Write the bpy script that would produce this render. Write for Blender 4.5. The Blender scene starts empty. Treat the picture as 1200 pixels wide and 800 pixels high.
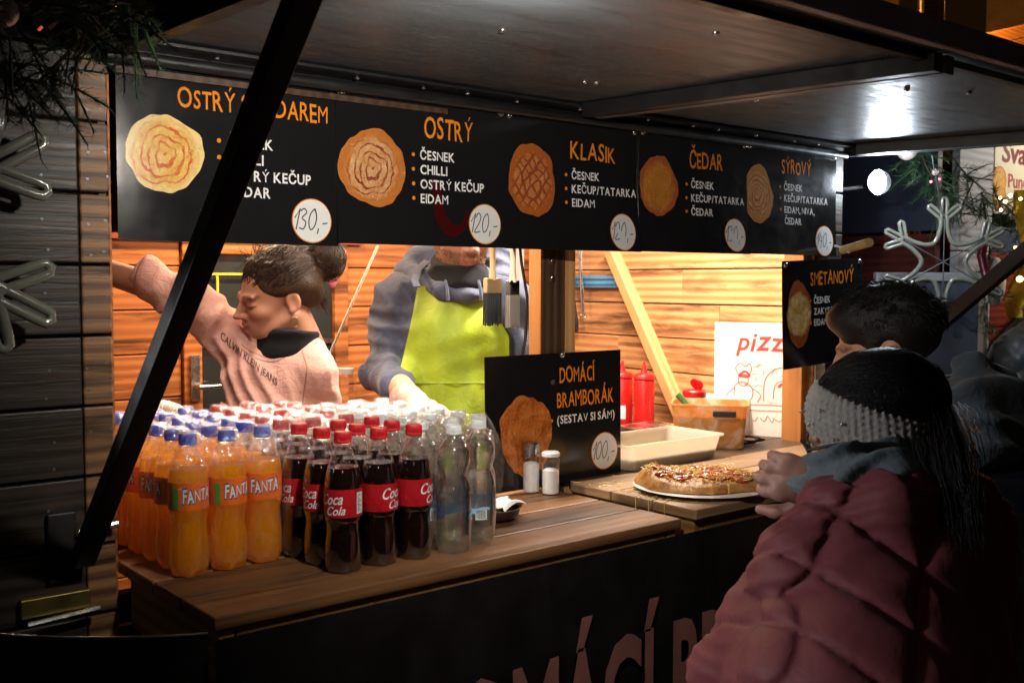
import bpy, math, random
import numpy as np
from mathutils import Vector, Matrix
from mathutils.bvhtree import BVHTree

random.seed(7)
rng = np.random.default_rng(7)
sc = bpy.context.scene
col = sc.collection

# ------------------------------------------------------------------ camera
EYE = 1.537
YAW, PITCH, ROLL = math.radians(50.33), math.radians(3.26), math.radians(0.118)
FW = Vector((math.cos(YAW) * math.cos(PITCH), math.sin(YAW) * math.cos(PITCH), -math.sin(PITCH)))
R0 = Vector((math.sin(YAW), -math.cos(YAW), 0.0))
U0 = R0.cross(FW)
RT = R0 * math.cos(ROLL) + U0 * math.sin(ROLL)
UP = U0 * math.cos(ROLL) - R0 * math.sin(ROLL)
cam_data = bpy.data.cameras.new('camera')
cam = bpy.data.objects.new('camera', cam_data)
col.objects.link(cam)
m = Matrix.Identity(4)
for i in range(3):
    m[i][0], m[i][1], m[i][2] = RT[i], UP[i], -FW[i]
m[0][3], m[1][3], m[2][3] = 0.0, 0.0, EYE
cam.matrix_world = m
cam_data.sensor_width = 36.0
cam_data.lens = 36.95
cam_data.clip_start = 0.05
cam_data.clip_end = 500.0
cam_data.dof.use_dof = True
cam_data.dof.focus_distance = 2.1
cam_data.dof.aperture_fstop = 9.0
sc.camera = cam

# ------------------------------------------------------------------ night sky, faint moon, exposure
world = bpy.data.worlds.new('World')
sc.world = world
world.use_nodes = True
wt = world.node_tree
sky = wt.nodes.new('ShaderNodeTexSky')
sky.sky_type = 'NISHITA'
sky.sun_disc = False
sky.sun_elevation = math.radians(-5.0)
sky.sun_rotation = math.radians(200)
wt.links.new(sky.outputs[0], wt.nodes['Background'].inputs[0])
wt.nodes['Background'].inputs[1].default_value = 0.05
sun_data = bpy.data.lights.new('moon', 'SUN')
sun_data.energy = 0.004
sun_data.angle = math.radians(0.5)
sun_data.color = (1.0, 0.95, 0.88)
sun = bpy.data.objects.new('moon', sun_data)
col.objects.link(sun)
sun.rotation_euler = (math.radians(50), 0, math.radians(-160))
sc.view_settings.view_transform = 'Standard'
sc.view_settings.look = 'None'
sc.view_settings.exposure = 0.0
sc.view_settings.gamma = 1.0
sc.render.engine = 'CYCLES'
sc.cycles.use_denoising = True
sc.cycles.max_bounces = 10
sc.cycles.transparent_max_bounces = 24
sc.cycles.transmission_bounces = 10
sc.cycles.sample_clamp_indirect = 6.0
sc.cycles.caustics_refractive = True
sc.cycles.blur_glossy = 0.5


# ------------------------------------------------------------------ helpers: objects
def cp(px, py, d):
    """A point in the stall that a 1200x800 frame shows at (px, py), d metres away."""
    v = FW + RT * ((px - 600) / 1231.6) - UP * ((py - 400) / 1231.6)
    return Vector((0, 0, EYE)) + v * d


def link(o, parent=None):
    col.objects.link(o)
    if parent is not None:
        o.parent = parent
    return o


def tag(o, label=None, cat=None, group=None, kind=None):
    if label: o['label'] = label
    if cat: o['category'] = cat
    if group: o['group'] = group
    if kind: o['kind'] = kind
    return o


def thing(name, label, cat, loc=(0, 0, 0), rotz=0.0, group=None):
    o = bpy.data.objects.new(name, None)
    o.empty_display_size = 0.05
    col.objects.link(o)
    o.location = loc
    o.rotation_euler = (0, 0, rotz)
    return tag(o, label, cat, group)


def children(o):
    return [c for c in bpy.data.objects if c.parent is o]


def copy_tree(o, parent=None):
    kids = children(o)
    c = o.copy()
    col.objects.link(c)
    c.parent = parent
    for k in kids:
        copy_tree(k, c)
    return c


class MB:
    def __init__(s):
        s.v = []; s.f = []

    def add(s, vs, fs, mat=None):
        b = len(s.v)
        if mat is not None:
            vs = [mat @ Vector(p) for p in vs]
        s.v.extend([tuple(p) for p in vs])
        s.f.extend([tuple(i + b for i in f) for f in fs])
        return s

    def box(s, lo, hi, mat=None):
        x0, y0, z0 = lo; x1, y1, z1 = hi
        vs = [(x0, y0, z0), (x1, y0, z0), (x1, y1, z0), (x0, y1, z0), (x0, y0, z1), (x1, y0, z1), (x1, y1, z1), (x0, y1, z1)]
        return s.add(vs, [(3, 2, 1, 0), (4, 5, 6, 7), (0, 1, 5, 4), (1, 2, 6, 5), (2, 3, 7, 6), (3, 0, 4, 7)], mat)

    def bar(s, a, b, w, h, up=(0, 0, 1)):
        a = Vector(a); b = Vector(b); d = (b - a)
        L = d.length; d.normalize()
        sd = d.cross(Vector(up)).normalized(); u = sd.cross(d)
        mt = Matrix.Identity(4)
        for i in range(3):
            mt[i][0], mt[i][1], mt[i][2], mt[i][3] = d[i], sd[i], u[i], a[i]
        return s.box((0, -w / 2, -h / 2), (L, w / 2, h / 2), mt)

    def tube(s, pts, r, n=8, caps=True, flat=1.0):
        pts = [Vector(p) for p in pts]
        m_ = len(pts)
        rs = [r] * m_ if not hasattr(r, '__len__') else list(r)
        t0 = (pts[1] - pts[0]).normalized()
        ref = Vector((0, 0, 1)) if abs(t0.z) < 0.9 else Vector((1, 0, 0))
        nrm = t0.cross(ref).normalized()
        vs = []
        for i in range(m_):
            t = (pts[min(i + 1, m_ - 1)] - pts[max(i - 1, 0)])
            if t.length < 1e-9: t = t0
            t.normalize()
            nrm = (nrm - t * nrm.dot(t))
            if nrm.length < 1e-6: nrm = t.orthogonal()
            nrm.normalize()
            bn = t.cross(nrm)
            for k in range(n):
                a = 2 * math.pi * k / n
                vs.append(pts[i] + nrm * (math.cos(a) * rs[i]) + bn * (math.sin(a) * rs[i] * flat))
        fs = [(i * n + k, i * n + (k + 1) % n, (i + 1) * n + (k + 1) % n, (i + 1) * n + k) for i in range(m_ - 1) for k in range(n)]
        if caps:
            fs.append(tuple(range(n - 1, -1, -1)))
            fs.append(tuple((m_ - 1) * n + k for k in range(n)))
        return s.add(vs, fs)

    def lathe(s, prof, n=32, c=(0, 0, 0), rmod=None):
        vs = []; fs = []
        for j, (r, z) in enumerate(prof):
            for k in range(n):
                a = 2 * math.pi * k / n
                rr = r * (rmod(a, z) if rmod else 1.0)
                vs.append((c[0] + rr * math.cos(a), c[1] + rr * math.sin(a), c[2] + z))
        for j in range(len(prof) - 1):
            for k in range(n):
                fs.append((j * n + k, j * n + (k + 1) % n, (j + 1) * n + (k + 1) % n, (j + 1) * n + k))
        if prof[0][0] > 1e-5: fs.append(tuple(range(n - 1, -1, -1)))
        if prof[-1][0] > 1e-5: fs.append(tuple((len(prof) - 1) * n + k for k in range(n)))
        return s.add(vs, fs)

    def grid(s, fn, nu, nv):
        vs = [fn(i / nu, j / nv) for j in range(nv + 1) for i in range(nu + 1)]
        w = nu + 1
        fs = [(j * w + i, j * w + i + 1, (j + 1) * w + i + 1, (j + 1) * w + i) for j in range(nv) for i in range(nu)]
        return s.add(vs, fs)

    def ball(s, c, r, n=12, m_=8):
        prof = [(math.sin(math.pi * j / m_), -math.cos(math.pi * j / m_)) for j in range(m_ + 1)]
        rx, ry, rz = r if hasattr(r, '__len__') else (r, r, r)
        b = MB().lathe([(max(p[0], 1e-6), p[1]) for p in prof], n)
        return s.add([(c[0] + rx * x, c[1] + ry * y, c[2] + rz * z) for x, y, z in b.v], b.f)

    def ngon_slab(s, pts, t, mat=None):
        """closed outline in local XY, thickness t upward"""
        n = len(pts)
        vs = [(p[0], p[1], 0) for p in pts] + [(p[0], p[1], t) for p in pts]
        fs = [tuple(range(n - 1, -1, -1)), tuple(range(n, 2 * n))] + [(k, (k + 1) % n, n + (k + 1) % n, n + k) for k in range(n)]
        return s.add(vs, fs, mat)

    def build(s, name, mat, parent=None, smooth=None, bevel=0.0, world=True, cols=None, origin=None):
        """world=True: the verts are in world space and are moved into the parent's frame."""
        v = np.array(s.v, dtype=np.float32).reshape(-1, 3)
        org = Vector(origin) if origin is not None else Vector((0, 0, 0))
        if world and parent is not None:
            base = Vector((0, 0, 0)); p = parent
            while p is not None:
                base += p.location; p = p.parent
            v = v - np.array(base + org, dtype=np.float32)
        else:
            v = v - np.array(org, dtype=np.float32)
        me = bpy.data.meshes.new(name)
        me.from_pydata([tuple(map(float, q)) for q in v], [], s.f)
        me.validate()
        if smooth is not None:
            me.polygons.foreach_set('use_smooth', [True] * len(me.polygons))
            me.set_sharp_from_angle(angle=math.radians(smooth))
        if cols is not None:
            at = me.attributes.new('tint', 'FLOAT_COLOR', 'POINT')
            at.data.foreach_set('color', np.concatenate([cols, np.ones((len(cols), 1))], 1).astype(np.float32).ravel())
        me.materials.append(mat)
        o = bpy.data.objects.new(name, me)
        o.location = org
        link(o, parent)
        if bevel:
            b = o.modifiers.new('bevel', 'BEVEL'); b.width = bevel; b.segments = 2; b.limit_method = 'ANGLE'
        return o


# ------------------------------------------------------------------ helpers: materials
class Mat:
    def __init__(s, name):
        s.m = bpy.data.materials.new(name); s.m.use_nodes = True
        s.t = s.m.node_tree
        s.b = s.t.nodes['Principled BSDF']; s.out = s.t.nodes['Material Output']

    def n(s, typ, ins=None, **attr):
        nd = s.t.nodes.new('ShaderNode' + typ)
        for k, v in attr.items(): setattr(nd, k, v)
        for k, v in (ins or {}).items():
            if hasattr(v, 'is_linked') or hasattr(v, 'links'):
                s.t.links.new(v, nd.inputs[k])
            else:
                nd.inputs[k].default_value = v
        return nd

    def l(s, a, b): s.t.links.new(a, b)

    def set(s, **kw):
        for k, v in kw.items():
            k = k.replace('_', ' ')
            if hasattr(v, 'links'): s.l(v, s.b.inputs[k])
            else: s.b.inputs[k].default_value = v
        return s

    def co(s, scale=(1, 1, 1), island=False, kind='Object'):
        tc = s.n('TexCoord').outputs[kind]
        if island:
            g = s.n('NewGeometry').outputs['Random Per Island']
            a = s.n('VectorMath', {0: (13.1, 7.7, 17.3)}, operation='SCALE'); s.l(g, a.inputs['Scale'])
            ad = s.n('VectorMath', {0: tc, 1: a.outputs[0]}, operation='ADD'); tc = ad.outputs[0]
        return s.n('Mapping', {'Vector': tc, 'Scale': scale}).outputs[0]

    def noise(s, vec, scale=5.0, detail=4.0, rough=0.55, dist=0.0):
        return s.n('TexNoise', {'Vector': vec, 'Scale': scale, 'Detail': detail, 'Roughness': rough, 'Distortion': dist}).outputs[0]

    def wave(s, vec, scale, dist=0.0, dscale=1.0, typ='BANDS', direction='X', detail=2.0):
        nd = s.n('TexWave', {'Vector': vec, 'Scale': scale, 'Distortion': dist, 'Detail': detail, 'Detail Scale': dscale}, wave_type=typ)
        if typ == 'BANDS': nd.bands_direction = direction
        else: nd.rings_direction = direction
        return nd.outputs[1]

    def ramp(s, fac, stops, interp='LINEAR'):
        nd = s.n('ValToRGB', {0: fac}); e = nd.color_ramp.elements
        nd.color_ramp.interpolation = interp
        while len(e) < len(stops): e.new(0.5)
        for i, (p, c) in enumerate(stops):
            e[i].position = p
            e[i].color = (c, c, c, 1) if not hasattr(c, '__len__') else (*c, 1)
        return nd.outputs[0]

    def mix(s, fac, a, b, mode='MIX'):
        nd = s.n('Mix', data_type='RGBA', blend_type=mode)
        for idx, v in ((0, fac), (6, a), (7, b)):
            if hasattr(v, 'links'): s.l(v, nd.inputs[idx])
            elif idx == 0: nd.inputs[0].default_value = v
            else: nd.inputs[idx].default_value = (*v, 1)
        return nd.outputs[2]

    def math(s, op, a, b=0.0):
        return s.n('Math', {0: a, 1: b}, operation=op).outputs[0]

    def bump(s, h, strength=0.3, dist=0.002):
        nd = s.n('Bump', {'Height': h, 'Strength': strength, 'Distance': dist})
        s.l(nd.outputs[0], s.b.inputs['Normal'])
        return nd.outputs[0]


def plain(name, c, rough=0.5, metal=0.0, var=0.25, vscale=6.0, stretch=(1, 1, 1), bump=0.15, bscale=60.0, coat=0.0, spec=0.5, island=False, **kw):
    """A base colour broken up by soft mottling, with a fine bump and uneven gloss."""
    M = Mat(name)
    co = M.co(stretch, island)
    nz = M.noise(co, vscale, 5)
    dark = tuple(x * (1 - var) for x in c); lite = tuple(min(1, x * (1 + var * 0.6)) for x in c)
    M.set(Base_Color=M.ramp(nz, [(0.3, dark), (0.7, lite)]), Metallic=metal, Coat_Weight=coat, Specular_IOR_Level=spec)
    M.set(Roughness=M.ramp(M.noise(co, vscale * 2.3, 3), [(0.3, max(0, rough - 0.12)), (0.7, min(1, rough + 0.12))]))
    if bump: M.bump(M.noise(co, bscale, 3), bump, 0.002)
    M.set(**kw)
    return M.m


def wood(name, light, dark, char=(0.02, 0.012, 0.006), char_amt=0.5, axis='X', rough=0.55, knots=0.5, bump=0.35, fine=1.0):
    """Planks with grain along one axis, burnt streaks and knots; every board gets its own grain."""
    M = Mat(name)
    st = {'X': (1.0, 9.0, 9.0), 'Y': (9.0, 1.0, 9.0), 'Z': (9.0, 9.0, 1.0)}[axis]
    co = M.co((1, 1, 1), True)
    cs = M.n('Mapping', {'Vector': co, 'Scale': st}).outputs[0]
    big = M.noise(cs, 1.6 * fine, 6, 0.66, 0.5)
    grain = M.noise(M.n('Mapping', {'Vector': co, 'Scale': tuple(x * (1 if x == 1 else 5) for x in st)}).outputs[0], 2.2 * fine, 4, 0.65, 0.6)
    ring = M.wave(cs, 1.3 * fine, 3.2, 0.7, 'BANDS', 'Z' if axis != 'Z' else 'X', 3)
    base = M.ramp(M.math('ADD', M.math('MULTIPLY', grain, 0.55), M.math('MULTIPLY', ring, 0.45)), [(0.25, dark), (0.72, light)])
    isl = M.n('NewGeometry').outputs['Random Per Island']
    base = M.mix(M.math('MULTIPLY', isl, 0.45), base, tuple(0.55 * a + 0.25 * b for a, b in zip(dark, light)))
    lo = 0.66 - 0.2 * char_amt
    cmask = M.ramp(big, [(lo, 0.0), (min(0.98, lo + 0.14), 1.0)])
    kn = M.n('TexVoronoi', {'Vector': M.n('Mapping', {'Vector': co, 'Scale': tuple(2.6 if x == 1 else 5.5 for x in st)}).outputs[0], 'Scale': 1.0, 'Randomness': 1.0}).outputs['Distance']
    kmask = M.ramp(M.math('ADD', kn, M.math('MULTIPLY', M.math('SUBTRACT', grain, 0.5), 0.12)), [(0.06, 1.0), (0.20, 0.0)])
    base = M.mix(M.math('MULTIPLY', cmask, 0.85 * min(1, char_amt * 1.6)), base, char)
    base = M.mix(M.math('MULTIPLY', kmask, knots), base, tuple(0.6 * a + 0.4 * b for a, b in zip(char, dark)))
    M.set(Base_Color=base, Roughness=M.ramp(grain, [(0.3, rough - 0.1), (0.7, rough + 0.15)]), Specular_IOR_Level=0.35)
    M.bump(M.math('SUBTRACT', grain, M.math('MULTIPLY', cmask, 0.4)), bump, 0.0025)
    return M.m


def emit(name, c, strength):
    M = Mat(name)
    M.set(Base_Color=(0.8, 0.8, 0.8, 1), Emission_Color=(*c, 1), Emission_Strength=strength)
    return M.m


def fabric(name, c, c2=None, weave=420.0, rough=0.9, var=0.3, fold=0.0, sheen=None):
    M = Mat(name)
    if sheen is None: sheen = 0.2 if max(c) > 0.1 else 0.03
    co = M.co()
    nz = M.noise(co, 7.0, 5, 0.6)
    d = c2 or tuple(x * (1 - var) for x in c)
    M.set(Base_Color=M.ramp(nz, [(0.3, d), (0.7, c)]), Roughness=rough, Sheen_Weight=sheen, Specular_IOR_Level=0.2)
    h = M.noise(co, weave, 2)
    if fold:
        rid = M.math('ABSOLUTE', M.math('SUBTRACT', M.noise(co, 13, 3, 0.5, 1.4), 0.5))
        rid2 = M.math('ABSOLUTE', M.math('SUBTRACT', M.noise(M.n('Mapping', {'Vector': co, 'Scale': (1, 1, 2.2)}).outputs[0], 22, 2, 0.5, 0.8), 0.5))
        h = M.math('ADD', M.math('MULTIPLY', h, 0.05), M.math('MULTIPLY', M.math('ADD', rid, M.math('MULTIPLY', rid2, 0.6)), -fold))
        M.bump(h, 0.8, 0.03)
    else:
        M.bump(h, 0.35, 0.004)
    return M.m


MAT = {}
# structure
MAT['planks_black'] = wood('planks_black', (0.064, 0.047, 0.036), (0.020, 0.017, 0.015), char_amt=0.6, rough=0.42, knots=0.5, bump=0.5)
MAT['planks_worn'] = wood('planks_worn', (0.36, 0.19, 0.085), (0.09, 0.045, 0.025), char_amt=0.75, rough=0.45, knots=0.6, bump=0.5)
MAT['pine_orange'] = wood('pine_orange', (0.60, 0.21, 0.055), (0.36, 0.10, 0.02), (0.045, 0.013, 0.004), char_amt=0.78, rough=0.5, knots=0.75)
MAT['pine_pale'] = wood('pine_pale', (0.66, 0.35, 0.16), (0.45, 0.175, 0.055), (0.07, 0.025, 0.009), char_amt=0.75, axis='Y', rough=0.5, knots=0.75)
MAT['pine_batten'] = wood('pine_batten', (0.70, 0.42, 0.18), (0.52, 0.27, 0.10), char_amt=0.1, axis='Z', rough=0.5, knots=0.4)
MAT['pine_post'] = wood('pine_post', (0.42, 0.17, 0.045), (0.25, 0.085, 0.02), char_amt=0.35, axis='Z')
MAT['dark_post'] = wood('dark_post', (0.10, 0.055, 0.03), (0.045, 0.024, 0.014), char_amt=0.4, axis='Z', rough=0.45)
MAT['counter_wood'] = wood('counter_wood', (0.24, 0.115, 0.048), (0.10, 0.044, 0.018), (0.025, 0.014, 0.008), char_amt=0.6, axis='X', rough=0.38, knots=0.5, bump=0.3)
MAT['counter_pale'] = wood('counter_pale', (0.36, 0.23, 0.12), (0.20, 0.115, 0.055), (0.05, 0.03, 0.016), char_amt=0.4, axis='X', rough=0.45)
MAT['frame_wood'] = wood('frame_wood', (0.30, 0.17, 0.06), (0.15, 0.075, 0.025), char_amt=0.4, axis='Y')
MAT['ply_dark'] = plain('ply_dark', (0.075, 0.092, 0.108), 0.42, 0.0, 0.35, 3.0, (1, 5, 1), 0.25, 30)
MAT['steel_black'] = plain('steel_black', (0.012, 0.012, 0.013), 0.42, 0.0, 0.3, 8, bump=0.2)
MAT['steel_grey'] = plain('steel_grey', (0.13, 0.14, 0.15), 0.42, 0.5, 0.35, 7, bump=0.2)
MAT['chrome'] = plain('chrome', (0.6, 0.6, 0.62), 0.25, 1.0, 0.15, 9, bump=0.05)
MAT['brass'] = plain('brass', (0.35, 0.27, 0.09), 0.4, 0.9, 0.3, 9, bump=0.1)
MAT['tarp'] = plain('tarp', (0.005, 0.0045, 0.0045), 0.55, 0, 0.3, 5, bump=0.25, bscale=18)
MAT['asphalt'] = plain('asphalt', (0.05, 0.05, 0.052), 0.85, 0, 0.4, 3, bump=0.6, bscale=140)

# ------------------------------------------------------------------ ground
g = MB().box((-60, -60, -0.2), (120, 120, -0.1)).build('ground', MAT['asphalt'])
tag(g, 'dark asphalt square under the market stalls', kind='structure')

# ------------------------------------------------------------------ the food stall: one building, its parts its children
X0, X1 = 0.617, 2.72          # serving opening, along the counter
YF, YB = 1.80, 3.10           # stall front and back wall
stall = thing('market_stall', 'dark timber snack stall with raised hatch, open counter and bright pine interior', 'market stall', (0, YF, -0.1))


def planks(lo_u, hi_u, z0, z1, step, place, gap=0.005, breaks=None):
    """horizontal boards; place(u0,u1,z0,z1) -> (lo,hi)"""
    mb = MB(); z = z0
    i = 0
    while z < z1 - 0.01:
        zz = min(z + step, z1)
        us = [lo_u, hi_u]
        if breaks and i in breaks: us = [lo_u, breaks[i], hi_u]
        for a, b in zip(us[:-1], us[1:]):
            lo, hi = place(a + (0.001 if a > lo_u else 0), b, z, zz - gap)
            mb.box(lo, hi)
        z = zz; i += 1
    return mb

# outer front wall beside the opening: boards with a worn strip at the edge
planks(-1.2, 0.563, 0.03, 2.1, 0.1182, lambda a, b, z, y: ((a, YF, z), (b, YF + 0.035, y))).build('front_wall', MAT['planks_black'], stall, bevel=0.003)
planks(0.5645, X0 - 0.004, 0.03, 2.1, 0.1182, lambda a, b, z, y: ((a, YF - 0.0008, z), (b, YF + 0.035, y))).build('worn_edge_boards', MAT['planks_worn'], stall, bevel=0.003)
MB().box((X0 - 0.0035, YF + 0.004, 0.0), (X0, YF + 0.06, 2.1)).build('jamb', MAT['pine_orange'], stall)
MB().box((-1.2, YF + 0.036, 0.0), (X0 - 0.006, YF + 0.044, 2.1)).build('wall_lining', MAT['planks_black'], stall)


def parts_at(name, mb, mat, parent, pts, smooth=50):
    """one small part repeated at world points, each its own object on shared mesh data"""
    first = None
    base = Vector((0, 0, 0)); p = parent
    while p is not None:
        base += p.location; p = p.parent
    for q in pts:
        if first is None:
            first = o = mb.build(name, mat, parent, smooth, world=False)
        else:
            o = first.copy(); link(o, parent)
        o.location = Vector(q) - base


pts = []
for z in np.arange(0.075 + 0.1182 * 9, 1.95, 0.1182):
    for x in (0.575, 0.606, 0.51):
        for dz in (0.022, -0.026):
            pts.append((x + random.uniform(-.006, .006), YF, z + dz + random.uniform(-.008, .008)))
parts_at('nail', MB().tube([(0, 0.001, 0), (0, -0.0014, 0)], 0.0026, 7), MAT['steel_grey'], stall, pts[:48])
planks(-1.2, 2.78, 0.0, 1.0, 0.118, lambda a, b, z, y: ((max(a, 0.62), YF + 0.01, z), (b, YF + 0.04, y))).build('lower_front_wall', MAT['planks_black'], stall)
# inside: back wall, side walls, floor, ceiling
bw = MB()
for z, zz in zip(np.arange(0.0, 2.1, 0.132), np.arange(0.132, 2.3, 0.132)):
    for a, b in ((-1.2, 1.262), (1.845, 2.74)):
        bw.box((a, YB, z), (b, YB + 0.03, zz - 0.004))
    if z > 1.7 or z < 0.05: bw.box((1.263, YB, z), (1.844, YB + 0.03, zz - 0.004))
bw.build('back_wall', MAT['pine_orange'], stall, bevel=0.003)
rw = planks(YF + 0.045, YB - 0.002, -0.05, 2.1, 0.1165, lambda a, b, z, y: ((2.70, a, z), (2.73, b, y)), 0.004, {11: 2.66, 13: 2.36, 12: 2.2, 10: 2.5, 9: 2.12})
rw.build('side_wall', MAT['pine_pale'], stall, bevel=0.003)
planks(YF + 0.04, YB, 0.0, 2.1, 0.1165, lambda a, b, z, y: ((2.735, a, z), (2.775, b, y))).build('outer_side_wall', MAT['planks_black'], stall)
planks(YF + 0.04, YB, 0.0, 2.1, 0.1165, lambda a, b, z, y: ((-1.2, a, z), (-1.16, b, y))).build('far_side_wall', MAT['pine_orange'], stall)
MB().box((-1.2, YF + 0.05, -0.04), (2.69, YB - 0.01, 0.0)).build('stall_floor', MAT['counter_wood'], stall)
MB().box((-1.25, YF - 0.02, 2.105), (2.80, YB + 0.05, 2.14)).build('stall_ceiling', MAT['pine_orange'], stall)
MB().box((-1.25, YF - 0.04, 2.145), (2.82, YB + 0.1, 2.17)).build('roof_sheet', MAT['steel_black'], stall)
# outer corner boards at the far end of the front
planks(2.70, 2.775, 0.03, 2.1, 0.1182, lambda a, b, z, y: ((a, YF, z), (b, YF + 0.035, y))).build('end_boards', MAT['planks_black'], stall, bevel=0.003)
MB().box((2.655, YF + 0.05, 1.05), (2.695, YF + 0.12, 2.0)).build('corner_post', MAT['pine_post'], stall, bevel=0.003)
# middle posts of the two bays
MB().box((1.627, YF + 0.05, 0.0), (1.664, YF + 0.095, 2.10)).build('bay_post', MAT['dark_post'], stall, bevel=0.004)
MB().box((1.6235, YF + 0.053, 0.0), (1.6265, YF + 0.0945, 2.10)).build('post_side', MAT['pine_post'], stall)
MB().box((1.667, YF + 0.052, 0.0), (1.702, YF + 0.093, 2.10)).build('bay_post', MAT['dark_post'], stall, bevel=0.004)
MB().box((1.706, YF + 0.056, 0.0), (1.738, YF + 0.08, 2.10)).build('post_batten', MAT['pine_batten'], stall, bevel=0.002)
parts_at('bolt', MB().tube([(0, 0.002, 0), (0, -0.007, 0)], [0.008, 0.006], 10), MAT['chrome'], stall, [(1.655, YF + 0.05, z) for z in (1.585, 1.545, 1.30)])
# header above the opening, black angle iron and a timber rail
MB().box((0.60, YF + 0.012, 1.62), (2.72, YF + 0.045, 2.10)).build('header_board', MAT['planks_black'], stall)
h = MB()
h.box((0.60, YF - 0.075, 1.926), (2.74, YF - 0.004, 1.931)).box((0.60, YF - 0.008, 1.895), (2.74, YF - 0.003, 1.9255))
h.tube([(0.6, YF - 0.030, 1.908), (2.74, YF - 0.030, 1.908)], 0.011, 10)
h.build('header_rail', MAT['steel_black'], stall, 40)
MB().box((0.62, YF - 0.022, 1.882), (1.30, YF - 0.010, 1.893)).build('rail_moulding', MAT['dark_post'], stall)
parts_at('screw', MB().ball((0, 0, 0), (0.005, 0.005, 0.003), 8, 6), MAT['chrome'], stall, [(x + random.uniform(-.03, .03), YF - 0.045 + random.uniform(-.01, .01), 1.9245) for x in np.arange(0.66, 2.7, 0.137)])

# the raised hatch: two leaves on a steel frame
YE = 0.872


def zc(y): return 1.938 - (YF - y) * 0.028


for (a, b) in ((0.60, 1.655), (1.665, 2.74)):
    p = MB()
    p.add([(a, YE, zc(YE)), (b, YE, zc(YE)), (b, YF - 0.02, zc(YF - 0.02)), (a, YF - 0.02, zc(YF - 0.02)),
           (a, YE, zc(YE) + .018), (b, YE, zc(YE) + .018), (b, YF - 0.02, zc(YF - .02) + .018), (a, YF - 0.02, zc(YF - .02) + .018)],
          [(3, 2, 1, 0), (4, 5, 6, 7), (0, 1, 5, 4), (1, 2, 6, 5), (2, 3, 7, 6), (3, 0, 4, 7)])
    hatch = p.build('hatch_leaf', MAT['ply_dark'], stall)
    fr = MB()
    for x in (a + 0.014, b - 0.014):
        fr.bar((x, YE + 0.02, zc(YE) - 0.017), (x, YF - 0.08, zc(YF - .08) - 0.017), 0.028, 0.030)
    fr.bar((a + 0.03, YE + 0.042, zc(YE) - 0.0075), (b - 0.03, YE + 0.042, zc(YE) - 0.0075), 0.02, 0.012)
    fr.build('hatch_frame', MAT['steel_grey'] if a > 1 else MAT['steel_black'], stall, bevel=0.002)
    pp = [(random.uniform(a + .1, b - .1), random.uniform(YE + .15, YF - .15)) for k in range(4)]
    parts_at('screw', MB().ball((0, 0, 0), (.006, .006, .004), 8, 6), MAT['chrome'], stall, [(x, y, zc(y) - .001) for x, y in pp])
MB().box((0.58, YE - 0.022, zc(YE) - 0.006), (2.76, YE - 0.002, zc(YE) + 0.034)).build('hatch_edge', plain('edge_lit_tint', (0.42, 0.40, 0.50), 0.5, vscale=9), stall, bevel=0.003)  # purplish light on the front edge is put into its pale colour
MB().bar((2.752, YE, zc(YE) - .008), (2.752, YF - .02, zc(YF) - .008), 0.018, 0.05).build('hatch_end', MAT['steel_black'], stall)
# props that hold the hatch up
MB().bar((0.548, 1.772, 1.075), (0.572, 1.005, 1.893), 0.027, 0.034, (1, 0, 0)).build('hatch_prop', MAT['steel_black'], stall, bevel=0.002)
MB().bar((2.735, YF - 0.03, 1.16), (2.735, YE + 0.06, zc(YE) - 0.03), 0.036, 0.036, (1, 0, 0)).build('hatch_prop', MAT['steel_black'], stall, bevel=0.002)
# iron fittings at the foot of the near prop
MB().box((0.50, YF - 0.010, 1.04), (0.545, YF - 0.002, 1.155)).build('hinge_plate', MAT['steel_black'], stall, bevel=0.002)
b_ = MB().tube([(0.545, YF - 0.02, 1.122), (0.610, YF - 0.02, 1.126)], 0.0055, 10)
b_.build('bolt', MAT['chrome'], stall, 40)
MB().box((0.455, YF - 0.014, 0.99), (0.565, YF - 0.002, 1.022)).build('bracket', MAT['brass'], stall, bevel=0.002)
MB().tube([(0.46, YF - 0.03, 0.985), (0.575, YF - 0.026, 0.99)], 0.005, 8).build('bracket_rod', MAT['chrome'], stall, 40)

# serving counter: fold-down board with boards running along it, timber frame below
CZ = 1.05
ct = MB()
for (y0, y1) in ((1.428, 1.545), (1.549, 1.665), (1.669, 1.785), (1.789, 1.905), (1.909, 2.02), (2.024, 2.145)):
    if y0 < 1.79:
        ct.box((0.627 + random.uniform(-.002, .002), y0, CZ - 0.022), (1.640, y1, CZ))
    else:
        ct.box((0.627, y0, CZ - 0.022), (1.572, y1, CZ))
ct.build('counter_top', MAT['counter_wood'], stall, bevel=0.003)
cf = MB()
cf.box((0.634, 1.436, CZ - 0.11), (0.660, 1.795, CZ - 0.024)).box((1.605, 1.436, CZ - 0.11), (1.632, 1.795, CZ - 0.024)).box((0.662, 1.436, CZ - 0.11), (1.603, 1.46, CZ - 0.024))
cf.build('counter_frame', MAT['frame_wood'], stall, bevel=0.003)
ct = MB()
C2 = 1.068
for (y0, y1) in ((1.408, 1.53), (1.534, 1.655), (1.659, 1.79)):
    ct.box((1.662, y0, C2 - 0.022), (2.68, y1, C2))
ct.build('counter_top', MAT['counter_pale'], stall, bevel=0.003)
ct = MB()
for (y0, y1) in ((1.945, 2.08), (2.084, 2.30)):
    ct.box((1.72, y0, C2 - 0.034), (2.695, y1, C2 - 0.008))
ct.box((1.72, 1.795, C2 - 0.034), (2.68, 1.942, C2 - 0.008))
ct.build('work_top', MAT['dark_post'], stall, bevel=0.003)
MB().box((-1.1, 2.15, CZ - 0.03), (1.57, 2.17, CZ - 0.004)).build('work_top_edge', MAT['counter_wood'], stall)
cf = MB()
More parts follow.
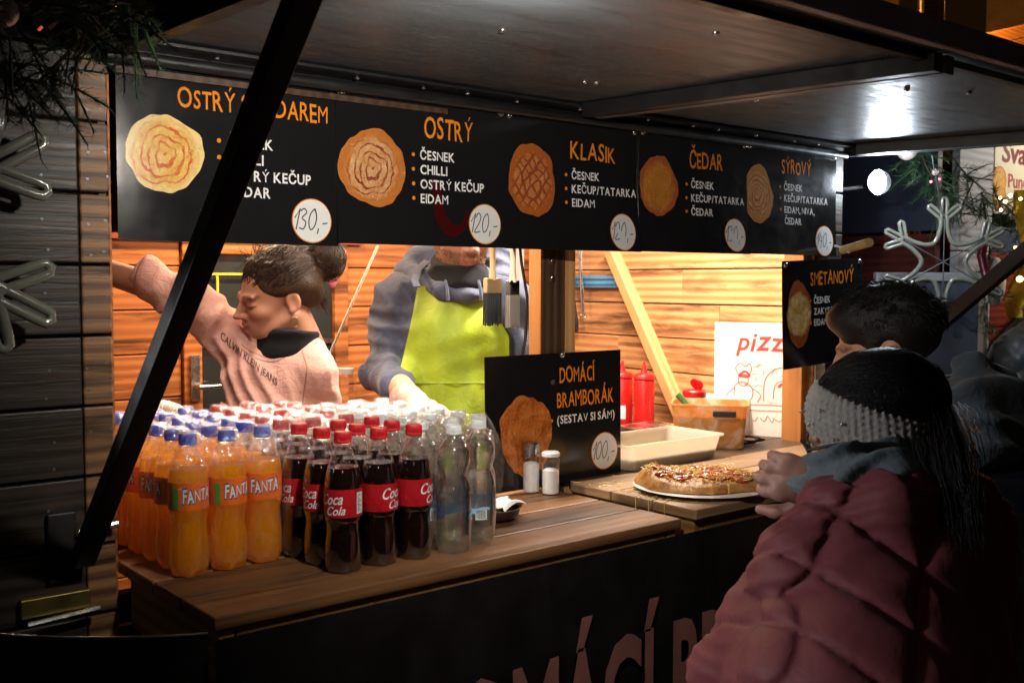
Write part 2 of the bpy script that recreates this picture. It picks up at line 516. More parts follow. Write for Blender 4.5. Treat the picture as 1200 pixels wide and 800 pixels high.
cf.box((1.672, 1.422, C2 - 0.075), (1.705, 1.795, C2 - 0.024)).box((1.707, 1.422, C2 - 0.075), (2.64, 1.45, C2 - 0.024)).box((2.642, 1.422, C2 - 0.075), (2.675, 1.795, C2 - 0.024))
cf.build('counter_frame', MAT['frame_wood'], stall, bevel=0.003)
# diagonal brace on the side wall
MB().bar((2.682, 2.68, 1.66), (2.682, 2.30, 1.03), 0.034, 0.062, (1, 0, 0)).build('brace', MAT['pine_batten'], stall, bevel=0.002)
MB().box((2.672, 3.02, 1.0), (2.698, 3.09, 2.1)).build('corner_batten', MAT['pine_batten'], stall)
# back door with a dark pane
dr = MB()
dr.box((1.266, YB - 0.012, 0.06), (1.325, YB + 0.02, 1.66)).box((1.79, YB - 0.012, 0.06), (1.842, YB + 0.02, 1.66)).box((1.327, YB - 0.012, 1.62), (1.788, YB + 0.02, 1.66)).box((1.327, YB - 0.012, 0.06), (1.788, YB + 0.02, 1.05))
door = dr.build('door', MAT['pine_orange'], stall, bevel=0.003)
Mg = Mat('dark_pane'); Mg.set(Base_Color=(0.03, 0.033, 0.032, 1), Roughness=0.12, Coat_Weight=0.3)
MB().box((1.328, YB + 0.004, 1.051), (1.787, YB + 0.010, 1.619)).build('pane', Mg.m, door)
MB().box((1.328, YB - 0.006, 1.33), (1.787, YB + 0.0035, 1.345)).build('glazing_bar', MAT['dark_post'], door)
hp = MB().box((1.284, YB - 0.022, 1.17), (1.312, YB - 0.0125, 1.31)).tube([(1.298, YB - 0.022, 1.215), (1.298, YB - 0.055, 1.215), (1.298 + 0.075, YB - 0.055, 1.215)], 0.008, 10)
hp.build('handle', MAT['chrome'], door, 40)
MB().box((1.328, YB - 0.010, 1.555), (1.60, YB - 0.0065, 1.562)).box((1.375, YB - 0.010, 1.42), (1.382, YB - 0.0065, 1.553)).build('yellow_rail', plain('yellow_paint', (0.75, 0.6, 0.03), 0.4), door)
MB().box((0.9, YB - 0.02, 1.66), (1.9, YB - 0.002, 1.70)).build('door_head', plain('red_paint', (0.35, 0.05, 0.02), 0.5), stall)
MB().box((2.36, YB - 0.012, 1.35), (2.62, YB - 0.003, 1.98)).build('white_panel', plain('white_board', (0.8, 0.76, 0.7), 0.5), stall)

# interior lamps: LED battens under the ceiling, with their own light
def led_batten(loc, length, power, color, label, tilt=0.0):
    t = thing('led_batten', label, 'lamp', loc, group='lamps under the stall ceiling')
    MB().box((-length / 2, -0.03, 0.0), (length / 2, 0.03, 0.03)).build('housing', MAT['steel_grey'], t, world=False)
    MB().box((-length / 2 + .01, -0.022, -0.012), (length / 2 - .01, 0.022, -0.001)).build('diffuser', emit('led_diffuser', color, 6.0), t, world=False)
    l = bpy.data.lights.new('batten_light', 'AREA'); l.shape = 'RECTANGLE'; l.size = length; l.size_y = 0.05; l.energy = power; l.color = color
    lo = bpy.data.objects.new('batten_light', l); link(lo, t); lo.location = (0, 0, -0.016); lo.rotation_euler = (tilt, 0, 0)
    return t

led_batten((1.12, 1.99, 2.07), 0.75, 44.0, (1.0, 0.86, 0.70), 'warm strip lamp above the bottle counter behind the menu signs', math.radians(-42))
led_batten((2.20, 2.16, 2.07), 0.8, 40.0, (1.0, 0.88, 0.74), 'bright strip lamp above the pancake bench behind the menu signs')

led_batten((1.42, 2.82, 2.07), 0.6, 17.0, (1.0, 0.74, 0.46), 'warm strip lamp over the back door of the stall')

# small lamp under the hatch that lights the near wall and first menu sign
t = thing('hatch_lamp', 'small round lamp under the hatch near the first menu sign', 'lamp', (0.80, 0.93, zc(0.93) - 0.002))
MB().lathe([(0.05, 0.0), (0.055, -0.02), (0.045, -0.035), (0.0001, -0.037)], 24).build('housing', MAT['steel_black'], t, 40, world=False)
MB().lathe([(0.0001, -0.046), (0.03, -0.042), (0.036, -0.036)], 20).build('lens', emit('lamp_lens', (1.0, 0.93, 0.82), 3.0), t, 40, world=False)
l = bpy.data.lights.new('hatch_lamp_light', 'SPOT'); l.energy = 50.0; l.color = (1.0, 0.92, 0.80); l.spot_size = math.radians(132); l.spot_blend = 0.8; l.shadow_soft_size = 0.03
lo = bpy.data.objects.new('hatch_lamp_light', l); link(lo, t); lo.location = (0, 0, -0.05)
tgt = Vector((1.35, YF, 1.62)) - Vector((0.80, 0.93, zc(0.93) - .05))
lo.rotation_euler = tgt.to_track_quat('-Z', 'Y').to_euler()

# added lamp, outside the picture, that lights the customers from the side
t2 = thing('added_customer_lamp', 'unseen added lamp on a pole that lights the customers', 'lamp', (-0.06, 1.66, -0.1))
MB().tube([(0, 0, 0), (0, 0, 1.62)], 0.02, 10).build('pole', MAT['steel_black'], t2, 60, world=False)
MB().lathe([(0.07, 1.60), (0.08, 1.66), (0.05, 1.74), (0.0001, 1.76)], 24).build('housing', MAT['steel_black'], t2, 40, world=False)
MB().lathe([(0.0001, 1.570), (0.045, 1.575), (0.06, 1.599)], 20).build('lens', emit('lamp_lens_cool', (0.93, 0.96, 1.0), 3.0), t2, 40, world=False)
l = bpy.data.lights.new('customer_light', 'SPOT'); l.energy = 76.0; l.color = (0.97, 0.96, 0.98); l.spot_size = math.radians(38); l.spot_blend = 0.7; l.shadow_soft_size = 0.06
lo = bpy.data.objects.new('customer_light', l); link(lo, t2); lo.location = (0, 0, 1.55)
lo.rotation_euler = (Vector((1.22, 0.92, 1.20)) - Vector((-0.06, 1.66, 1.45))).to_track_quat('-Z', 'Y').to_euler()

# floodlight on a bracket outside the far end of the stall
fl = thing('floodlight', 'dazzling white LED floodlight on a bracket beyond the last menu sign', 'floodlight', (2.955, 1.79, 1.845))
rot = Matrix.Rotation(math.radians(-38), 4, 'Z')
MB().lathe([(0.0001, -0.03), (0.03, -0.03), (0.036, -0.01), (0.037, 0.0)], 24).build('housing', MAT['steel_black'], fl, 40, world=False).rotation_euler = (math.radians(90), 0, math.radians(-38))
MB().ball((0, 0.004, 0), (0.040, 0.018, 0.038), 24, 16).build('led_dome', emit('flood_led', (0.86, 0.93, 1.0), 110.0), fl, 60, world=False)
MB().tube([(0.0, 0.04, -0.01), (-0.06, 0.10, -0.02), (-0.18, 0.12, -0.02)], 0.006, 8).build('bracket', MAT['steel_black'], fl, 40, world=False)
l = bpy.data.lights.new('flood_light', 'POINT'); l.energy = 6.0; l.color = (0.78, 0.88, 1.0); l.shadow_soft_size = 0.03
lo = bpy.data.objects.new('flood_light', l); link(lo, fl); lo.location = rot @ Vector((0, -0.10, 0.0))

# ------------------------------------------------------------------ lettering
_tc = {}


def text_geo(s, offset=0.0, jitter=0.0):
    """flat letters one unit cap height-ish, origin at the left of the baseline: (verts Nx2, faces)"""
    key = (s, offset, jitter)
    if key in _tc: return _tc[key]
    V = []; F = []
    x = 0.0
    chunks = list(s) if jitter else [s]
    r = random.Random(s)
    for ch in chunks:
        if ch == ' ':
            x += 0.28; continue
        cu = bpy.data.curves.new('lettering', 'FONT'); cu.body = ch; cu.size = 1.0; cu.offset = 0.0 if ch in 'MNWVÝY' else offset
        cu.resolution_u = 3
        ob = bpy.data.objects.new('lettering', cu); col.objects.link(ob)
        dg = bpy.context.evaluated_depsgraph_get()
        me = bpy.data.meshes.new_from_object(ob.evaluated_get(dg))
        b = len(V)
        vs = np.array([v.co[:2] for v in me.vertices]).reshape(-1, 2)
        if jitter and len(vs):
            w = vs[:, 0].max() - vs[:, 0].min()
            a = r.uniform(-jitter, jitter); sc_ = 1 + r.uniform(-jitter, jitter); dy = r.uniform(-jitter, jitter) * 0.3
            vs = vs - [vs[:, 0].min(), 0]
            vs = vs * sc_
            vs = np.stack([vs[:, 0] + vs[:, 1] * a * 0.8 + x, vs[:, 1] + dy + vs[:, 0] * a * 0.3], 1)
            x += w * sc_ + 0.085
        V.extend(vs.tolist())
        F.extend([tuple(b + i for i in p.vertices) for p in me.polygons])
        bpy.data.objects.remove(ob); bpy.data.curves.remove(cu); bpy.data.meshes.remove(me)
    out = (np.array(V).reshape(-1, 2), F)
    _tc[key] = out
    return out


def fit_text(s, x, y, cap, width=None, offset=0.0, xs=1.0, align='L', shear=0.0, jitter=0.0, slope=0.0):
    """letters placed with the baseline at (x, y), capitals `cap` tall; width squeezes them"""
    v, f = text_geo(s, offset, jitter)
    v = v.copy() * (cap / 0.729)
    v[:, 0] += shear * v[:, 1]
    w = v[:, 0].max() - v[:, 0].min()
    k = (width / w) if width else xs
    v[:, 0] = (v[:, 0] - v[:, 0].min()) * k
    w *= k
    if align == 'C': v[:, 0] -= w / 2
    if align == 'R': v[:, 0] -= w
    v[:, 1] += v[:, 0] * slope
    return v + [x, y], f


DIGIT = {
    '0': [[(.30, 1), (.08, .75), (.02, .35), (.18, .02), (.42, .2), (.5, .62), (.36, .98), (.26, .96)]],
    '1': [[(.0, .55), (.3, 1), (.16, 0)]],
    '2': [[(.02, .75), (.2, 1), (.42, .85), (.34, .5), (.02, .02), (.48, .06)]],
    '3': [[(.02, .88), (.24, 1), (.42, .82), (.16, .56), (.42, .36), (.3, .05), (.02, .1)]],
    '4': [[(.22, 1), (.02, .42), (.46, .46)], [(.4, .8), (.32, -.05)]],
    ',': [[(.1, .1), (.04, -.18)]], '-': [[(.0, .32), (.34, .36)]],
}


def stroke(pts, w, smooth=True):
    """a pen stroke as a flat ribbon: (verts Nx2, faces)"""
    p = np.array(pts, float)
    if smooth and len(p) > 2:
        t = np.arange(len(p)); q = np.linspace(0, len(p) - 1, (len(p) - 1) * 5 + 1); out = []
        for u in q:
            i = int(min(u, len(p) - 2)); s_ = u - i
            p0 = p[max(i - 1, 0)]; p1 = p[i]; p2 = p[i + 1]; p3 = p[min(i + 2, len(p) - 1)]
            out.append(0.5 * ((2 * p1) + (-p0 + p2) * s_ + (2 * p0 - 5 * p1 + 4 * p2 - p3) * s_ ** 2 + (-p0 + 3 * p1 - 3 * p2 + p3) * s_ ** 3))
        p = np.array(out)
    d = np.gradient(p, axis=0); d /= np.maximum(np.linalg.norm(d, axis=1, keepdims=True), 1e-9)
    n = np.stack([-d[:, 1], d[:, 0]], 1) * w / 2
    v = np.concatenate([p + n, p - n]); k = len(p)
    return v, [(i, i + k, i + 1 + k, i + 1) for i in range(k - 1)]


def pen(s, x, y, h, w):
    V = []; F = []
    cx = 0
    for ch in s:
        for st in DIGIT[ch]:
            v, f = stroke([((a * 0.8 + b * 0.12) * h + cx, b * h) for a, b in st], w, len(st) > 3)
            b0 = len(V); V.extend(v.tolist()); F.extend([tuple(i + b0 for i in q) for q in f])
        cx += h * (0.26 if ch in '1,' else 0.48)
    V = np.array(V); V[:, 0] += x - cx / 2; V[:, 1] += y
    return V, F


# ------------------------------------------------------------------ sign materials
def laminate(name, c, rough=0.16):
    M = Mat(name)
    nz = M.noise(M.co(), 5, 3)
    M.set(Base_Color=(*c, 1), Roughness=M.ramp(M.noise(M.co(), 22, 4), [(0.3, rough * 0.85), (0.75, rough * 1.25)]), Specular_IOR_Level=0.5)
    M.bump(nz, 0.05, 0.01)
    return M.m


MAT['sign_black'] = laminate('sign_black', (0.010, 0.010, 0.011))
MAT['ink_orange'] = laminate('ink_orange', (0.80, 0.25, 0.02))
MAT['ink_white'] = laminate('ink_white', (0.80, 0.80, 0.80))
MAT['ink_red'] = laminate('ink_red', (0.055, 0.004, 0.004))
MAT['pen_ink'] = plain('pen_ink', (0.02, 0.02, 0.03), 0.5)


def food_print(name, base, sauce, edge, pattern, scale=1.0):
    M = Mat(name)
    co = M.co((1, 1, 1))
    warp = M.n('VectorMath', {0: M.n('TexNoise', {'Vector': co, 'Scale': 19.0, 'Detail': 5.0}).outputs[1], 1: (0.046, 0.046, 0.046)}, operation='MULTIPLY').outputs[0]
    cw = M.n('VectorMath', {0: co, 1: warp}, operation='ADD').outputs[0]
    ln = M.n('VectorMath', {0: M.n('VectorMath', {0: cw, 1: (0.023, 0.023, 0.023)}, operation='SUBTRACT').outputs[0]}, operation='LENGTH').outputs['Value']
    mott = M.noise(co, 55, 6, 0.7)
    colr = M.ramp(mott, [(0.28, tuple(x * k for x, k in zip(base, (0.62, 0.38, 0.25)))), (0.45, tuple(x * k for x, k in zip(base, (0.9, 0.75, 0.6)))), (0.58, base), (0.75, tuple(min(1, x * 1.35 + 0.08) for x in base))])
    if pattern == 'spiral':
        sp = M.n('SeparateXYZ', {0: cw})
        ang = M.math('ARCTAN2', sp.outputs[2], sp.outputs[0])
        ph = M.math('ADD', M.math('MULTIPLY', ln, 430.0 * scale), ang)
        w = M.math('SINE', ph)
        msk = M.ramp(M.math('ADD', w, M.math('MULTIPLY', M.math('SUBTRACT', M.noise(co, 60, 3), 0.5), 0.9)), [(0.48, 0.0), (0.80, 1.0)])
        brk = M.ramp(M.noise(co, 24, 4, 0.6), [(0.36, 0.15), (0.55, 1.0)])
        colr = M.mix(M.math('MULTIPLY', M.math('MULTIPLY', msk, brk), 0.95), colr, sauce)
    elif pattern == 'cross':
        m1 = M.ramp(M.wave(M.n('Mapping', {'Vector': cw, 'Rotation': (0, 0.7, 0)}).outputs[0], 17, 1.0, 2), [(0.72, 0.0), (0.92, 1.0)])
        m2 = M.ramp(M.wave(M.n('Mapping', {'Vector': cw, 'Rotation': (0, -0.75, 0)}).outputs[0], 15, 1.0, 2), [(0.72, 0.0), (0.92, 1.0)])
        colr = M.mix(M.math('MULTIPLY', M.math('MAXIMUM', m1, m2), 0.8), colr, sauce)
    else:
        m1 = M.ramp(M.noise(co, 30, 6, 0.75), [(0.46, 0.0), (0.60, 1.0)])
        colr = M.mix(M.math('MULTIPLY', m1, 0.75), colr, sauce)
    e = M.ramp(M.math('ADD', ln, M.math('MULTIPLY', M.noise(co, 40, 3), 0.012)), [(0.056 , 0.0), (0.070, 0.95)])
    if pattern != 'blob': colr = M.mix(e, colr, edge)
    toast = M.ramp(M.noise(co, 34, 6, 0.75), [(0.56, 0.0), (0.72, 0.75)])
    colr = M.mix(toast, colr, tuple(x * k for x, k in zip(base, (0.45, 0.25, 0.15))))
    lite = M.ramp(M.noise(co, 75, 4, 0.7), [(0.60, 0.0), (0.74, 0.6)])
    colr = M.mix(lite, colr, tuple(min(0.9, x * 1.3 + 0.16) for x in base))
    M.set(Base_Color=colr, Roughness=0.2)
    return M.m


FOOD = {
    'a': food_print('print_rose', (0.84, 0.56, 0.16), (0.60, 0.07, 0.02), (0.88, 0.66, 0.28), 'spiral'),
    'b': food_print('print_swirl', (0.66, 0.38, 0.18), (0.22, 0.025, 0.012), (0.52, 0.17, 0.03), 'spiral'),
    'c': food_print('print_grid', (0.55, 0.22, 0.07), (0.22, 0.03, 0.012), (0.42, 0.11, 0.02), 'cross'),
    'd': food_print('print_cheese', (0.62, 0.27, 0.04), (0.42, 0.16, 0.02), (0.45, 0.10, 0.03), 'plain'),
    'e': food_print('print_rings', (0.60, 0.33, 0.12), (0.28, 0.04, 0.02), (0.48, 0.22, 0.05), 'spiral', 1.2),
    'f': food_print('print_fritter', (0.60, 0.20, 0.04), (0.20, 0.035, 0.008), (0.4, 0.1, 0.02), 'blob'),
    'g': food_print('print_sour', (0.70, 0.52, 0.16), (0.80, 0.74, 0.50), (0.30, 0.06, 0.01), 'plain'),
}


def blob(rx, rz, seed, amp=0.06, n=72, lobes=()):
    r = random.Random(seed); ph = [(k, r.uniform(0, 6.28), amp / k ** 0.7 * r.uniform(.4, 1)) for k in (2, 3, 4, 5, 7, 9, 13, 17)]
    out = []
    for i in range(n):
        a = 2 * math.pi * i / n
        s = 1 + sum(am * math.sin(k * a + p) for k, p, am in ph)
        for (la, lw, lm) in lobes:
            d = (a - la + math.pi) % (2 * math.pi) - math.pi
            s += lm * math.exp(-(d / lw) ** 2)
        out.append((rx * s * math.cos(a), rz * s * math.sin(a)))
    return out


def menu_sign(label, loc, W, H, title, lines, food, price, rotz=0.0, roll=0.0, lean=0.0, curl=0.0, seed=1, title_lines=None, tpos=None, fpos=(0.2, 0.5, 0.066, 0.066), lpos=(0.455, 0.57, 0.092, 0.047), ppos=(0.865, 0.17, 0.043), tj=0.07, chilli=None, screws=((0.03, 0.965), (0.97, 0.965))):
    """local frame: x along the board, z up from its lower edge, the printed face looks to -y"""
    r = random.Random(seed)
    root = thing('menu_sign', label, 'menu sign', loc, group='printed menu boards on the stall')
    root.rotation_euler = (lean, roll, rotz)

    def wy(x, z):
        t = 1 - z / H
        return -curl * t ** 3 * (0.6 + 0.4 * math.sin(3.0 * x / W + seed)) + 0.0016 * math.sin(9 * x / W + seed) * t

    def lay(vs, dep):
        return [(x, wy(x, z) - dep, z) for x, z in vs]

    p = MB()
    p.grid(lambda u, v: (u * W, wy(u * W, v * H), v * H), 24, 14)
    nb_ = len(p.v)
    p.grid(lambda u, v: ((1 - u) * W, wy((1 - u) * W, v * H) + 0.0022, v * H), 24, 14)
    w = 25
    ed = [(i, i + 1) for i in range(24)] + [(24 + w * j, 24 + w * (j + 1)) for j in range(14)] + [(w * 14 + i + 1, w * 14 + i) for i in range(23, -1, -1)] + [(w * (j + 1), w * j) for j in range(13, -1, -1)]
    mir = lambda k: nb_ + (k // w) * w + (24 - k % w)
    for a, b in ed: p.f.append((b, a, mir(a), mir(b)))
    p.build('board', MAT['sign_black'], root, 30, world=False)
    # heading
    for (tx, s, cx, cz, cap, wid) in tpos:
        v, f = fit_text(s, cx * W, cz * H, cap * H, wid * W, 0.012, align='C', jitter=tj)
        MB().add(lay(v, 0.0006), f).build('heading', MAT['ink_orange'], root, world=False)
    lx, lz, dz, cap = lpos
    for i, s in enumerate(lines):
        bul = s.startswith('*')
        s2 = s.lstrip('*')
        if s2:
            v, f = fit_text(s2, lx * W, (lz - dz * i * 1.0) * H, cap * H, None, 0.024, 0.90, jitter=1e-4)
            MB().add(lay(v, 0.0006), f).build('ingredient', MAT['ink_white'], root, world=False)
        if bul:
            c = [(lx * W - 0.017 + 0.0042 * math.cos(a), (lz - dz * i) * H + cap * H * 0.45 + 0.0042 * math.sin(a)) for a in np.linspace(0, 2 * math.pi, 13)[:-1]]
            MB().add(lay(c, 0.0006), [tuple(range(12))]).build('bullet', MAT['ink_orange'], root, world=False)
    if chilli:
        v, f = stroke([(chilli[0] * W + a * W, chilli[1] * H + b * H) for a, b in ((0, .44), (.015, .34), (.04, .18), (.11, .09), (.18, .13), (.21, .24))], 0.03)
        k = len(v) // 2
        wgt = np.concatenate([np.linspace(.5, 1, k // 2), np.linspace(1, .15, k - k // 2)])
        mid = (v[:k] + v[k:]) / 2; v = np.concatenate([mid + (v[:k] - mid) * wgt[:, None], mid + (v[k:] - mid) * wgt[:, None]])
        MB().add(lay(v, 0.0004), f).build('chilli_print', MAT['ink_red'], root, world=False)
    fx, fz, rx, rz = fpos
    if food:
        o = blob(rx, rz, seed + 5, 0.075 if food != 'f' else 0.085, lobes=((1.7, 0.5, 0.10), (4.6, 0.35, 0.1)) if food == 'f' else ())
        n = len(o); cen = (fx * W, wy(fx * W, fz * H) - 0.0008, fz * H)
        vs = [(cen[0], cen[1], cen[2])] + [(cen[0] + a, wy(cen[0] + a, cen[2] + b) - 0.0008, cen[2] + b) for a, b in o]
        vs = [x for x in vs if True]
        vs = [(max(0.001, x), y, z) for x, y, z in vs]
        MB().add(vs, [(0, i + 1, (i + 1) % n + 1) for i in range(n)]).build('food_picture', FOOD[food], root, world=False, origin=cen)
    if price:
        pxp, pz, pr = ppos
        ring = lambda rr, d: lay([(pxp * W + rr * math.cos(a), pz * H + rr * math.sin(a)) for a in np.linspace(0, 2 * math.pi, 41)[:-1]], d)
        MB().add(ring(pr, 0.0010), [tuple(range(40))]).build('price_rim', MAT['ink_orange'], root, world=False)
        disc = MB().add(ring(pr * 0.955, 0.0014), [tuple(range(40))]).build('price_disc', MAT['ink_white'], root, world=False)
        v, f = pen(price, pxp * W, pz * H - pr * 0.42, pr * 0.95, 0.0024)
        MB().add(lay(v, 0.0018), f).build('price', MAT['pen_ink'], disc, world=False)
    for (sx, sz) in screws:
        MB().lathe([(0.0001, 0.006), (0.005, 0.005), (0.0068, 0.0025), (0.0072, 0.0)], 14).build('screw', MAT['chrome'], root, 50, world=False).matrix_local = Matrix.Translation((sx * W, wy(sx * W, sz * H) - 0.0003, sz * H)) @ Matrix.Rotation(math.pi / 2, 4, 'X')
    return root


SW = 0.4185
ZB = 1.608
HH = 0.302
YS = YF - 0.012
sx = [0.622 + SW * i for i in range(6)]
menu_sign('black menu board beside the worn timber wall, pale rose-shaped flatbread, price 130', (sx[0], YS, ZB - .002), SW + 0.003, 0.300, '', ['*ČESNEK', '*CHILLI', '*OSTRÝ KEČUP', '*ČEDAR'], 'a', '130,-',
          tpos=[(0, 'OSTRÝ S ČEDAREM', 0.60, 0.775, 0.115, 0.70)], fpos=(0.195, 0.50, 0.066, 0.069), lpos=(0.470, 0.575, 0.098, 0.064), ppos=(0.865, 0.155, 0.042), curl=0.004, seed=3, roll=0.004)
menu_sign('black menu board with brown sauce swirl and red chilli print, price 120', (sx[1], YS - 0.003, ZB + .002), SW, 0.300, '', ['*ČESNEK', '*CHILLI', '*OSTRÝ KEČUP', '*EIDAM'], 'b', '120,-',
          tpos=[(0, 'OSTRÝ', 0.64, 0.735, 0.145, 0.30)], fpos=(0.195, 0.50, 0.074, 0.078), lpos=(0.465, 0.585, 0.098, 0.064), ppos=(0.865, 0.165, 0.043), curl=0.008, seed=8, chilli=(0.55, 0.02), tj=0.09)
menu_sign('black menu board with criss-cross ketchup flatbread, price 120, over the dark posts', (sx[2], YS - 0.001, ZB + .001), SW, 0.300, '', ['*ČESNEK', '*KEČUP/TATARKA', '*EIDAM'], 'c', '120,-',
          tpos=[(0, 'KLASIK', 0.64, 0.70, 0.135, 0.35)], fpos=(0.19, 0.51, 0.070, 0.080), lpos=(0.475, 0.545, 0.105, 0.064), ppos=(0.86, 0.155, 0.044), curl=0.016, seed=5, tj=0.09)
menu_sign('black menu board with plain golden cheese flatbread, price 130', (sx[3], YS - 0.004, ZB + .003), SW, 0.300, '', ['*ČESNEK', '*KEČUP/TATARKA', '*ČEDAR'], 'd', '130,-',
          tpos=[(0, 'ČEDAR', 0.60, 0.72, 0.14, 0.31)], fpos=(0.17, 0.54, 0.068, 0.075), lpos=(0.46, 0.55, 0.115, 0.064), ppos=(0.86, 0.165, 0.044), curl=0.018, seed=11, tj=0.08)
menu_sign('black menu board at the floodlit end of the row, half a ringed flatbread, price 140', (sx[4], YS + 0.001, ZB + .005), SW + 0.006, 0.300, '', ['*ČESNEK', '*KEČUP/TATARKA', '*EIDAM, NIVA,', 'ČEDAR'], 'e', '140,-',
          tpos=[(0, 'SÝROVÝ', 0.54, 0.755, 0.13, 0.33)], fpos=(0.125, 0.54, 0.066, 0.076), lpos=(0.40, 0.60, 0.105, 0.064), ppos=(0.86, 0.145, 0.044), curl=0.020, seed=14, tj=0.08)
# sour-cream board hung lower on the end of the stall
menu_sign('tilted black menu board hanging low over the head of the short-haired customer', (2.445, YF - 0.035, 1.293), 0.415, 0.302, '', ['*ČESNEK', '*ZAKYSANÁ SM.', '*EIDAM'], 'g', None,
          tpos=[(0, 'SMETANOVÝ', 0.61, 0.76, 0.135, 0.56)], fpos=(0.19, 0.50, 0.060, 0.092), lpos=(0.37, 0.585, 0.105, 0.064), curl=0.004, seed=21, roll=math.radians(-2.2), rotz=math.radians(2), tj=0.08)
# fritter board standing on the counter against the posts
menu_sign('black menu board standing on the counter behind the salt shakers, ragged potato fritter', (1.452, YF + 0.041, 1.056), 0.432, 0.312, '', ['*(SESTAV SI SÁM)'], 'f', '100,-',
          tpos=[(0, 'DOMÁCÍ', 0.655, 0.775, 0.125, 0.27), (0, 'BRAMBORÁK', 0.72, 0.585, 0.125, 0.44)], fpos=(0.28, 0.40, 0.076, 0.092), lpos=(0.50, 0.46, 0.1, 0.064), ppos=(0.865, 0.205, 0.046), curl=0.0, seed=31, tj=0.08, screws=((0.54, 0.985),), lean=math.radians(-1.0))

# ------------------------------------------------------------------ banner on the counter front
bn = thing('banner', 'black tarpaulin banner with huge faded pink lettering under the counter', 'banner', (0.6, 1.405, 0.4))
b_ = MB()
b_.grid(lambda u, v: (0.615 + u * 2.07, 1.404 + 0.005 * math.sin(17 * u) * (1 - v) - 0.0, 0.12 + v * 0.905), 40, 10)
b_.build('cloth', MAT['tarp'], bn, 30)
MAT['ink_pink'] = plain('ink_pink', (0.30, 0.12, 0.105), 0.6, 0, 0.25, 14)
v, f = fit_text('DOMÁCÍ BRAMBORÁK', 0.0, 0.0, 0.225, 1.60, 0.03)
vs = [(0.915 + x, 1.3955, 0.635 + y + 0.10 * x * 0) for x, y in v]
MB().add(vs, f).build('lettering', MAT['ink_pink'], bn)
# slack tarpaulin edge beyond the counter
tp = thing('tarpaulin', 'slack black tarpaulin with a shiny hem beside the counter', 'tarpaulin', (0.4, 1.43, 0.4))


def hem(u):
    x = -0.35 + u * 0.963
    k = max(0, (0.613 - x))
    return x, 1.42 + 0.012 * math.sin(9 * u), 1.030 + 0.34 * k * k * 1.2 + 0.10 * k


MB().grid(lambda u, v: (hem(u)[0], hem(u)[1] + 0.01 * math.sin(8 * u + 3 * v) * (1 - v), 0.05 + v * (hem(u)[2] - 0.05)), 30, 8).build('sheet', MAT['tarp'], tp, 40)
MB().tube([hem(u) for u in np.linspace(0, 1, 31)], 0.0028, 8).build('hem', plain('hem_vinyl', (0.06, 0.06, 0.065), 0.2), tp, 60)

ln = thing('added_lantern', 'unseen added lantern on a pole facing the counter front', 'lantern', (-1.1, -1.5, 2.35))  # added lamp, out of view, to lift the banner lettering
MB().lathe([(0.06, 0.0), (0.09, 0.10), (0.09, 0.20), (0.02, 0.26), (0.0001, 0.28)], 8, (-1.1, -1.5, 2.35)).build('lantern_glass', emit('lantern_glow', (1.0, 0.72, 0.42), 1.5), ln)
MB().tube([(-1.1, -1.5, -0.1), (-1.1, -1.5, 2.35)], 0.03, 10).build('pole', MAT['steel_black'], ln, 60)
l = bpy.data.lights.new('added_lantern_light', 'POINT'); l.energy = 2.5; l.color = (1.0, 0.74, 0.5); l.shadow_soft_size = 0.12
lo = bpy.data.objects.new('added_lantern_light', l); link(lo, ln); lo.location = (0, 0.16, 0.02)

# ------------------------------------------------------------------ bottles
def clear_plastic(name, tint=(1, 1, 1), gloss=0.06, rough=0.03):
    M = Mat(name)
    tr = M.n('BsdfTransparent', {'Color': (*tint, 1)})
    gl = M.n('BsdfGlossy', {'Color': (1, 1, 1, 1), 'Roughness': rough})
    nm = M.n('Bump', {'Height': M.noise(M.co(), 45, 2), 'Strength': 0.04, 'Distance': 0.003})
    M.l(nm.outputs[0], gl.inputs['Normal'])
    fr = M.n('LayerWeight', {'Blend': 0.28}); M.l(nm.outputs[0], fr.inputs['Normal'])
    fac = M.math('ADD', M.math('MULTIPLY', fr.outputs[1], 0.62), gloss)
    mx = M.n('MixShader', {0: fac}); M.l(tr.outputs[0], mx.inputs[1]); M.l(gl.outputs[0], mx.inputs[2])
    M.l(mx.outputs[0], M.out.inputs[0])
    return M.m


def cloudy_liquid(name, c, tr):
    M = Mat(name)
    M.set(Base_Color=(*c, 1), Roughness=0.08, Coat_Weight=0.4, Coat_Roughness=0.04)
    t = M.n('BsdfTranslucent', {'Color': (*tr, 1)})
    mx = M.n('MixShader', {0: 0.62}); M.l(M.b.outputs[0], mx.inputs[1]); M.l(t.outputs[0], mx.inputs[2])
    M.l(mx.outputs[0], M.out.inputs[0])
    return M.m


def water_mat(name):
    M = Mat(name)
    g_ = M.n('BsdfGlass', {'Color': (0.97, 0.99, 1, 1), 'Roughness': 0.01, 'IOR': 1.34})
    nm = M.n('Bump', {'Height': M.noise(M.co(), 70, 2), 'Strength': 0.25, 'Distance': 0.004}); M.l(nm.outputs[0], g_.inputs['Normal'])
    t = M.n('BsdfTransparent', {'Color': (0.97, 0.985, 1, 1)})
    mx = M.n('MixShader', {0: 0.35}); M.l(g_.outputs[0], mx.inputs[1]); M.l(t.outputs[0], mx.inputs[2])
    M.l(mx.outputs[0], M.out.inputs[0])
    return M.m


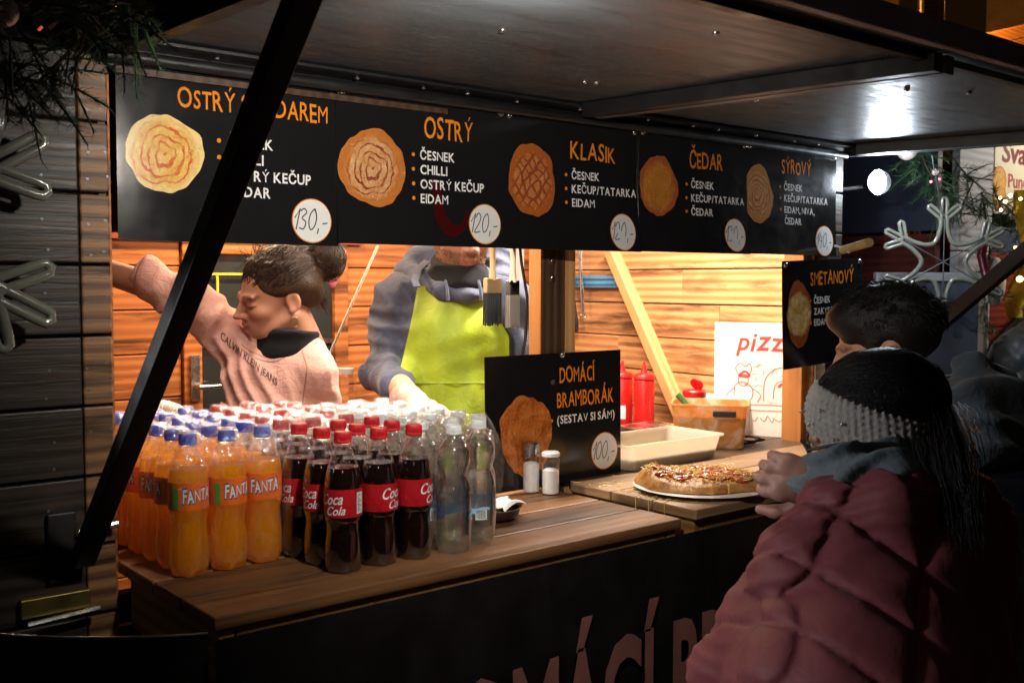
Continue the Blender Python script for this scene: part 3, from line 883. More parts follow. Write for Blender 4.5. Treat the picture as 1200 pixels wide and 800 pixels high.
MAT['pet'] = clear_plastic('pet')
def frosted(name):
    m_ = clear_plastic(name, (1, 1, 1), 0.15, 0.015).copy(); m_.name = name
    nt = m_.node_tree; out = [n for n in nt.nodes if n.type == 'OUTPUT_MATERIAL'][0]
    src = out.inputs[0].links[0].from_socket
    t = nt.nodes.new('ShaderNodeBsdfTranslucent'); t.inputs[0].default_value = (0.95, 0.97, 1, 1)
    mx = nt.nodes.new('ShaderNodeMixShader'); mx.inputs[0].default_value = 0.012
    nt.links.new(src, mx.inputs[1]); nt.links.new(t.outputs[0], mx.inputs[2]); nt.links.new(mx.outputs[0], out.inputs[0])
    return m_


MAT['pet_water'] = frosted('pet_water')
MAT['orangeade'] = cloudy_liquid('orangeade', (1.0, 0.42, 0.0), (1.0, 0.62, 0.0))
M_ = Mat('cola'); M_.set(Base_Color=(0.010, 0.004, 0.003, 1), Roughness=0.05, Coat_Weight=0.5); MAT['cola'] = M_.m
MAT['water'] = water_mat('water')
MAT['cap_blue'] = plain('cap_blue', (0.02, 0.05, 0.52), 0.35, bump=0)
MAT['cap_red'] = plain('cap_red', (0.55, 0.012, 0.02), 0.35, bump=0)
MAT['cap_white'] = plain('cap_white', (0.8, 0.83, 0.85), 0.35, bump=0)
MAT['label_orange'] = plain('label_orange', (0.80, 0.15, 0.012), 0.32, 0, 0.2, 30, bump=0)
MAT['label_red'] = plain('label_red', (0.40, 0.010, 0.016), 0.3, 0, 0.2, 30, bump=0)
MAT['print_white'] = plain('print_white', (0.8, 0.8, 0.8), 0.4, bump=0)
MAT['print_blue'] = plain('print_blue', (0.02, 0.04, 0.28), 0.4, bump=0)
MAT['print_green'] = plain('print_green', (0.08, 0.35, 0.05), 0.4, bump=0)
MAT['print_black'] = plain('print_black', (0.02, 0.02, 0.02), 0.4, bump=0)
MAT['label_film'] = clear_plastic('label_film', (0.93, 0.97, 1.0), 0.06, 0.1)


def wrap(vf, r, z0, a0):
    """flat print bent round a bottle: x runs round it, starting at angle a0"""
    v, f = vf
    return [(r * math.cos(a0 + x / r), r * math.sin(a0 + x / r), z0 + y) for x, y in v], f


def spline(pts, k=4):
    out = []
    p = [np.array(q, float) for q in pts]
    for i in range(len(p) - 1):
        a, b, c, d = p[max(i - 1, 0)], p[i], p[i + 1], p[min(i + 2, len(p) - 1)]
        for j in range(k):
            s = j / k
            out.append(0.5 * (2 * b + (c - a) * s + (2 * a - 5 * b + 4 * c - d) * s * s + (3 * b - a - 3 * c + d) * s ** 3))
    out.append(p[-1])
    return [(max(float(q[0]), 1e-5), float(q[1])) for q in out]


def petal(depth, top):
    def f(a, z):
        if z > top: return 1.0
        return 1.0 - depth * (1 - z / top) * (0.5 + 0.5 * math.cos(5 * a))
    return f


def cut(prof, z):
    out = []
    for (r0, z0), (r1, z1) in zip(prof[:-1], prof[1:]):
        if z0 <= z: out.append((r0, z0))
        if z0 <= z < z1:
            t = (z - z0) / (z1 - z0); out.append((r0 + (r1 - r0) * t, z)); break
    return out


def quad_print(w, h, x=0, y=0, n=6):
    v = [(x + w * i / n, y + h * j) for j in (0, 1) for i in range(n + 1)]
    return np.array(v), [(i, i + 1, n + 2 + i, n + 1 + i) for i in range(n)]


def ridged_cap(mat, parent, z, r, h):
    rm = lambda a, zz: 1.0 + (0.028 * math.cos(40 * a) if 0.002 < zz - z < h - 0.002 else 0)
    MB().lathe([(r * 0.96, z), (r, z + 0.001), (r, z + h * 0.22), (r * 0.965, z + h * 0.26), (r * 0.98, z + h * 0.3), (r * 0.96, z + h - 0.0025), (r * 0.86, z + h), (0.0001, z + h + 0.0004)], 80, rmod=rm).build('cap', mat, parent, 35, world=False)


def soda(kind):
    root = thing('soda_bottle', 'x', 'bottle')
    if kind == 'orange':
        prof = spline([(0.0001, 0.008), (0.018, 0.003), (0.027, 0.0), (0.0315, 0.012), (0.0325, 0.035), (0.0318, 0.055), (0.0295, 0.078), (0.0292, 0.09), (0.0315, 0.106), (0.0322, 0.112), (0.0322, 0.158), (0.0318, 0.168), (0.029, 0.182), (0.0225, 0.198), (0.0155, 0.209), (0.0125, 0.214), (0.0122, 0.219)])
        lz0, lz1, fill, rl = 0.111, 0.157, 0.178, 0.0326
    else:
        prof = spline([(0.0001, 0.008), (0.018, 0.003), (0.027, 0.0), (0.0312, 0.012), (0.0315, 0.035), (0.0302, 0.055), (0.0285, 0.07), (0.0295, 0.084), (0.0318, 0.095), (0.0318, 0.143), (0.0312, 0.153), (0.0275, 0.172), (0.021, 0.192), (0.0150, 0.207), (0.0125, 0.214), (0.0122, 0.219)])
        lz0, lz1, fill, rl = 0.095, 0.142, 0.176, 0.0322
    tw = (lambda a, z: 1.0 + 0.016 * math.sin(6 * a + 70 * z) * math.exp(-((z - 0.07) / 0.035) ** 2)) if kind == 'orange' else (lambda a, z: 1.0 + 0.008 * math.cos(10 * a) * math.exp(-((z - 0.06) / 0.03) ** 2))
    pt = petal(0.16, 0.014)
    MB().lathe(prof, 40, rmod=lambda a, z: tw(a, z) * pt(a, z)).build('shell', MAT['pet'], root, 60, world=False)
    liq = cut([(max(r - 0.0008, 1e-5), z + (0.0006 if z < 0.02 else 0)) for r, z in prof], fill)
    liq.append((0.0001, fill + 0.0001))
    MB().lathe(liq, 40, rmod=lambda a, z: tw(a, z) * pt(a, z)).build('drink', MAT['orangeade' if kind == 'orange' else 'cola'], root, 50, world=False)
    lab = MB().lathe([(rl, lz0), (rl + 0.0002, lz0 + 0.002), (rl + 0.0002, lz1 - 0.002), (rl, lz1)], 40)
    lab.f = [q for q in lab.f if len(q) == 4]
    L = lab.build('label', MAT['label_' + ('orange' if kind == 'orange' else 'red')], root, 60, world=False)
    R = rl + 0.0005
    if kind == 'orange':
        for a0 in (0.35, 3.45):
            v, f = fit_text('FANTA', 0, 0, 0.0215, 0.053, 0.085, jitter=0.10, slope=0.10)
            MB().add(*wrap((v, f), R, lz0 + 0.0125, a0)).build('lettering_shadow', MAT['print_blue'], L, world=False)
            v, f = fit_text('FANTA', 0, 0, 0.0205, 0.051, 0.03, jitter=0.10, slope=0.10)
            MB().add(*wrap((v, f), R + 0.0003, lz0 + 0.013, a0 + .02)).build('lettering', MAT['print_white'], L, world=False)
            MB().add(*wrap(quad_print(0.011, 0.034, -0.018, 0.004), R, lz0, a0)).build('side_panel', MAT['print_green'], L, world=False)
        MB().add(*wrap(quad_print(0.012, 0.014, 0, 0.006), R, lz0, 2.5)).build('small_print', MAT['print_blue'], L, world=False)
    else:
        for a0 in (0.5, 3.6):
            v, f = fit_text('Coca', 0, 0, 0.019, 0.042, 0.012, shear=0.35, slope=0.06)
            v2, f2 = fit_text('Cola', 0.012, -0.017, 0.015, 0.034, 0.012, shear=0.35, slope=0.06)
            V = np.concatenate([v, v2]); F = list(f) + [tuple(i + len(v) for i in q) for q in f2]
            MB().add(*wrap((V, F), R, lz0 + 0.021, a0)).build('lettering', MAT['print_white'], L, world=False)
        v, f = quad_print(0.015, 0.036, 0, 0.005)
        MB().add(*wrap((v, f), R, lz0, 2.55)).build('nutrition_panel', MAT['print_white'], L, world=False)
        MB().add(*wrap(quad_print(0.004, 0.036, 0.0155, 0.005, 3), R, lz0, 2.55)).build('green_strip', MAT['print_green'], L, world=False)
        b = MB()
        for k in range(13):
            b.add(*wrap(quad_print(0.003 + 0.008 * ((k * 37) % 10) / 10, 0.0011, 0.0015, 0.0075 + k * 0.0025, 2), R + 0.0002, lz0, 2.55))
        b.build('small_print', MAT['print_black'], L, world=False)
    ridged_cap(MAT['cap_blue' if kind == 'orange' else 'cap_red'], root, 0.2165, 0.0148, 0.019)
    MB().lathe([(0.0155, 0.2125), (0.0165, 0.213), (0.0165, 0.2145), (0.0130, 0.215)], 24).build('neck_ring', MAT['pet'], root, 50, world=False)
    return root


def water_bottle():
    root = thing('water_bottle', 'x', 'bottle')
    prof = spline([(0.0001, 0.010), (0.016, 0.003), (0.026, 0.0), (0.0318, 0.014), (0.0328, 0.032), (0.0325, 0.040), (0.0325, 0.098), (0.0318, 0.112), (0.0275, 0.128), (0.0245, 0.137), (0.0265, 0.146), (0.0306, 0.160), (0.0310, 0.172), (0.0285, 0.186), (0.0215, 0.198), (0.0145, 0.206), (0.0125, 0.211), (0.0120, 0.216)])
    pt = petal(0.24, 0.034)
    MB().lathe(prof, 40, rmod=pt).build('shell', MAT['pet_water'], root, 60, world=False)
    liq = cut([(max(r - 0.0009, 1e-5), z + (0.001 if z < 0.02 else 0)) for r, z in prof], 0.190); liq.append((0.0001, 0.1901))
    MB().lathe(liq, 40, rmod=pt).build('drink', MAT['water'], root, 50, world=False)
    R = 0.0331
    lab = MB().lathe([(R, 0.044), (R, 0.096)], 40); lab.f = [q for q in lab.f if len(q) == 4]
    L = lab.build('label', MAT['label_film'], root, 60, world=False)
    v = np.array([(0.12 * i / 30, 0.019 + 0.004 * math.sin(i * .5) + j * (0.007 + 0.003 * math.sin(i * .37))) for j in (0, 1) for i in range(31)])
    MB().add(*wrap((v, [(i, i + 1, 32 + i, 31 + i) for i in range(30)]), R + .0003, 0.044, 0.4)).build('wave_print', plain('print_sky', (0.30, 0.58, 0.80), 0.4, bump=0), L, world=False)
    b = MB(); x = 0
    r = random.Random(4)
    while x < 0.018:
        w = r.choice((0.0004, 0.0007, 0.0011)); b.add(*wrap(quad_print(w, 0.016, x, 0.0, 1), R + .0004, 0.050, 3.2)); x += w + r.choice((0.0005, 0.0008))
    b.build('barcode', MAT['print_black'], L, world=False)
    MB().add(*wrap(quad_print(0.022, 0.020, -0.002, -0.002), R + .0002, 0.050, 3.2)).build('barcode_field', MAT['print_white'], L, world=False)
    b = MB()
    for k in range(9):
        b.add(*wrap(quad_print(0.01 + 0.018 * r.random(), 0.0010, 0, 0.003 + k * 0.0028, 3), R + .0003, 0.060, 4.4))
    b.build('small_print', MAT['print_blue'], L, world=False)
    ridged_cap(MAT['cap_white'], root, 0.213, 0.0145, 0.016)
    return root


ORD = ['first', 'second', 'third', 'fourth', 'fifth', 'sixth']
protos = {}


def put_bottle(kind, x, y, label, group, rz):
    if kind not in protos:
        o = water_bottle() if kind == 'water' else soda(kind)
        protos[kind] = o
    else:
        o = copy_tree(protos[kind])
    o.location = (x, y, CZ + 0.0005); o.rotation_euler = (0, 0, rz)
    o['label'] = label; o['group'] = group
    return o


r_ = random.Random(11)
jit = lambda s=0.002: r_.uniform(-s, s)
# orange drink: shrink-wrapped pack, three across and six deep
orange_xy = []
rows = ['in the front row', 'in the second row back', 'in the third row back', 'in the fourth row back', 'in the fifth row back', 'in the rear row']
acr = ['by the timber wall', 'in the middle', 'beside the cola']
ang = {(0, 0): -2.62, (1, 0): -2.50, (2, 0): -3.05, (0, 1): -4.6, (0, 2): -3.3, (0, 3): -4.4}
for j in range(6):
    for i in range(3):
        x, y = 0.690 + 0.0685 * i + jit(), 1.672 + 0.0665 * j + jit() + (0.004 if i == 2 else 0)
        orange_xy.append((x, y))
        put_bottle('orange', x, y, f'blue-capped orange drink bottle {rows[j]} of its pack, {acr[i]}', 'orange drink bottles', ang.get((i, j), r_.uniform(0, 6.28)))
cola_open = []; cola_pack = []
acr = ['beside the orangeade', 'in the middle', 'beside the water']
ang = {(0, 0): -3.9, (1, 0): -2.45, (2, 0): -2.3, (0, 1): -4.15, (0, 2): -4.3}
for j in range(3):
    for i in range(3):
        x, y = 0.897 + 0.0745 * i + jit(.003) - 0.002 * j, 1.530 + 0.067 * j + jit(.003)
        cola_open.append((x, y))
        put_bottle('cola', x, y, f'red-capped cola bottle, loose, {rows[j].replace("rear", "last")}, {acr[i]}', 'loose cola bottles', ang.get((i, j), r_.uniform(0, 6.28)))
for j in range(5):
    for i in range(3):
        x, y = 0.890 + 0.0685 * i + jit(), 1.735 + 0.0665 * j + jit()
        cola_pack.append((x, y))
        put_bottle('cola', x, y, f'wrapped red-capped cola bottle {rows[j]} of its pack, {acr[i]}', 'wrapped cola bottles', r_.uniform(0, 6.28))
put_bottle('water', 1.118, 1.512, 'clear water bottle at the counter edge touching the loose cola', 'loose water bottles', -1.6)
put_bottle('water', 1.196, 1.540, 'clear water bottle with a barcode facing out, last before the shakers', 'loose water bottles', 0.75)
water_pack = []
acr = ['beside the cola', 'in the middle', 'by the board']
for j in range(6):
    for i in range(3):
        x, y = 1.105 + 0.069 * i + jit(), 1.598 + 0.069 * j + jit()
        water_pack.append((x, y))
        put_bottle('water', x, y, f'wrapped white-capped water bottle {rows[j]} of its pack, {acr[i]}', 'wrapped water bottles', r_.uniform(0, 6.28))


# shrink film over the packs
def film_mat():
    M = Mat('shrink_film')
    co = M.co()
    wr = M.noise(M.n('Mapping', {'Vector': co, 'Scale': (1, 1, 0.6)}).outputs[0], 26, 4, 0.6, 1.6)
    gl = M.n('BsdfGlossy', {'Color': (1, 1, 1, 1), 'Roughness': 0.13})
    nm = M.n('Bump', {'Height': wr, 'Strength': 0.7, 'Distance': 0.012}); M.l(nm.outputs[0], gl.inputs['Normal'])
    df = M.n('BsdfDiffuse', {'Color': (0.9, 0.9, 0.9, 1)}); tl = M.n('BsdfTranslucent', {'Color': (0.9, 0.9, 0.9, 1)})
    m1 = M.n('MixShader', {0: 0.5}); M.l(df.outputs[0], m1.inputs[1]); M.l(tl.outputs[0], m1.inputs[2])
    m2 = M.n('MixShader', {0: 0.45}); M.l(gl.outputs[0], m2.inputs[1]); M.l(m1.outputs[0], m2.inputs[2])
    tr = M.n('BsdfTransparent', {'Color': (0.97, 0.97, 0.97, 1)})
    fac = M.math('MULTIPLY', M.ramp(wr, [(0.40, 0.10), (0.50, 0.22), (0.56, 0.55), (0.64, 0.20)]), M.math('ADD', 0.62, M.math('MULTIPLY', M.n('LayerWeight', {'Blend': 0.35}).outputs[1], 0.9)))
    nz = M.math('ABSOLUTE', M.n('SeparateXYZ', {0: M.n('NewGeometry').outputs['Normal']}).outputs[2])
    fac = M.math('MULTIPLY', fac, M.math('ADD', 0.22, M.math('MULTIPLY', nz, 0.9)))
    mx = M.n('MixShader', {0: fac}); M.l(tr.outputs[0], mx.inputs[1]); M.l(m2.outputs[0], mx.inputs[2])
    M.l(mx.outputs[0], M.out.inputs[0])
    return M.m


MAT['film'] = film_mat()


def shrink_film(xy, label, skirt=0.10, seed=1, ztop=0.2375):
    A = np.array(xy); pad = 0.034
    lo = A.min(0) - pad; hi = A.max(0) + pad
    root = thing('shrink_film', label, 'plastic wrap', (float(lo[0]), float(lo[1]), CZ), group='shrink wrap over bottle packs')
    r = random.Random(seed); ph = [(r.uniform(20, 60), r.uniform(20, 60), r.uniform(0, 6)) for _ in range(5)]

    def top(x, y):
        d = np.sqrt(((A - [x, y]) ** 2).sum(1)).min()
        z = ztop + 0.0016 - 0.030 * max(0, d - 0.0165) / 0.03
        edge = min(x - lo[0], hi[0] - x, y - lo[1], hi[1] - y)
        z -= 0.05 * math.exp(-max(edge, 0) / 0.011)
        z += 0.0022 * sum(math.sin(a * x * 2 + b * y * 2 + c) for a, b, c in ph) * (0.25 if d < 0.02 else 1)
        return max(z, 0.14) if d > 0.017 else max(z, ztop + 0.0012)
    n = 44
    m2 = int(n * (hi[1] - lo[1]) / (hi[0] - lo[0]))
    mb = MB().grid(lambda u, v: (lo[0] + u * (hi[0] - lo[0]), lo[1] + v * (hi[1] - lo[1]), CZ + top(lo[0] + u * (hi[0] - lo[0]), lo[1] + v * (hi[1] - lo[1]))), n, m2)
    # sides: scalloped round the outer bottles
    per = [(i, 0) for i in range(n)] + [(n, j) for j in range(m2)] + [(i, m2) for i in range(n, 0, -1)] + [(0, j) for j in range(m2, 0, -1)]
    base = len(mb.v)
    lv = 5
    for k in range(1, lv + 1):
        for (i, j) in per:
            x, y, z = mb.v[j * (n + 1) + i]
            t = k / lv
            zz = z + (CZ + 0.235 - skirt - 0.10 - z) * t + 0.003 * math.sin(i * 0.9 + j * 1.1 + seed)
            d = np.sqrt(((A - [x, y]) ** 2).sum(1)).min()
            pull = max(0, d - 0.0345) * 0.55 * t
            cx, cy = A[np.argmin(((A - [x, y]) ** 2).sum(1))]
            L = math.hypot(x - cx, y - cy) or 1
            mb.v.append((x - (x - cx) / L * pull, y - (y - cy) / L * pull, zz))
    P = len(per)
    for k in range(lv):
        for q in range(P):
            a = (per[q][1] * (n + 1) + per[q][0]) if k == 0 else base + (k - 1) * P + q
            b = (per[(q + 1) % P][1] * (n + 1) + per[(q + 1) % P][0]) if k == 0 else base + (k - 1) * P + (q + 1) % P
            mb.f.append((b, a, base + k * P + q, base + k * P + (q + 1) % P))
    mb.build('film', MAT['film'], root, 60)


shrink_film(orange_xy, 'clear crinkled shrink wrap over the orange drink pack', 0.12, 3)
shrink_film(cola_pack, 'clear crinkled shrink wrap over the rear cola pack', 0.10, 5)
shrink_film(water_pack, 'clear crinkled shrink wrap over the water pack', 0.10, 9, 0.231)

# ------------------------------------------------------------------ things on the benches
MAT['salt'] = plain('salt', (0.82, 0.82, 0.82), 0.9, 0, 0.08, 60, bump=0.3, bscale=500)
MAT['steel_lid'] = plain('steel_lid', (0.45, 0.45, 0.46), 0.28, 1.0, 0.2, 20, bump=0.1)
MAT['tub'] = None
M_ = Mat('milky_plastic')
M_.set(Base_Color=(0.82, 0.74, 0.64, 1), Roughness=0.35)
tl = M_.n('BsdfTranslucent', {'Color': (0.85, 0.78, 0.68, 1)}); tp_ = M_.n('BsdfTransparent', {'Color': (0.9, 0.86, 0.8, 1)})
m1 = M_.n('MixShader', {0: 0.5}); M_.l(M_.b.outputs[0], m1.inputs[1]); M_.l(tl.outputs[0], m1.inputs[2])
m2 = M_.n('MixShader', {0: 0.28}); M_.l(m1.outputs[0], m2.inputs[1]); M_.l(tp_.outputs[0], m2.inputs[2]); M_.l(m2.outputs[0], M_.out.inputs[0])
MAT['tub'] = M_.m


def shaker(loc, h, lid_h, lid_mat, label):
    t = thing('salt_shaker', label, 'salt shaker', loc, group='glass shakers on the counter')
    r = 0.0205
    MB().lathe([(0.0001, 0.001), (r - 0.002, 0), (r, 0.003), (r, h - lid_h - 0.006), (r - 0.002, h - lid_h)], 12).build('glass_jar', MAT['pet'], t, 30, world=False)
    MB().lathe([(0.0001, 0.004), (r - 0.002, 0.004), (r - 0.0018, h * 0.56), (r - 0.008, h * 0.60), (0.0001, h * 0.62)], 16).build('salt', MAT['salt'], t, 50, world=False)
    MB().lathe([(r - 0.0015, h - lid_h), (r + 0.0005, h - lid_h + 0.001), (r + 0.0005, h - 0.004), (r - 0.003, h - 0.001), (0.0001, h)], 28).build('lid', lid_mat, t, 35, world=False)
    return t


shaker((1.574, 1.828, CZ), 0.118, 0.034, MAT['steel_lid'], 'taller glass salt shaker with a dark steel lid before the fritter board')
shaker((1.594, 1.782, CZ), 0.100, 0.012, MAT['cap_white'], 'shorter glass salt jar with a flat white lid')
# brown dish with paper napkins behind the water
t = thing('napkin_dish', 'small brown dish with crumpled white napkins behind the barcode bottle', 'dish', (1.335, 1.665, CZ))
MB().lathe([(0.0001, 0.002), (0.035, 0.0), (0.05, 0.012), (0.054, 0.026), (0.051, 0.026), (0.047, 0.013), (0.0001, 0.006)], 28).build('bowl', plain('brown_bowl', (0.06, 0.03, 0.015), 0.35), t, 50, world=False)
for k, (a, L) in enumerate(((-0.2, 0.05), (0.8, 0.045), (2.4, 0.05))):
    MB().grid(lambda u, v: (0.012 * math.cos(a) + (u - .5) * 0.05 * math.cos(a + 1.5) + v * L * math.cos(a), 0.012 * math.sin(a) + (u - .5) * 0.05 * math.sin(a + 1.5) + v * L * math.sin(a), 0.018 + 0.018 * math.sin(v * 2.4 + u) + 0.005 * math.sin(9 * u + k)), 8, 8).build('napkin', plain('napkin_paper', (0.8, 0.8, 0.78), 0.8), t, 60, world=False)

# plate with a loaded flatbread
t = thing('plate', 'white plate under the loaded flatbread on the serving bench', 'plate', (1.838, 1.545, C2))
MB().lathe([(0.0001, 0.004), (0.075, 0.003), (0.085, 0.0), (0.09, 0.003), (0.146, 0.0085), (0.152, 0.0105), (0.147, 0.0105), (0.09, 0.007), (0.0001, 0.0062)], 56).build('dish', plain('porcelain', (0.8, 0.8, 0.79), 0.2, var=0.04, bump=0), t, 50, world=False)
fb = thing('flatbread', 'loaded flatbread with ketchup and grated cheese on the white plate', 'flatbread', (1.838, 1.545, C2 + 0.0075))
ax = Vector((0.7697, -0.6384)); ay = Vector((0.6384, 0.7697))
fr = random.Random(5)
fph = [(fr.uniform(15, 50), fr.uniform(15, 50), fr.uniform(0, 6)) for _ in range(7)]


def bread_h(p, q):
    e = math.sqrt((p / 0.150) ** 2 + (q / 0.106) ** 2)
    n = sum(math.sin(a * p + b * q + c) for a, b, c in fph) / 7
    base = 0.019 + 0.009 * n + 0.016 * math.exp(-((p + 0.105) / 0.035) ** 2)
    return e, max(0.0, (0.010 + base * max(0, 1 - e ** 2.2)) * min(1, max(0, (1.03 - e) / 0.12)) + 0.012 * math.exp(-((p + 0.125) / 0.03) ** 2) * min(1, max(0, (1.03 - e) / 0.12)))


mb = MB()
NR, NA = 26, 90
vs = []
for side in (1, 0):
    for i in range(NR + 1):
        for k in range(NA):
            a = 2 * math.pi * k / NA; rr = i / NR * (1.0 + 0.05 * math.sin(3 * a + 1) + 0.03 * math.sin(7 * a))
            p, q = 0.150 * rr * math.cos(a), 0.106 * rr * math.sin(a)
            e, hz = bread_h(p / (1.0 + 0.05 * math.sin(3 * a + 1) + 0.03 * math.sin(7 * a)), q / (1.0 + 0.05 * math.sin(3 * a + 1) + 0.03 * math.sin(7 * a)))
            z = 0.004 + hz if side else 0.001 + 0.008 * max(0, e - 0.7) ** 2 * 3
            vs.append((ax.x * p + ay.x * q, ax.y * p + ay.y * q, z))
K = (NR + 1) * NA
fs = []
for i in range(NR):
    for k in range(NA):
        a_, b_, c_, d_ = i * NA + k, i * NA + (k + 1) % NA, (i + 1) * NA + (k + 1) % NA, (i + 1) * NA + k
        fs.append((a_, d_, c_, b_)); fs.append((K + a_, K + b_, K + c_, K + d_))
for k in range(NA):
    fs.append((NR * NA + k, K + NR * NA + k, K + NR * NA + (k + 1) % NA, NR * NA + (k + 1) % NA))
M_ = Mat('fried_dough')
co = M_.co(); n1 = M_.noise(co, 38, 6, 0.65); n2 = M_.noise(co, 120, 3)
M_.set(Base_Color=M_.ramp(n1, [(0.28, (0.18, 0.055, 0.012)), (0.45, (0.42, 0.17, 0.035)), (0.62, (0.62, 0.32, 0.09)), (0.8, (0.72, 0.48, 0.2))]), Roughness=0.42, Subsurface_Weight=0.1, Subsurface_Radius=(0.01, 0.004, 0.002))
M_.bump(M_.math('ADD', n1, M_.math('MULTIPLY', n2, 0.4)), 0.8, 0.006)
mb.add(vs, fs).build('bread', M_.m, fb, 60, world=False)
# ketchup layer
M_ = Mat('ketchup'); M_.set(Base_Color=M_.ramp(M_.noise(M_.co(), 40, 3), [(0.3, (0.25, 0.012, 0.006)), (0.7, (0.50, 0.04, 0.012))]), Roughness=0.18, Coat_Weight=0.4)
M_.bump(M_.noise(M_.co(), 60, 3), 0.5, 0.004)
MAT['ketchup'] = M_.m
sm = MB()
for _ in range(95):
    p0 = fr.uniform(-0.10, 0.11); q0 = fr.uniform(-0.065, 0.065)
    if (p0 / .125) ** 2 + (q0 / .08) ** 2 > 1: continue
    pts = []
    for k in range(7):
        p = p0 + (k - 3) * 0.007 * fr.uniform(.6, 1.2); q = q0 + 0.006 * math.sin(k + p0 * 90)
        if (p / .132) ** 2 + (q / .088) ** 2 > 1: continue
        pts.append((ax.x * p + ay.x * q, ax.y * p + ay.y * q, 0.0055 + bread_h(p, q)[1]))
    if len(pts) > 3: sm.tube(pts, [0.0015] + [fr.uniform(.0045, .009)] * (len(pts) - 2) + [0.0015], 8, flat=0.6)
tag(sm.build('ketchup_streaks', MAT['ketchup'], fb, 60, world=False), kind='stuff')
M_ = Mat('grated_cheese'); isl = M_.n('NewGeometry').outputs['Random Per Island']
M_.set(Base_Color=M_.ramp(isl, [(0.0, (0.75, 0.42, 0.07)), (0.6, (0.85, 0.6, 0.18)), (1.0, (0.88, 0.74, 0.40))]), Roughness=0.4)
MAT['cheese'] = M_.m
ch = MB()
for _ in range(520):
    a = fr.uniform(0, 6.28); rr = math.sqrt(fr.random()) * 0.93
    p, q = 0.140 * rr * math.cos(a), 0.098 * rr * math.sin(a)
    z = 0.0075 + bread_h(p, q)[1] + fr.uniform(0, 0.008) * (1 - rr * .6)
    c = Vector((ax.x * p + ay.x * q, ax.y * p + ay.y * q, z))
    d = Vector((fr.gauss(0, 1), fr.gauss(0, 1), fr.gauss(0, .35))).normalized()
    L = fr.uniform(.007, .02); bend = Vector((fr.gauss(0, 1), fr.gauss(0, 1), fr.gauss(0, .5))) * 0.0025
    ch.tube([c - d * L / 2, c + bend, c + d * L / 2], fr.uniform(.0007, .0011), 4)
for _ in range(14):   # shreds hanging over the rim toward the customer
    a = fr.uniform(-2.6, -1.2)
    p, q = 0.128 * math.cos(a), 0.093 * math.sin(a)
    c = Vector((ax.x * p + ay.x * q, ax.y * p + ay.y * q, 0.022)); o = Vector((-ay.x, -ay.y, 0)) * 0.008
    ch.tube([c, c + o + Vector((0, 0, -0.004)), c + o * 1.5 + Vector((fr.uniform(-.004, .004), 0, -0.018 - fr.random() * .016))], 0.001, 4)
tag(ch.build('grated_cheese', MAT['cheese'], fb, world=False), kind='stuff')
cs = MB()
for _ in range(70):
    x, y = fr.uniform(1.68, 2.25), fr.uniform(1.42, 1.78)
    if fr.random() < .5: x, y = fr.uniform(1.67, 1.75), fr.uniform(1.45, 1.74)
    if (x - 1.838) ** 2 + (y - 1.545) ** 2 < 0.145 ** 2: continue
    d = fr.uniform(0, 6.28); L = fr.uniform(.008, .028); k = fr.uniform(-.7, .7)
    cs.tube([(x, y, C2 + .0012), (x + L * .5 * math.cos(d), y + L * .5 * math.sin(d), C2 + .0016), (x + L * math.cos(d + k), y + L * math.sin(d + k), C2 + .0012)], 0.0009, 4)
for (x, y) in ((1.666, 1.585), (1.664, 1.545), (1.665, 1.50)):
    cs.tube([(x + .014, y, C2 + .001), (x - .003, y - .004, C2 + .003), (x - .006, y - .008, C2 - .022), (x - .0055, y - .012, C2 - .045)], 0.0009, 4)
o = cs.build('cheese_shreds', MAT['cheese'])
tag(o, 'stray shreds of grated cheese scattered over the serving bench', 'cheese shreds', kind='stuff')


# plastic tubs
def tub(loc, L, W, h, rotz, label, fill=None, splash=False, name='plastic_tub'):
    t = thing(name, label, 'plastic tub', loc, rotz)
    b = MB()
    w2, l2 = W / 2, L / 2
    tk = 0.0022

    def ring(s, z, k=6, rad=0.018):
        out = []
        for cx, cy, a0 in ((1, 1, 0), (-1, 1, 90), (-1, -1, 180), (1, -1, 270)):
            for q in range(k):
                a = math.radians(a0 + 90 * q / (k - 1))
                out.append((cx * (l2 * s - rad) + rad * math.cos(a), cy * (w2 * s - rad) + rad * math.sin(a), z))
        return out
    rings = [ring(0.86, 0.0), ring(0.90, 0.004), ring(0.985, h - 0.006), ring(1.04, h - 0.005), ring(1.045, h), ring(0.985, h), ring(0.97, h - 0.006), ring(0.885, 0.006)]
    vs = [p for r in rings for p in r]; n = len(rings[0])
    fs = [(i * n + k, i * n + (k + 1) % n, (i + 1) * n + (k + 1) % n, (i + 1) * n + k) for i in range(len(rings) - 1) for k in range(n)]
    fs += [tuple(range(n - 1, -1, -1)), tuple((len(rings) - 1) * n + k for k in range(n))]
    b.add(vs, fs).build('tub', MAT['tub'], t, 40, world=False)
    if fill:
        vs = ring(0.885, 0.008) + ring(0.885 + 0.09 * fill[1], 0.008 + h * fill[1] * 0.9)
        MB().add(vs, [tuple(range(n - 1, -1, -1)), tuple(range(n, 2 * n))] + [(k, (k + 1) % n, n + (k + 1) % n, n + k) for k in range(n)]).build('contents', fill[0], t, 40, world=False)
    return t


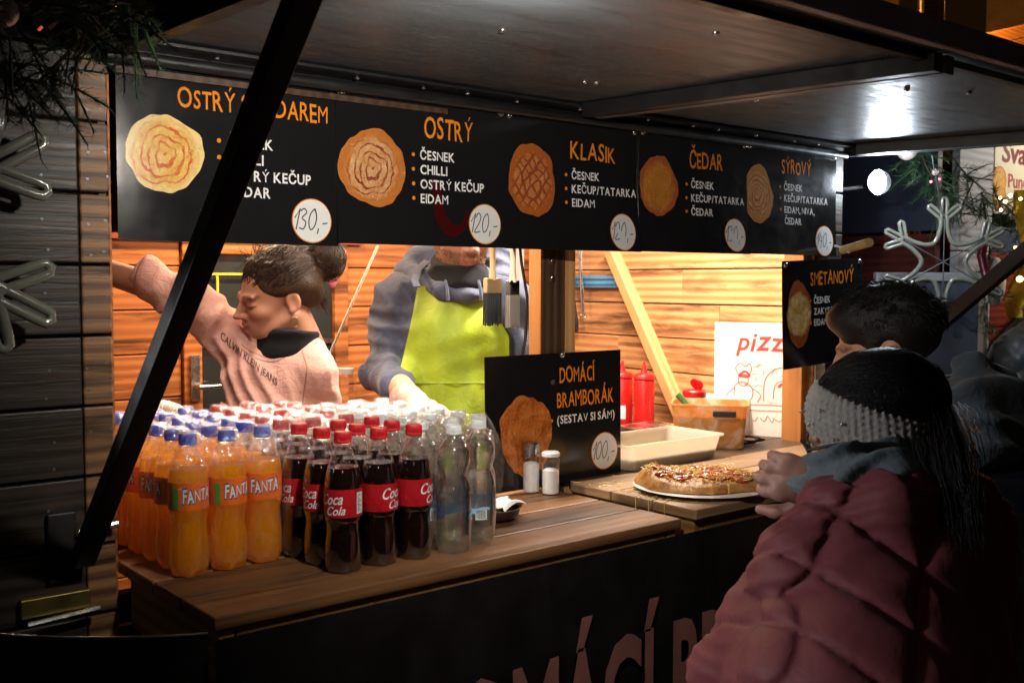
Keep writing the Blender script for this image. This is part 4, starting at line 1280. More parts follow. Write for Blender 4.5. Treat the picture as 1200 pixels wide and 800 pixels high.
M_ = Mat('cabbage'); co = M_.co(); n1 = M_.noise(co, 90, 5, 0.7)
M_.set(Base_Color=M_.ramp(n1, [(0.3, (0.20, 0.16, 0.06)), (0.6, (0.55, 0.46, 0.22)), (0.8, (0.7, 0.66, 0.45))]), Roughness=0.6); M_.bump(n1, 1.0, 0.01)
tub((2.06, 1.90, C2 - 0.007), 0.36, 0.19, 0.068, 0.0, 'open milky plastic tub on the serving bench behind the flatbread', (M_.m, 0.35))
M_ = Mat('orange_sauce'); co = M_.co(); n1 = M_.noise(co, 24, 5, 0.65, 1.0)
M_.set(Base_Color=M_.ramp(n1, [(0.35, (0.62, 0.24, 0.05)), (0.55, (0.72, 0.42, 0.16)), (0.7, (0.8, 0.62, 0.4))]), Roughness=0.4)
clean = MAT['tub']
Ms = Mat('smeared_plastic'); co = Ms.co(); n2 = Ms.noise(co, 11, 5, 0.6, 1.8)
Ms.set(Base_Color=Ms.ramp(n2, [(0.40, (0.66, 0.27, 0.06)), (0.52, (0.74, 0.46, 0.22)), (0.62, (0.80, 0.68, 0.52))]), Roughness=0.3)
tl = Ms.n('BsdfTranslucent', {'Color': (0.8, 0.5, 0.25, 1)}); mx = Ms.n('MixShader', {0: 0.4}); Ms.l(Ms.b.outputs[0], mx.inputs[1]); Ms.l(tl.outputs[0], mx.inputs[2]); Ms.l(mx.outputs[0], Ms.out.inputs[0])
MAT['tub'] = Ms.m
tb = tub((2.40, 1.985, C2 - 0.008), 0.215, 0.165, 0.128, math.radians(-52), 'sauce-smeared plastic tub with a black handle, wider at the rim', (M_.m, 0.72))
MAT['tub'] = clean
MB().box((0.01, -0.094, 0.094), (0.075, -0.085, 0.112)).build('handle', MAT['steel_black'], tb, bevel=0.003, world=False)
MAT['sauce_red'] = plain('sauce_red', (0.55, 0.012, 0.01), 0.32, var=0.15, bump=0.05)


def squeeze(loc, label, h=0.185):
    t = thing('sauce_bottle', label, 'sauce bottle', loc, group='red squeeze bottles')
    r = 0.035
    MB().lathe([(0.0001, 0.001), (r - .004, 0), (r, 0.004), (r, h * .80), (r - .003, h * .84)], 28).build('body', MAT['sauce_red'], t, 40, world=False)
    MB().lathe([(r - .001, h * .84), (r + .001, h * .85), (r + .001, h * .89), (r * .9, h * .93), (0.012, h * .96), (0.008, h * 1.03), (0.0035, h * 1.15), (0.0001, h * 1.152)], 28).build('nozzle_cap', MAT['sauce_red'], t, 40, world=False)
    return t


squeeze((2.545, 2.385, C2 - 0.008), 'red squeeze sauce bottle in front, nearer the brace')
q = squeeze((2.535, 2.475, C2 - 0.008), 'red squeeze sauce bottle half behind the fritter board, with a white sticker')
MB().add(*wrap(quad_print(0.03, 0.045, -0.02, 0.01), 0.0356, 0.01, -2.3)).build('sticker', MAT['print_white'], q, world=False)
# spice jar with a flipped red lid
t = thing('spice_jar', 'clear spice jar with a flipped-open red lid behind the sauce tub', 'spice jar', (2.50, 2.13, C2 - 0.008))
MB().lathe([(0.0001, 0.001), (0.032, 0), (0.034, 0.004), (0.034, 0.115), (0.03, 0.122)], 24).build('jar', MAT['tub'], t, 40, world=False)
MB().lathe([(0.035, 0.122), (0.037, 0.124), (0.037, 0.140), (0.033, 0.144), (0.0001, 0.146)], 32).build('lid', MAT['sauce_red'], t, 40, world=False)
MB().ngon_slab([(0.02 * math.cos(a), 0.024 * math.sin(a)) for a in np.linspace(0, 2 * math.pi, 20)[:-1]], 0.005, Matrix.Translation((0.008, 0.0, 0.160)) @ Matrix.Rotation(math.radians(62), 4, 'Y')).build('flap', MAT['sauce_red'], t, bevel=0.001, world=False)
# white carton, green-handled knife, kitchen scale
t = tag(MB().box((2.60, 2.03, C2 - 0.007), (2.69, 2.25, C2 + 0.105)).build('carton', plain('carton_white', (0.75, 0.74, 0.72), 0.6), None, bevel=0.002), 'low white carton against the pine wall behind the spice jar', 'carton')
t = thing('knife', 'green-handled knife standing in the sauce tub', 'knife', (2.40, 2.03, C2 + 0.05))
MB().tube([(2.395, 2.045, C2 + 0.085), (2.37, 2.085, C2 + 0.135)], [0.008, 0.010], 10).build('handle', plain('green_handle', (0.05, 0.16, 0.06), 0.4), t, 40)
MB().bar((2.41, 2.02, C2 + 0.05), (2.395, 2.045, C2 + 0.085), 0.002, 0.016).build('blade', MAT['chrome'], t)
t = thing('kitchen_scale', 'low pale grey kitchen scale with a steel pan beside the sauce bottles', 'kitchen scale', (2.36, 2.19, C2 - 0.008))
MB().box((-0.08, -0.06, 0.0), (0.08, 0.06, 0.028)).build('body', plain('scale_grey', (0.55, 0.54, 0.52), 0.4), t, bevel=0.008, world=False)
MB().box((-0.088, -0.066, 0.034), (0.088, 0.066, 0.040)).build('pan', MAT['chrome'], t, bevel=0.002, world=False)
MB().lathe([(0.02, 0.028), (0.02, 0.034)], 16).build('pillar', MAT['steel_black'], t, world=False)
# coiled black cable
t = [(2.50 + 0.03 * math.cos(a) + 0.01 * math.cos(2.3 * a), 1.90 + 0.045 * math.sin(a) + 0.004 * a, C2 - 0.002 + 0.012 * (1 + math.sin(1.7 * a)) * .6) for a in np.linspace(0, 13, 70)]
tag(MB().tube(t, 0.003, 6).build('cable', MAT['steel_black'], None, 60), 'loosely coiled black cable on the bench by the pizza carton', 'cable')
# pizza carton with a red line drawing
t = thing('pizza_box', 'flat white pizza carton with red line drawing leaning on the end post', 'pizza box', (2.66, 1.99, C2 - 0.008), math.radians(-90 + 20))
# local: x along the carton (toward the viewer's side), z up, printed face -y
MB().box((-0.16, 0.0, 0.0), (0.16, 0.024, 0.35)).build('box', plain('pizza_card', (0.78, 0.72, 0.64), 0.7, var=0.08), t, bevel=0.002, world=False)
MAT['print_red'] = plain('print_red', (0.62, 0.05, 0.05), 0.6, bump=0)
v, f = fit_text('pizza', -0.09, 0.265, 0.062, 0.19, 0.012, shear=0.18, jitter=0.10)
MB().add([(x, -0.0012, z) for x, z in v], f).build('lettering', MAT['print_red'], t, world=False)
dw = MB()
rr = random.Random(2)


def scrib(pts, w=0.0022, n=0.0):
    v, f = stroke([(x + rr.uniform(-n, n), z + rr.uniform(-n, n)) for x, z in pts], w)
    dw.add([(x, -0.0012, z) for x, z in v], f)


circ = lambda cx, cz, rx, rz, k=14: [(cx + rx * math.cos(a), cz + rz * math.sin(a)) for a in np.linspace(0, 6.5, k)]
scrib([(-.08, .19), (-.09, .21), (-.075, .225), (-.06, .215), (-.045, .225), (-.04, .205), (-.05, .19), (-.08, .19)])   # hat
scrib(circ(-.065, .172, .016, .018)); scrib(circ(-.066, .135, .03, .03), n=.003)
scrib([(-.09, .15), (-.12, .12), (-.10, .10), (-.06, .115)]); scrib([(-.04, .15), (-.01, .13), (-.02, .105)])
scrib([(-.12, .095), (.11, .10), (.115, .085), (-.12, .08), (-.12, .095)]); scrib([(-.09, .08), (-.095, .045)]); scrib([(.08, .085), (.085, .05)])
scrib([(.0, .11), (.005, .18), (.05, .215), (.10, .185), (.11, .12)]); scrib([(.03, .12), (.035, .16), (.06, .175), (.085, .155), (.09, .12)])
for k in range(7):
    a = k * .5; scrib([(.02 + .055 * math.cos(a), .135 + .06 * math.sin(a)), (.03 + .07 * math.cos(a), .14 + .075 * math.sin(a))], .0015)
for k in range(9):
    x = -.11 + k * .025; scrib([(x, .06 + rr.uniform(-.01, .01)), (x + .012, .05), (x + .02, .062)], .002, .004)
for k in range(12):
    x, z = rr.uniform(-.11, .1), rr.uniform(.1, .22); scrib([(x, z), (x + .012, z + rr.uniform(-.012, .012)), (x + .02, z)], .0014, .003)
scrib([(-.082, .185), (-.06, .20), (-.045, .187), (-.06, .183), (-.08, .186)], .006)
scrib([(.045, .155), (.058, .165), (.07, .14), (.06, .125)], .007)
dw.build('drawing', MAT['print_red'], t, world=False)

# knife rack on the side wall
kr = thing('knife_rack', 'blue magnetic knife rack on the pine side wall', 'knife rack', (2.69, 2.77, 1.535))
MB().box((2.672, 2.635, 1.515), (2.697, 2.92, 1.558)).build('bar', plain('rack_blue', (0.06, 0.30, 0.60), 0.35), kr, bevel=0.004)
for z in (1.527, 1.546):
    MB().box((2.669, 2.645, z - 0.0022), (2.6718, 2.91, z + 0.0022)).build('magnet_strip', MAT['steel_grey'], kr)
t = thing('knife', 'black-handled knife hanging blade up on the blue rack', 'knife', (2.66, 2.84, 1.35))
MB().ngon_slab([(0, 0), (0.018, 0.0), (0.02, 0.08), (0.012, 0.14), (0.0, 0.165)], 0.0016, Matrix.Translation((2.664, 2.852, 1.475)) @ Matrix.Rotation(math.pi / 2, 4, 'Z') @ Matrix.Rotation(math.pi / 2, 4, 'X')).build('blade', MAT['chrome'], t)
MB().tube([(2.664, 2.858, 1.477), (2.664, 2.852, 1.43), (2.664, 2.842, 1.38), (2.664, 2.838, 1.352)], [0.009, 0.011, 0.012, 0.008], 10, flat=0.7).build('handle', MAT['steel_black'], t, 50)
t = thing('tongs', 'steel kitchen tongs hanging beside the knife on the blue rack', 'tongs', (2.66, 2.80, 1.42))
for s in (-1, 1):
    MB().tube([(2.660 + s * .003, 2.80, 1.425), (2.660 + s * .006, 2.805 + s * .003, 1.50), (2.660 + s * .006, 2.815 + s * .009, 1.60), (2.660 + s * .002, 2.82 + s * .011, 1.665)], [0.004, 0.006, 0.006, 0.005], 8, flat=0.5).build('arm', MAT['chrome'], t, 50)
MB().tube([(2.66 + 0.011 * math.cos(a), 2.80 , 1.413 + 0.011 * math.sin(a)) for a in np.linspace(0, 6.283, 17)], 0.0025, 8, caps=False).build('ring', MAT['chrome'], t, 60)


# brushes hanging behind the header, before the vendor's apron
def brush(px, y0, z1, hm, bm, label, drop, w):
    t = thing('pastry_brush', label, 'brush', (px, y0, z1), group='brushes hanging from the stall header')
    MB().tube([(0, 0, 0.12), (0, 0, 0.02), (0, 0, -0.03), (0, 0, -0.055)], [0.006, 0.009, 0.008, 0.012], 10, flat=0.6).build('handle', hm, t, 50, world=False)
    MB().box((-w, -0.008, -0.085), (w, 0.008, -0.05)).build('ferrule', MAT['chrome'] if drop else hm, t, bevel=0.003, world=False)
    b = MB()
    for i in range(9):
        for j in range(3):
            x = -w * .92 + i * w * .23; y = -0.006 + j * 0.006
            b.tube([(x, y, -0.084), (x * 1.04 + random.uniform(-.001, .001), y, -0.155 + random.uniform(-.005, .004))], 0.0021, 5)
    b.build('bristles', bm, t, world=False)
    return t


wood_h = plain('brush_wood', (0.42, 0.27, 0.13), 0.45)
brush(1.495, 1.872, 1.595, wood_h, MAT['steel_black'], 'wooden pastry brush with dark bristles hanging before the green apron', 0, 0.022)
brush(1.533, 1.846, 1.590, plain('pale_handle', (0.6, 0.5, 0.36), 0.4), plain('bristle_grey', (0.32, 0.27, 0.22), 0.6), 'pale pastry brush with steel ferrule hanging beside the darker one', 1, 0.015)
tag(MB().tube([(1.56, 1.86, 1.66), (1.568, 1.857, 1.58), (1.585, 1.856, 1.50), (1.574, 1.85, 1.40), (1.555, 1.856, 1.32)], 0.0035, 8).build('cable', MAT['steel_black'], None, 60), 'black cable hanging down beside the bay post', 'cable')
# cord and clutter on the back wall
tag(MB().tube([cp(443, 288, 3.15), cp(415, 350, 3.17), cp(384, 420, 3.2)], 0.004, 8).build('cord', plain('cord_white', (0.75, 0.68, 0.55), 0.7), None, 60), 'taut white cord slanting across the pine back wall', 'cord')
t = thing('fob', 'pink plastic fob hanging on the back wall between the vendors', 'fob', cp(390, 325, 3.25))
MB().tube([cp(396, 290, 3.28), cp(393, 312, 3.28)], 0.003, 6).build('loop', MAT['chrome'], t)
MB().ball(cp(389, 327, 3.25), (0.018, 0.010, 0.028), 14, 10).build('tag', plain('fob_pink', (0.5, 0.12, 0.15), 0.4), t, 60)
t = thing('preserving_jar', 'small glass jar with a pale lid on the ledge between the vendors', 'jar', cp(405, 462, 3.0))
P = cp(405, 462, 3.0)
MB().lathe([(0.0001, 0), (0.03, 0), (0.03, 0.05), (0.022, 0.06)], 20, P).build('glass', MAT['pet'], t, 50)
MB().lathe([(0.024, 0.06), (0.024, 0.075), (0.0001, 0.076)], 20, P).build('lid', MAT['cap_white'], t, 50)
MB().box((-0.055, -0.04, 0), (0.055, 0.04, 0.07), Matrix.Translation(cp(412, 490, 2.95))).build('x', MAT['cap_white']) if False else None
tag(MB().grid(lambda u, v: tuple(cp(394 + 42 * u, 470 + 22 * v + 3 * math.sin(7 * u), 2.9 - .05 * v + .01 * math.sin(11 * u + 5 * v))), 10, 8).build('cloth', plain('cloth_pink', (0.75, 0.33, 0.33), 0.85), None, 60), 'pink dishcloth lying on the ledge between the vendors', 'cloth')
# corrugated hose over the drinks
hz = [cp(x, y, 2.12) for x, y in ((150, 492), (160, 484), (176, 478), (194, 477), (208, 482), (214, 492), (214, 505))]
pts = spline3 = []
for i in range(len(hz) - 1):
    for k in range(10):
        pts.append(hz[i].lerp(hz[i + 1], k / 10))
tag(MB().tube(pts, [0.0135 + 0.0018 * (k % 2) for k in range(len(pts))], 14).build('hose', plain('hose_beige', (0.70, 0.58, 0.45), 0.5), None, 40), 'beige corrugated hose arching behind the orange drink pack', 'hose')
# dowel peg at the end of the stall
t = thing('peg', 'pale wooden dowel peg sticking out above the tilted menu board', 'peg', (2.735, 1.79, 1.64))
MB().tube([cp(988, 293, 3.05), cp(1019, 284, 2.9)], 0.0125, 16).build('dowel', plain('dowel_wood', (0.55, 0.42, 0.17), 0.5), t, 40)
MB().tube([cp(978, 288, 3.07), cp(990, 291, 3.03), cp(995, 296, 3.0)], 0.003, 6).build('string', MAT['cap_white'], t, 60)

# ------------------------------------------------------------------ bodies and clothes as smooth implicit surfaces
RH = Vector((0.7697, -0.6384, 0.0))      # across the view
FH = Vector((0.6384, 0.7697, 0.0))       # away from the view
ZH = Vector((0, 0, 1))


class SDF:
    def __init__(s, lo, hi, h):
        s.lo = np.array(lo, float); s.h = h
        s.n = np.ceil((np.array(hi, float) - s.lo) / h).astype(int) + 1
        s.f = np.full(tuple(s.n), 0.5, np.float32)
        s.ax = [s.lo[i] + h * np.arange(s.n[i]) for i in range(3)]

    def _sub(s, lo, hi):
        i0 = np.clip(np.floor((np.array(lo) - s.lo) / s.h).astype(int), 0, s.n - 1)
        i1 = np.clip(np.ceil((np.array(hi) - s.lo) / s.h).astype(int) + 1, 1, s.n)
        sl = tuple(slice(a, b) for a, b in zip(i0, i1))
        X = s.ax[0][sl[0]][:, None, None]; Y = s.ax[1][sl[1]][None, :, None]; Z = s.ax[2][sl[2]][None, None, :]
        return sl, X, Y, Z

    def _put(s, sl, d, k, cutting=False):
        a = s.f[sl]
        if cutting:
            hh = np.clip(.5 - .5 * (a + d) / k, 0, 1); s.f[sl] = a * (1 - hh) - d * hh + k * hh * (1 - hh)
        else:
            hh = np.clip(.5 + .5 * (a - d) / k, 0, 1); s.f[sl] = a * (1 - hh) + d * hh - k * hh * (1 - hh)

    def cone(s, a, b, ra, rb, k=0.02, sq=None, cut=False):
        a = np.array(a, float); b = np.array(b, float)
        m_ = max(ra, rb) * (sq[1] if sq and sq[1] > 1 else 1) + k + 3 * s.h
        if sq: m_ *= 1.3
        sl, X, Y, Z = s._sub(np.minimum(a, b) - m_, np.maximum(a, b) + m_)
        d = b - a; L = max(d @ d, 1e-9)
        t = np.clip(((X - a[0]) * d[0] + (Y - a[1]) * d[1] + (Z - a[2]) * d[2]) / L, 0, 1)
        ox, oy, oz = X - a[0] - t * d[0], Y - a[1] - t * d[1], Z - a[2] - t * d[2]
        if sq:
            u = np.array(sq[0], float); u /= np.linalg.norm(u); p = (ox * u[0] + oy * u[1] + oz * u[2]) * (1 / sq[1] - 1)
            ox, oy, oz = ox + p * u[0], oy + p * u[1], oz + p * u[2]
        s._put(sl, np.sqrt(ox * ox + oy * oy + oz * oz) - (ra + (rb - ra) * t), k, cut)
        return s

    def chain(s, pts, rs, k=0.02, sq=None):
        for i in range(len(pts) - 1): s.cone(pts[i], pts[i + 1], rs[i], rs[i + 1], k, sq)
        return s

    def ell(s, c, r, R=None, k=0.02, cut=False):
        c = np.array(c, float); r = np.array(r, float)
        m_ = r.max() + k + 3 * s.h
        sl, X, Y, Z = s._sub(c - m_, c + m_)
        x, y, z = X - c[0], Y - c[1], Z - c[2]
        if R is not None:
            R = np.array(R); x, y, z = (R[0][0] * x + R[1][0] * y + R[2][0] * z, R[0][1] * x + R[1][1] * y + R[2][1] * z, R[0][2] * x + R[1][2] * y + R[2][2] * z)
        k0 = np.sqrt((x / r[0]) ** 2 + (y / r[1]) ** 2 + (z / r[2]) ** 2)
        k1 = np.sqrt((x / r[0] ** 2) ** 2 + (y / r[1] ** 2) ** 2 + (z / r[2] ** 2) ** 2)
        s._put(sl, k0 * (k0 - 1) / np.maximum(k1, 1e-6), k, cut)
        return s

    def plane_cut(s, p, nrm, k=0.004):
        """remove the side the normal points to"""
        p = np.array(p, float); n = np.array(nrm, float); n /= np.linalg.norm(n)
        d = (s.ax[0][:, None, None] - p[0]) * n[0] + (s.ax[1][None, :, None] - p[1]) * n[1] + (s.ax[2][None, None, :] - p[2]) * n[2]
        hh = np.clip(.5 - .5 * (s.f - d) / k, 0, 1); s.f = (s.f * (1 - hh) + d * hh + k * hh * (1 - hh)).astype(np.float32)
        return s

    def warp(s, fn, band=0.04):
        i, j, k = np.nonzero(np.abs(s.f) < band)
        s.f[i, j, k] += fn(s.ax[0][i], s.ax[1][j], s.ax[2][k]).astype(np.float32)
        return s

    def mesh(s):
        f = s.f; ins = f < 0
        n = f.shape
        cs = [(a, b, c) for a in (0, 1) for b in (0, 1) for c in (0, 1)]
        cnt = np.zeros(tuple(q - 1 for q in n), np.int8)
        for a, b, c in cs: cnt += ins[a:n[0] - 1 + a, b:n[1] - 1 + b, c:n[2] - 1 + c]
        act = (cnt > 0) & (cnt < 8)
        I = np.nonzero(act); N = len(I[0])
        idx = np.full(act.shape, -1, np.int64); idx[I] = np.arange(N)
        P = np.zeros((N, 3)); W = np.zeros(N)
        for a in cs:
            for ax_ in range(3):
                if a[ax_]: continue
                b = list(a); b[ax_] = 1
                va = f[I[0] + a[0], I[1] + a[1], I[2] + a[2]]; vb = f[I[0] + b[0], I[1] + b[1], I[2] + b[2]]
                m_ = (va < 0) != (vb < 0)
                t = np.where(m_, va / np.where(m_, va - vb, 1), 0)
                for q in range(3):
                    P[:, q] += np.where(m_, a[q] + (t if q == ax_ else 0), 0)
                W += m_
        P = P / W[:, None] + np.stack(I, 1)
        V = s.lo + P * s.h
        F = []
        for ax_ in range(3):
            o = [1, 1, 1]; o[ax_] = 0
            sl0 = tuple(slice(o[q], n[q] - 1) for q in range(3))
            sl1 = tuple(slice(o[q] + (1 if q == ax_ else 0), n[q] - 1 + (1 if q == ax_ else 0)) for q in range(3))
            A = ins[sl0]; B = ins[sl1]
            for sgn in (0, 1):
                m_ = (A & ~B) if sgn == 0 else (~A & B)
                e = np.stack(np.nonzero(m_), 1) + o
                if not len(e): continue
                u = np.zeros(3, int); v = np.zeros(3, int); u[(ax_ + 1) % 3] = 1; v[(ax_ + 2) % 3] = 1
                g_ = lambda q: idx[q[:, 0], q[:, 1], q[:, 2]]
                q4 = [g_(e - u - v), g_(e - v), g_(e), g_(e - u)]
                if sgn: q4 = q4[::-1]
                Q = np.stack(q4, 1); Q = Q[(Q >= 0).all(1)]
                F.append(Q)
        return V, np.concatenate(F)


_nr = np.random.default_rng(3)


def waves(seed, n=10, lo=20, hi=70, stretch=(1, 1, 1)):
    r = np.random.default_rng(seed)
    K = r.normal(size=(n, 3)); K /= np.linalg.norm(K, axis=1)[:, None]; K *= r.uniform(lo, hi, n)[:, None] * np.array(stretch)
    ph = r.uniform(0, 6.28, n)
    return lambda x, y, z: sum(np.sin(K[i, 0] * x + K[i, 1] * y + K[i, 2] * z + ph[i]) for i in range(n)) / n


def folds(seed, amp, lo=25, hi=60, stretch=(1, 1, 1), sharp=True):
    """cloth folds: ridged, warped waves"""
    a = waves(seed, 6, 8, 22); b = waves(seed + 1, 5, lo, hi, stretch); c = waves(seed + 2, 8, hi, hi * 2, stretch)

    def fn(x, y, z):
        w = a(x, y, z) * 0.05
        v = b(x + w, y + w, z + w)
        if sharp: v = 0.5 - np.abs(v) * 2.2
        return -amp * (v + 0.35 * c(x, y, z))
    return lambda x, y, z: np.clip(2.3 * fn(x, y, z), -0.012, 0.009)


def creases(seed, amp, d, k=130, spread=0.35, mask=None):
    """narrow cloth creases running across direction d"""
    r = np.random.default_rng(seed); d = np.array(d, float); d /= np.linalg.norm(d)
    w1 = waves(seed, 6, 10, 26); w2 = waves(seed + 1, 6, 20, 45); am = waves(seed + 2, 6, 8, 24)
    o = r.normal(size=3); o -= d * (o @ d); o /= np.linalg.norm(o)

    def fn(x, y, z):
        u = x * d[0] + y * d[1] + z * d[2]; v = x * o[0] + y * o[1] + z * o[2]
        ph = k * (u + spread * 0.10 * w1(x, y, z) + 0.02 * w2(x, y, z)) + 18 * v * spread
        a = np.clip(0.7 + 1.8 * am(x, y, z), 0.1, 1.15)
        h = -amp * a * ((0.5 + 0.5 * np.cos(ph)) ** 1.6 - 0.35)
        if mask is not None: h = h * mask(x, y, z)
        return h
    return fn


def sdf_obj(name, S, mat, parent, tint=None, extra=None, smooth=180):
    V, F = S.mesh()
    mb = MB(); mb.v = [tuple(p) for p in V]; mb.f = [tuple(int(i) for i in q) for q in F]
    cols = tint(V) if tint else None
    if extra:
        for (V2, F2, c2) in extra:
            b = len(mb.v); mb.v += [tuple(p) for p in V2]; mb.f += [tuple(int(i) + b for i in q) for q in F2]
            if cols is not None: cols = np.concatenate([cols, c2])
    return mb.build(name, mat, parent, smooth, cols=cols)


def frame_of(fwd, up):
    f = Vector(fwd).normalized(); r = f.cross(Vector(up)).normalized(); u = r.cross(f)
    return r, f, u          # the person's own right, front, up


def skin_mat(name):
    M = Mat(name)
    at = M.n('Attribute', attribute_name='tint').outputs[0]
    nz = M.noise(M.co(), 60, 4)
    M.set(Base_Color=M.mix(M.math('MULTIPLY', nz, 0.25), at, (0.35, 0.10, 0.06)), Roughness=0.48, Subsurface_Weight=0.12, Subsurface_Radius=(0.012, 0.004, 0.002), Specular_IOR_Level=0.4)
    M.bump(M.noise(M.co(), 380, 3), 0.12, 0.001)
    return M.m


MAT['skin'] = skin_mat('skin')
SKIN = np.array([0.58, 0.30, 0.20])


def head_sdf(h=0.003, jaw=1.0, nose=1.0, mouth_open=0.0):
    """local: x to the person's own right, y front, z up; eyes near z=0"""
    S = SDF((-0.11, -0.14, -0.20), (0.11, 0.145, 0.135), h)
    S.ell((0, -0.018, 0.036), (0.074, 0.094, 0.080), k=0.01)
    S.ell((0, 0.026, -0.022), (0.061, 0.060, 0.085), k=0.03)
    S.ell((0, 0.034, -0.074), (0.046 * jaw, 0.046, 0.034), k=0.03)
    S.ell((0, 0.066, -0.098), (0.019, 0.017, 0.016), k=0.025)
    for sx_ in (-1, 1):
        S.cone((sx_ * 0.054, -0.005, -0.055), (sx_ * 0.030, 0.05, -0.092), 0.014, 0.012, 0.03)
        S.ell((sx_ * 0.037, 0.060, -0.030), (0.020, 0.020, 0.018), k=0.03)
        S.ell((sx_ * 0.0315, 0.0945, 0.001), (0.016, 0.014, 0.0105), k=0.014, cut=True)
        S.ell((sx_ * 0.0315, 0.0745, -0.001), (0.0150, 0.0125, 0.0120), k=0.004)
        S.cone((sx_ * 0.018, 0.0865, 0.0175), (sx_ * 0.046, 0.077, 0.019), 0.0065, 0.005, 0.014)
    S.chain([(0, 0.083, 0.012), (0, 0.093, -0.010), (0, 0.108 * nose, -0.032)], [0.0075, 0.008, 0.0105], 0.012)
    for sx_ in (-1, 1):
        S.ell((sx_ * 0.0115, 0.094, -0.037), (0.0085, 0.0105, 0.0075), k=0.008)
        S.ell((sx_ * 0.006, 0.101, -0.044), (0.0036, 0.005, 0.003), k=0.003, cut=True)
    S.ell((0, 0.078, -0.060), (0.026, 0.015, 0.022), k=0.02)
    S.chain([(-0.022, 0.081, -0.0665), (-0.008, 0.0925, -0.0630), (0, 0.0925, -0.0645), (0.008, 0.0925, -0.0630), (0.022, 0.081, -0.0665)], [0.0025, 0.0048, 0.0044, 0.0048, 0.0025], 0.005)
    S.chain([(-0.020, 0.081, -0.0695), (0, 0.0912, -0.0745), (0.020, 0.081, -0.0695)], [0.0025, 0.0058, 0.0025], 0.005)
    S.cone((-0.019, 0.0905, -0.0682), (0.019, 0.0905, -0.0682), 0.0008, 0.0008, 0.003, cut=True)
    for sx_ in (-1, 1):
        S.ell((sx_ * 0.075, -0.014, -0.010), (0.0075, 0.0185, 0.031), k=0.008)
        S.ell((sx_ * 0.083, -0.010, -0.008), (0.0065, 0.0105, 0.020), k=0.006, cut=True)
        S.ell((sx_ * 0.076, -0.006, -0.036), (0.0055, 0.008, 0.009), k=0.006)
    S.cone((0, -0.022, -0.07), (0, -0.042, -0.19), 0.052, 0.056, 0.03)
    return S


def head_tint(V, base=SKIN, beard=None, brow=(0.05, 0.03, 0.02), lips=(0.42, 0.12, 0.10), blush=1.0):
    x, y, z = np.abs(V[:, 0]), V[:, 1], V[:, 2]
    c = np.tile(np.array(base), (len(V), 1))
    def mixin(w, t): c[:] = c * (1 - w[:, None]) + np.array(t) * w[:, None]
    g_ = lambda a, b, s: np.exp(-((a - b) / s) ** 2)
    mixin(0.30 * blush * g_(x, 0.040, 0.018) * g_(z, -0.034, 0.018) * (y > 0.02), (0.62, 0.17, 0.12))
    mixin(0.25 * blush * g_(z, -0.034, 0.010) * g_(x, 0, 0.014) * (y > 0.085), (0.6, 0.18, 0.13))
    if beard is not None:
        w = np.clip((-0.040 - z) / 0.012, 0, 1) * np.clip((y + 0.01) / 0.03, 0, 1) * (z > -0.135)
        w = np.maximum(w, np.clip((x - 0.055) / 0.01, 0, 1) * (y > -0.005) * (z < 0.0) * (z > -0.1))
        mixin(0.62 * w, beard)
    lipw = np.clip(1.15 - np.sqrt(((x) / 0.024) ** 2 + ((z + 0.0685) / 0.0105) ** 2), 0, 0.18) / 0.18 * (y > 0.072)
    mixin(0.75 * lipw, lips)
    bz = 0.0205 - np.clip(x - 0.036, 0, 1) * 0.25
    mixin(0.85 * g_(z, bz + 0.001, 0.0042) * np.clip((x - 0.014) / 0.006, 0, 1) * np.clip((0.054 - x) / 0.006, 0, 1) * (y > 0.05), brow)
    mixin(0.9 * g_(z, -0.0065 - 6 * (x - 0.0315) ** 2 * -8 * 0.2, 0.0022) * (np.abs(x - 0.0315) < 0.0165) * (y > 0.066), (0.03, 0.018, 0.012))
    mixin(0.35 * np.clip(1 - np.sqrt(((x - 0.0315) / 0.017) ** 2 + ((z - 0.001) / 0.011) ** 2), 0, 1) * (y > 0.06), (0.30, 0.10, 0.08))
    return c


class Head:
    def __init__(s, center, fwd, up, scale=1.0):
        s.c = np.array(center); r, f, u = frame_of(fwd, up)
        s.M = np.stack([np.array(r), np.array(f), np.array(u)]) * scale
        s.R = np.stack([np.array(r), np.array(f), np.array(u)], 1)
        s.sc = scale

    def w(s, p): return np.atleast_2d(np.array(p, float)) @ s.M + s.c

    def pt(s, x, y, z): return Vector(s.w((x, y, z))[0])


def head_geo(H, tint, short=1.0, **kw):
    S = head_sdf(**kw)
    V, F = S.mesh()
    c = tint(V)
    V = V * np.where(V[:, 2:3] < 0, np.array([1, 1, short]), 1.0)
    return H.w(V), F, c


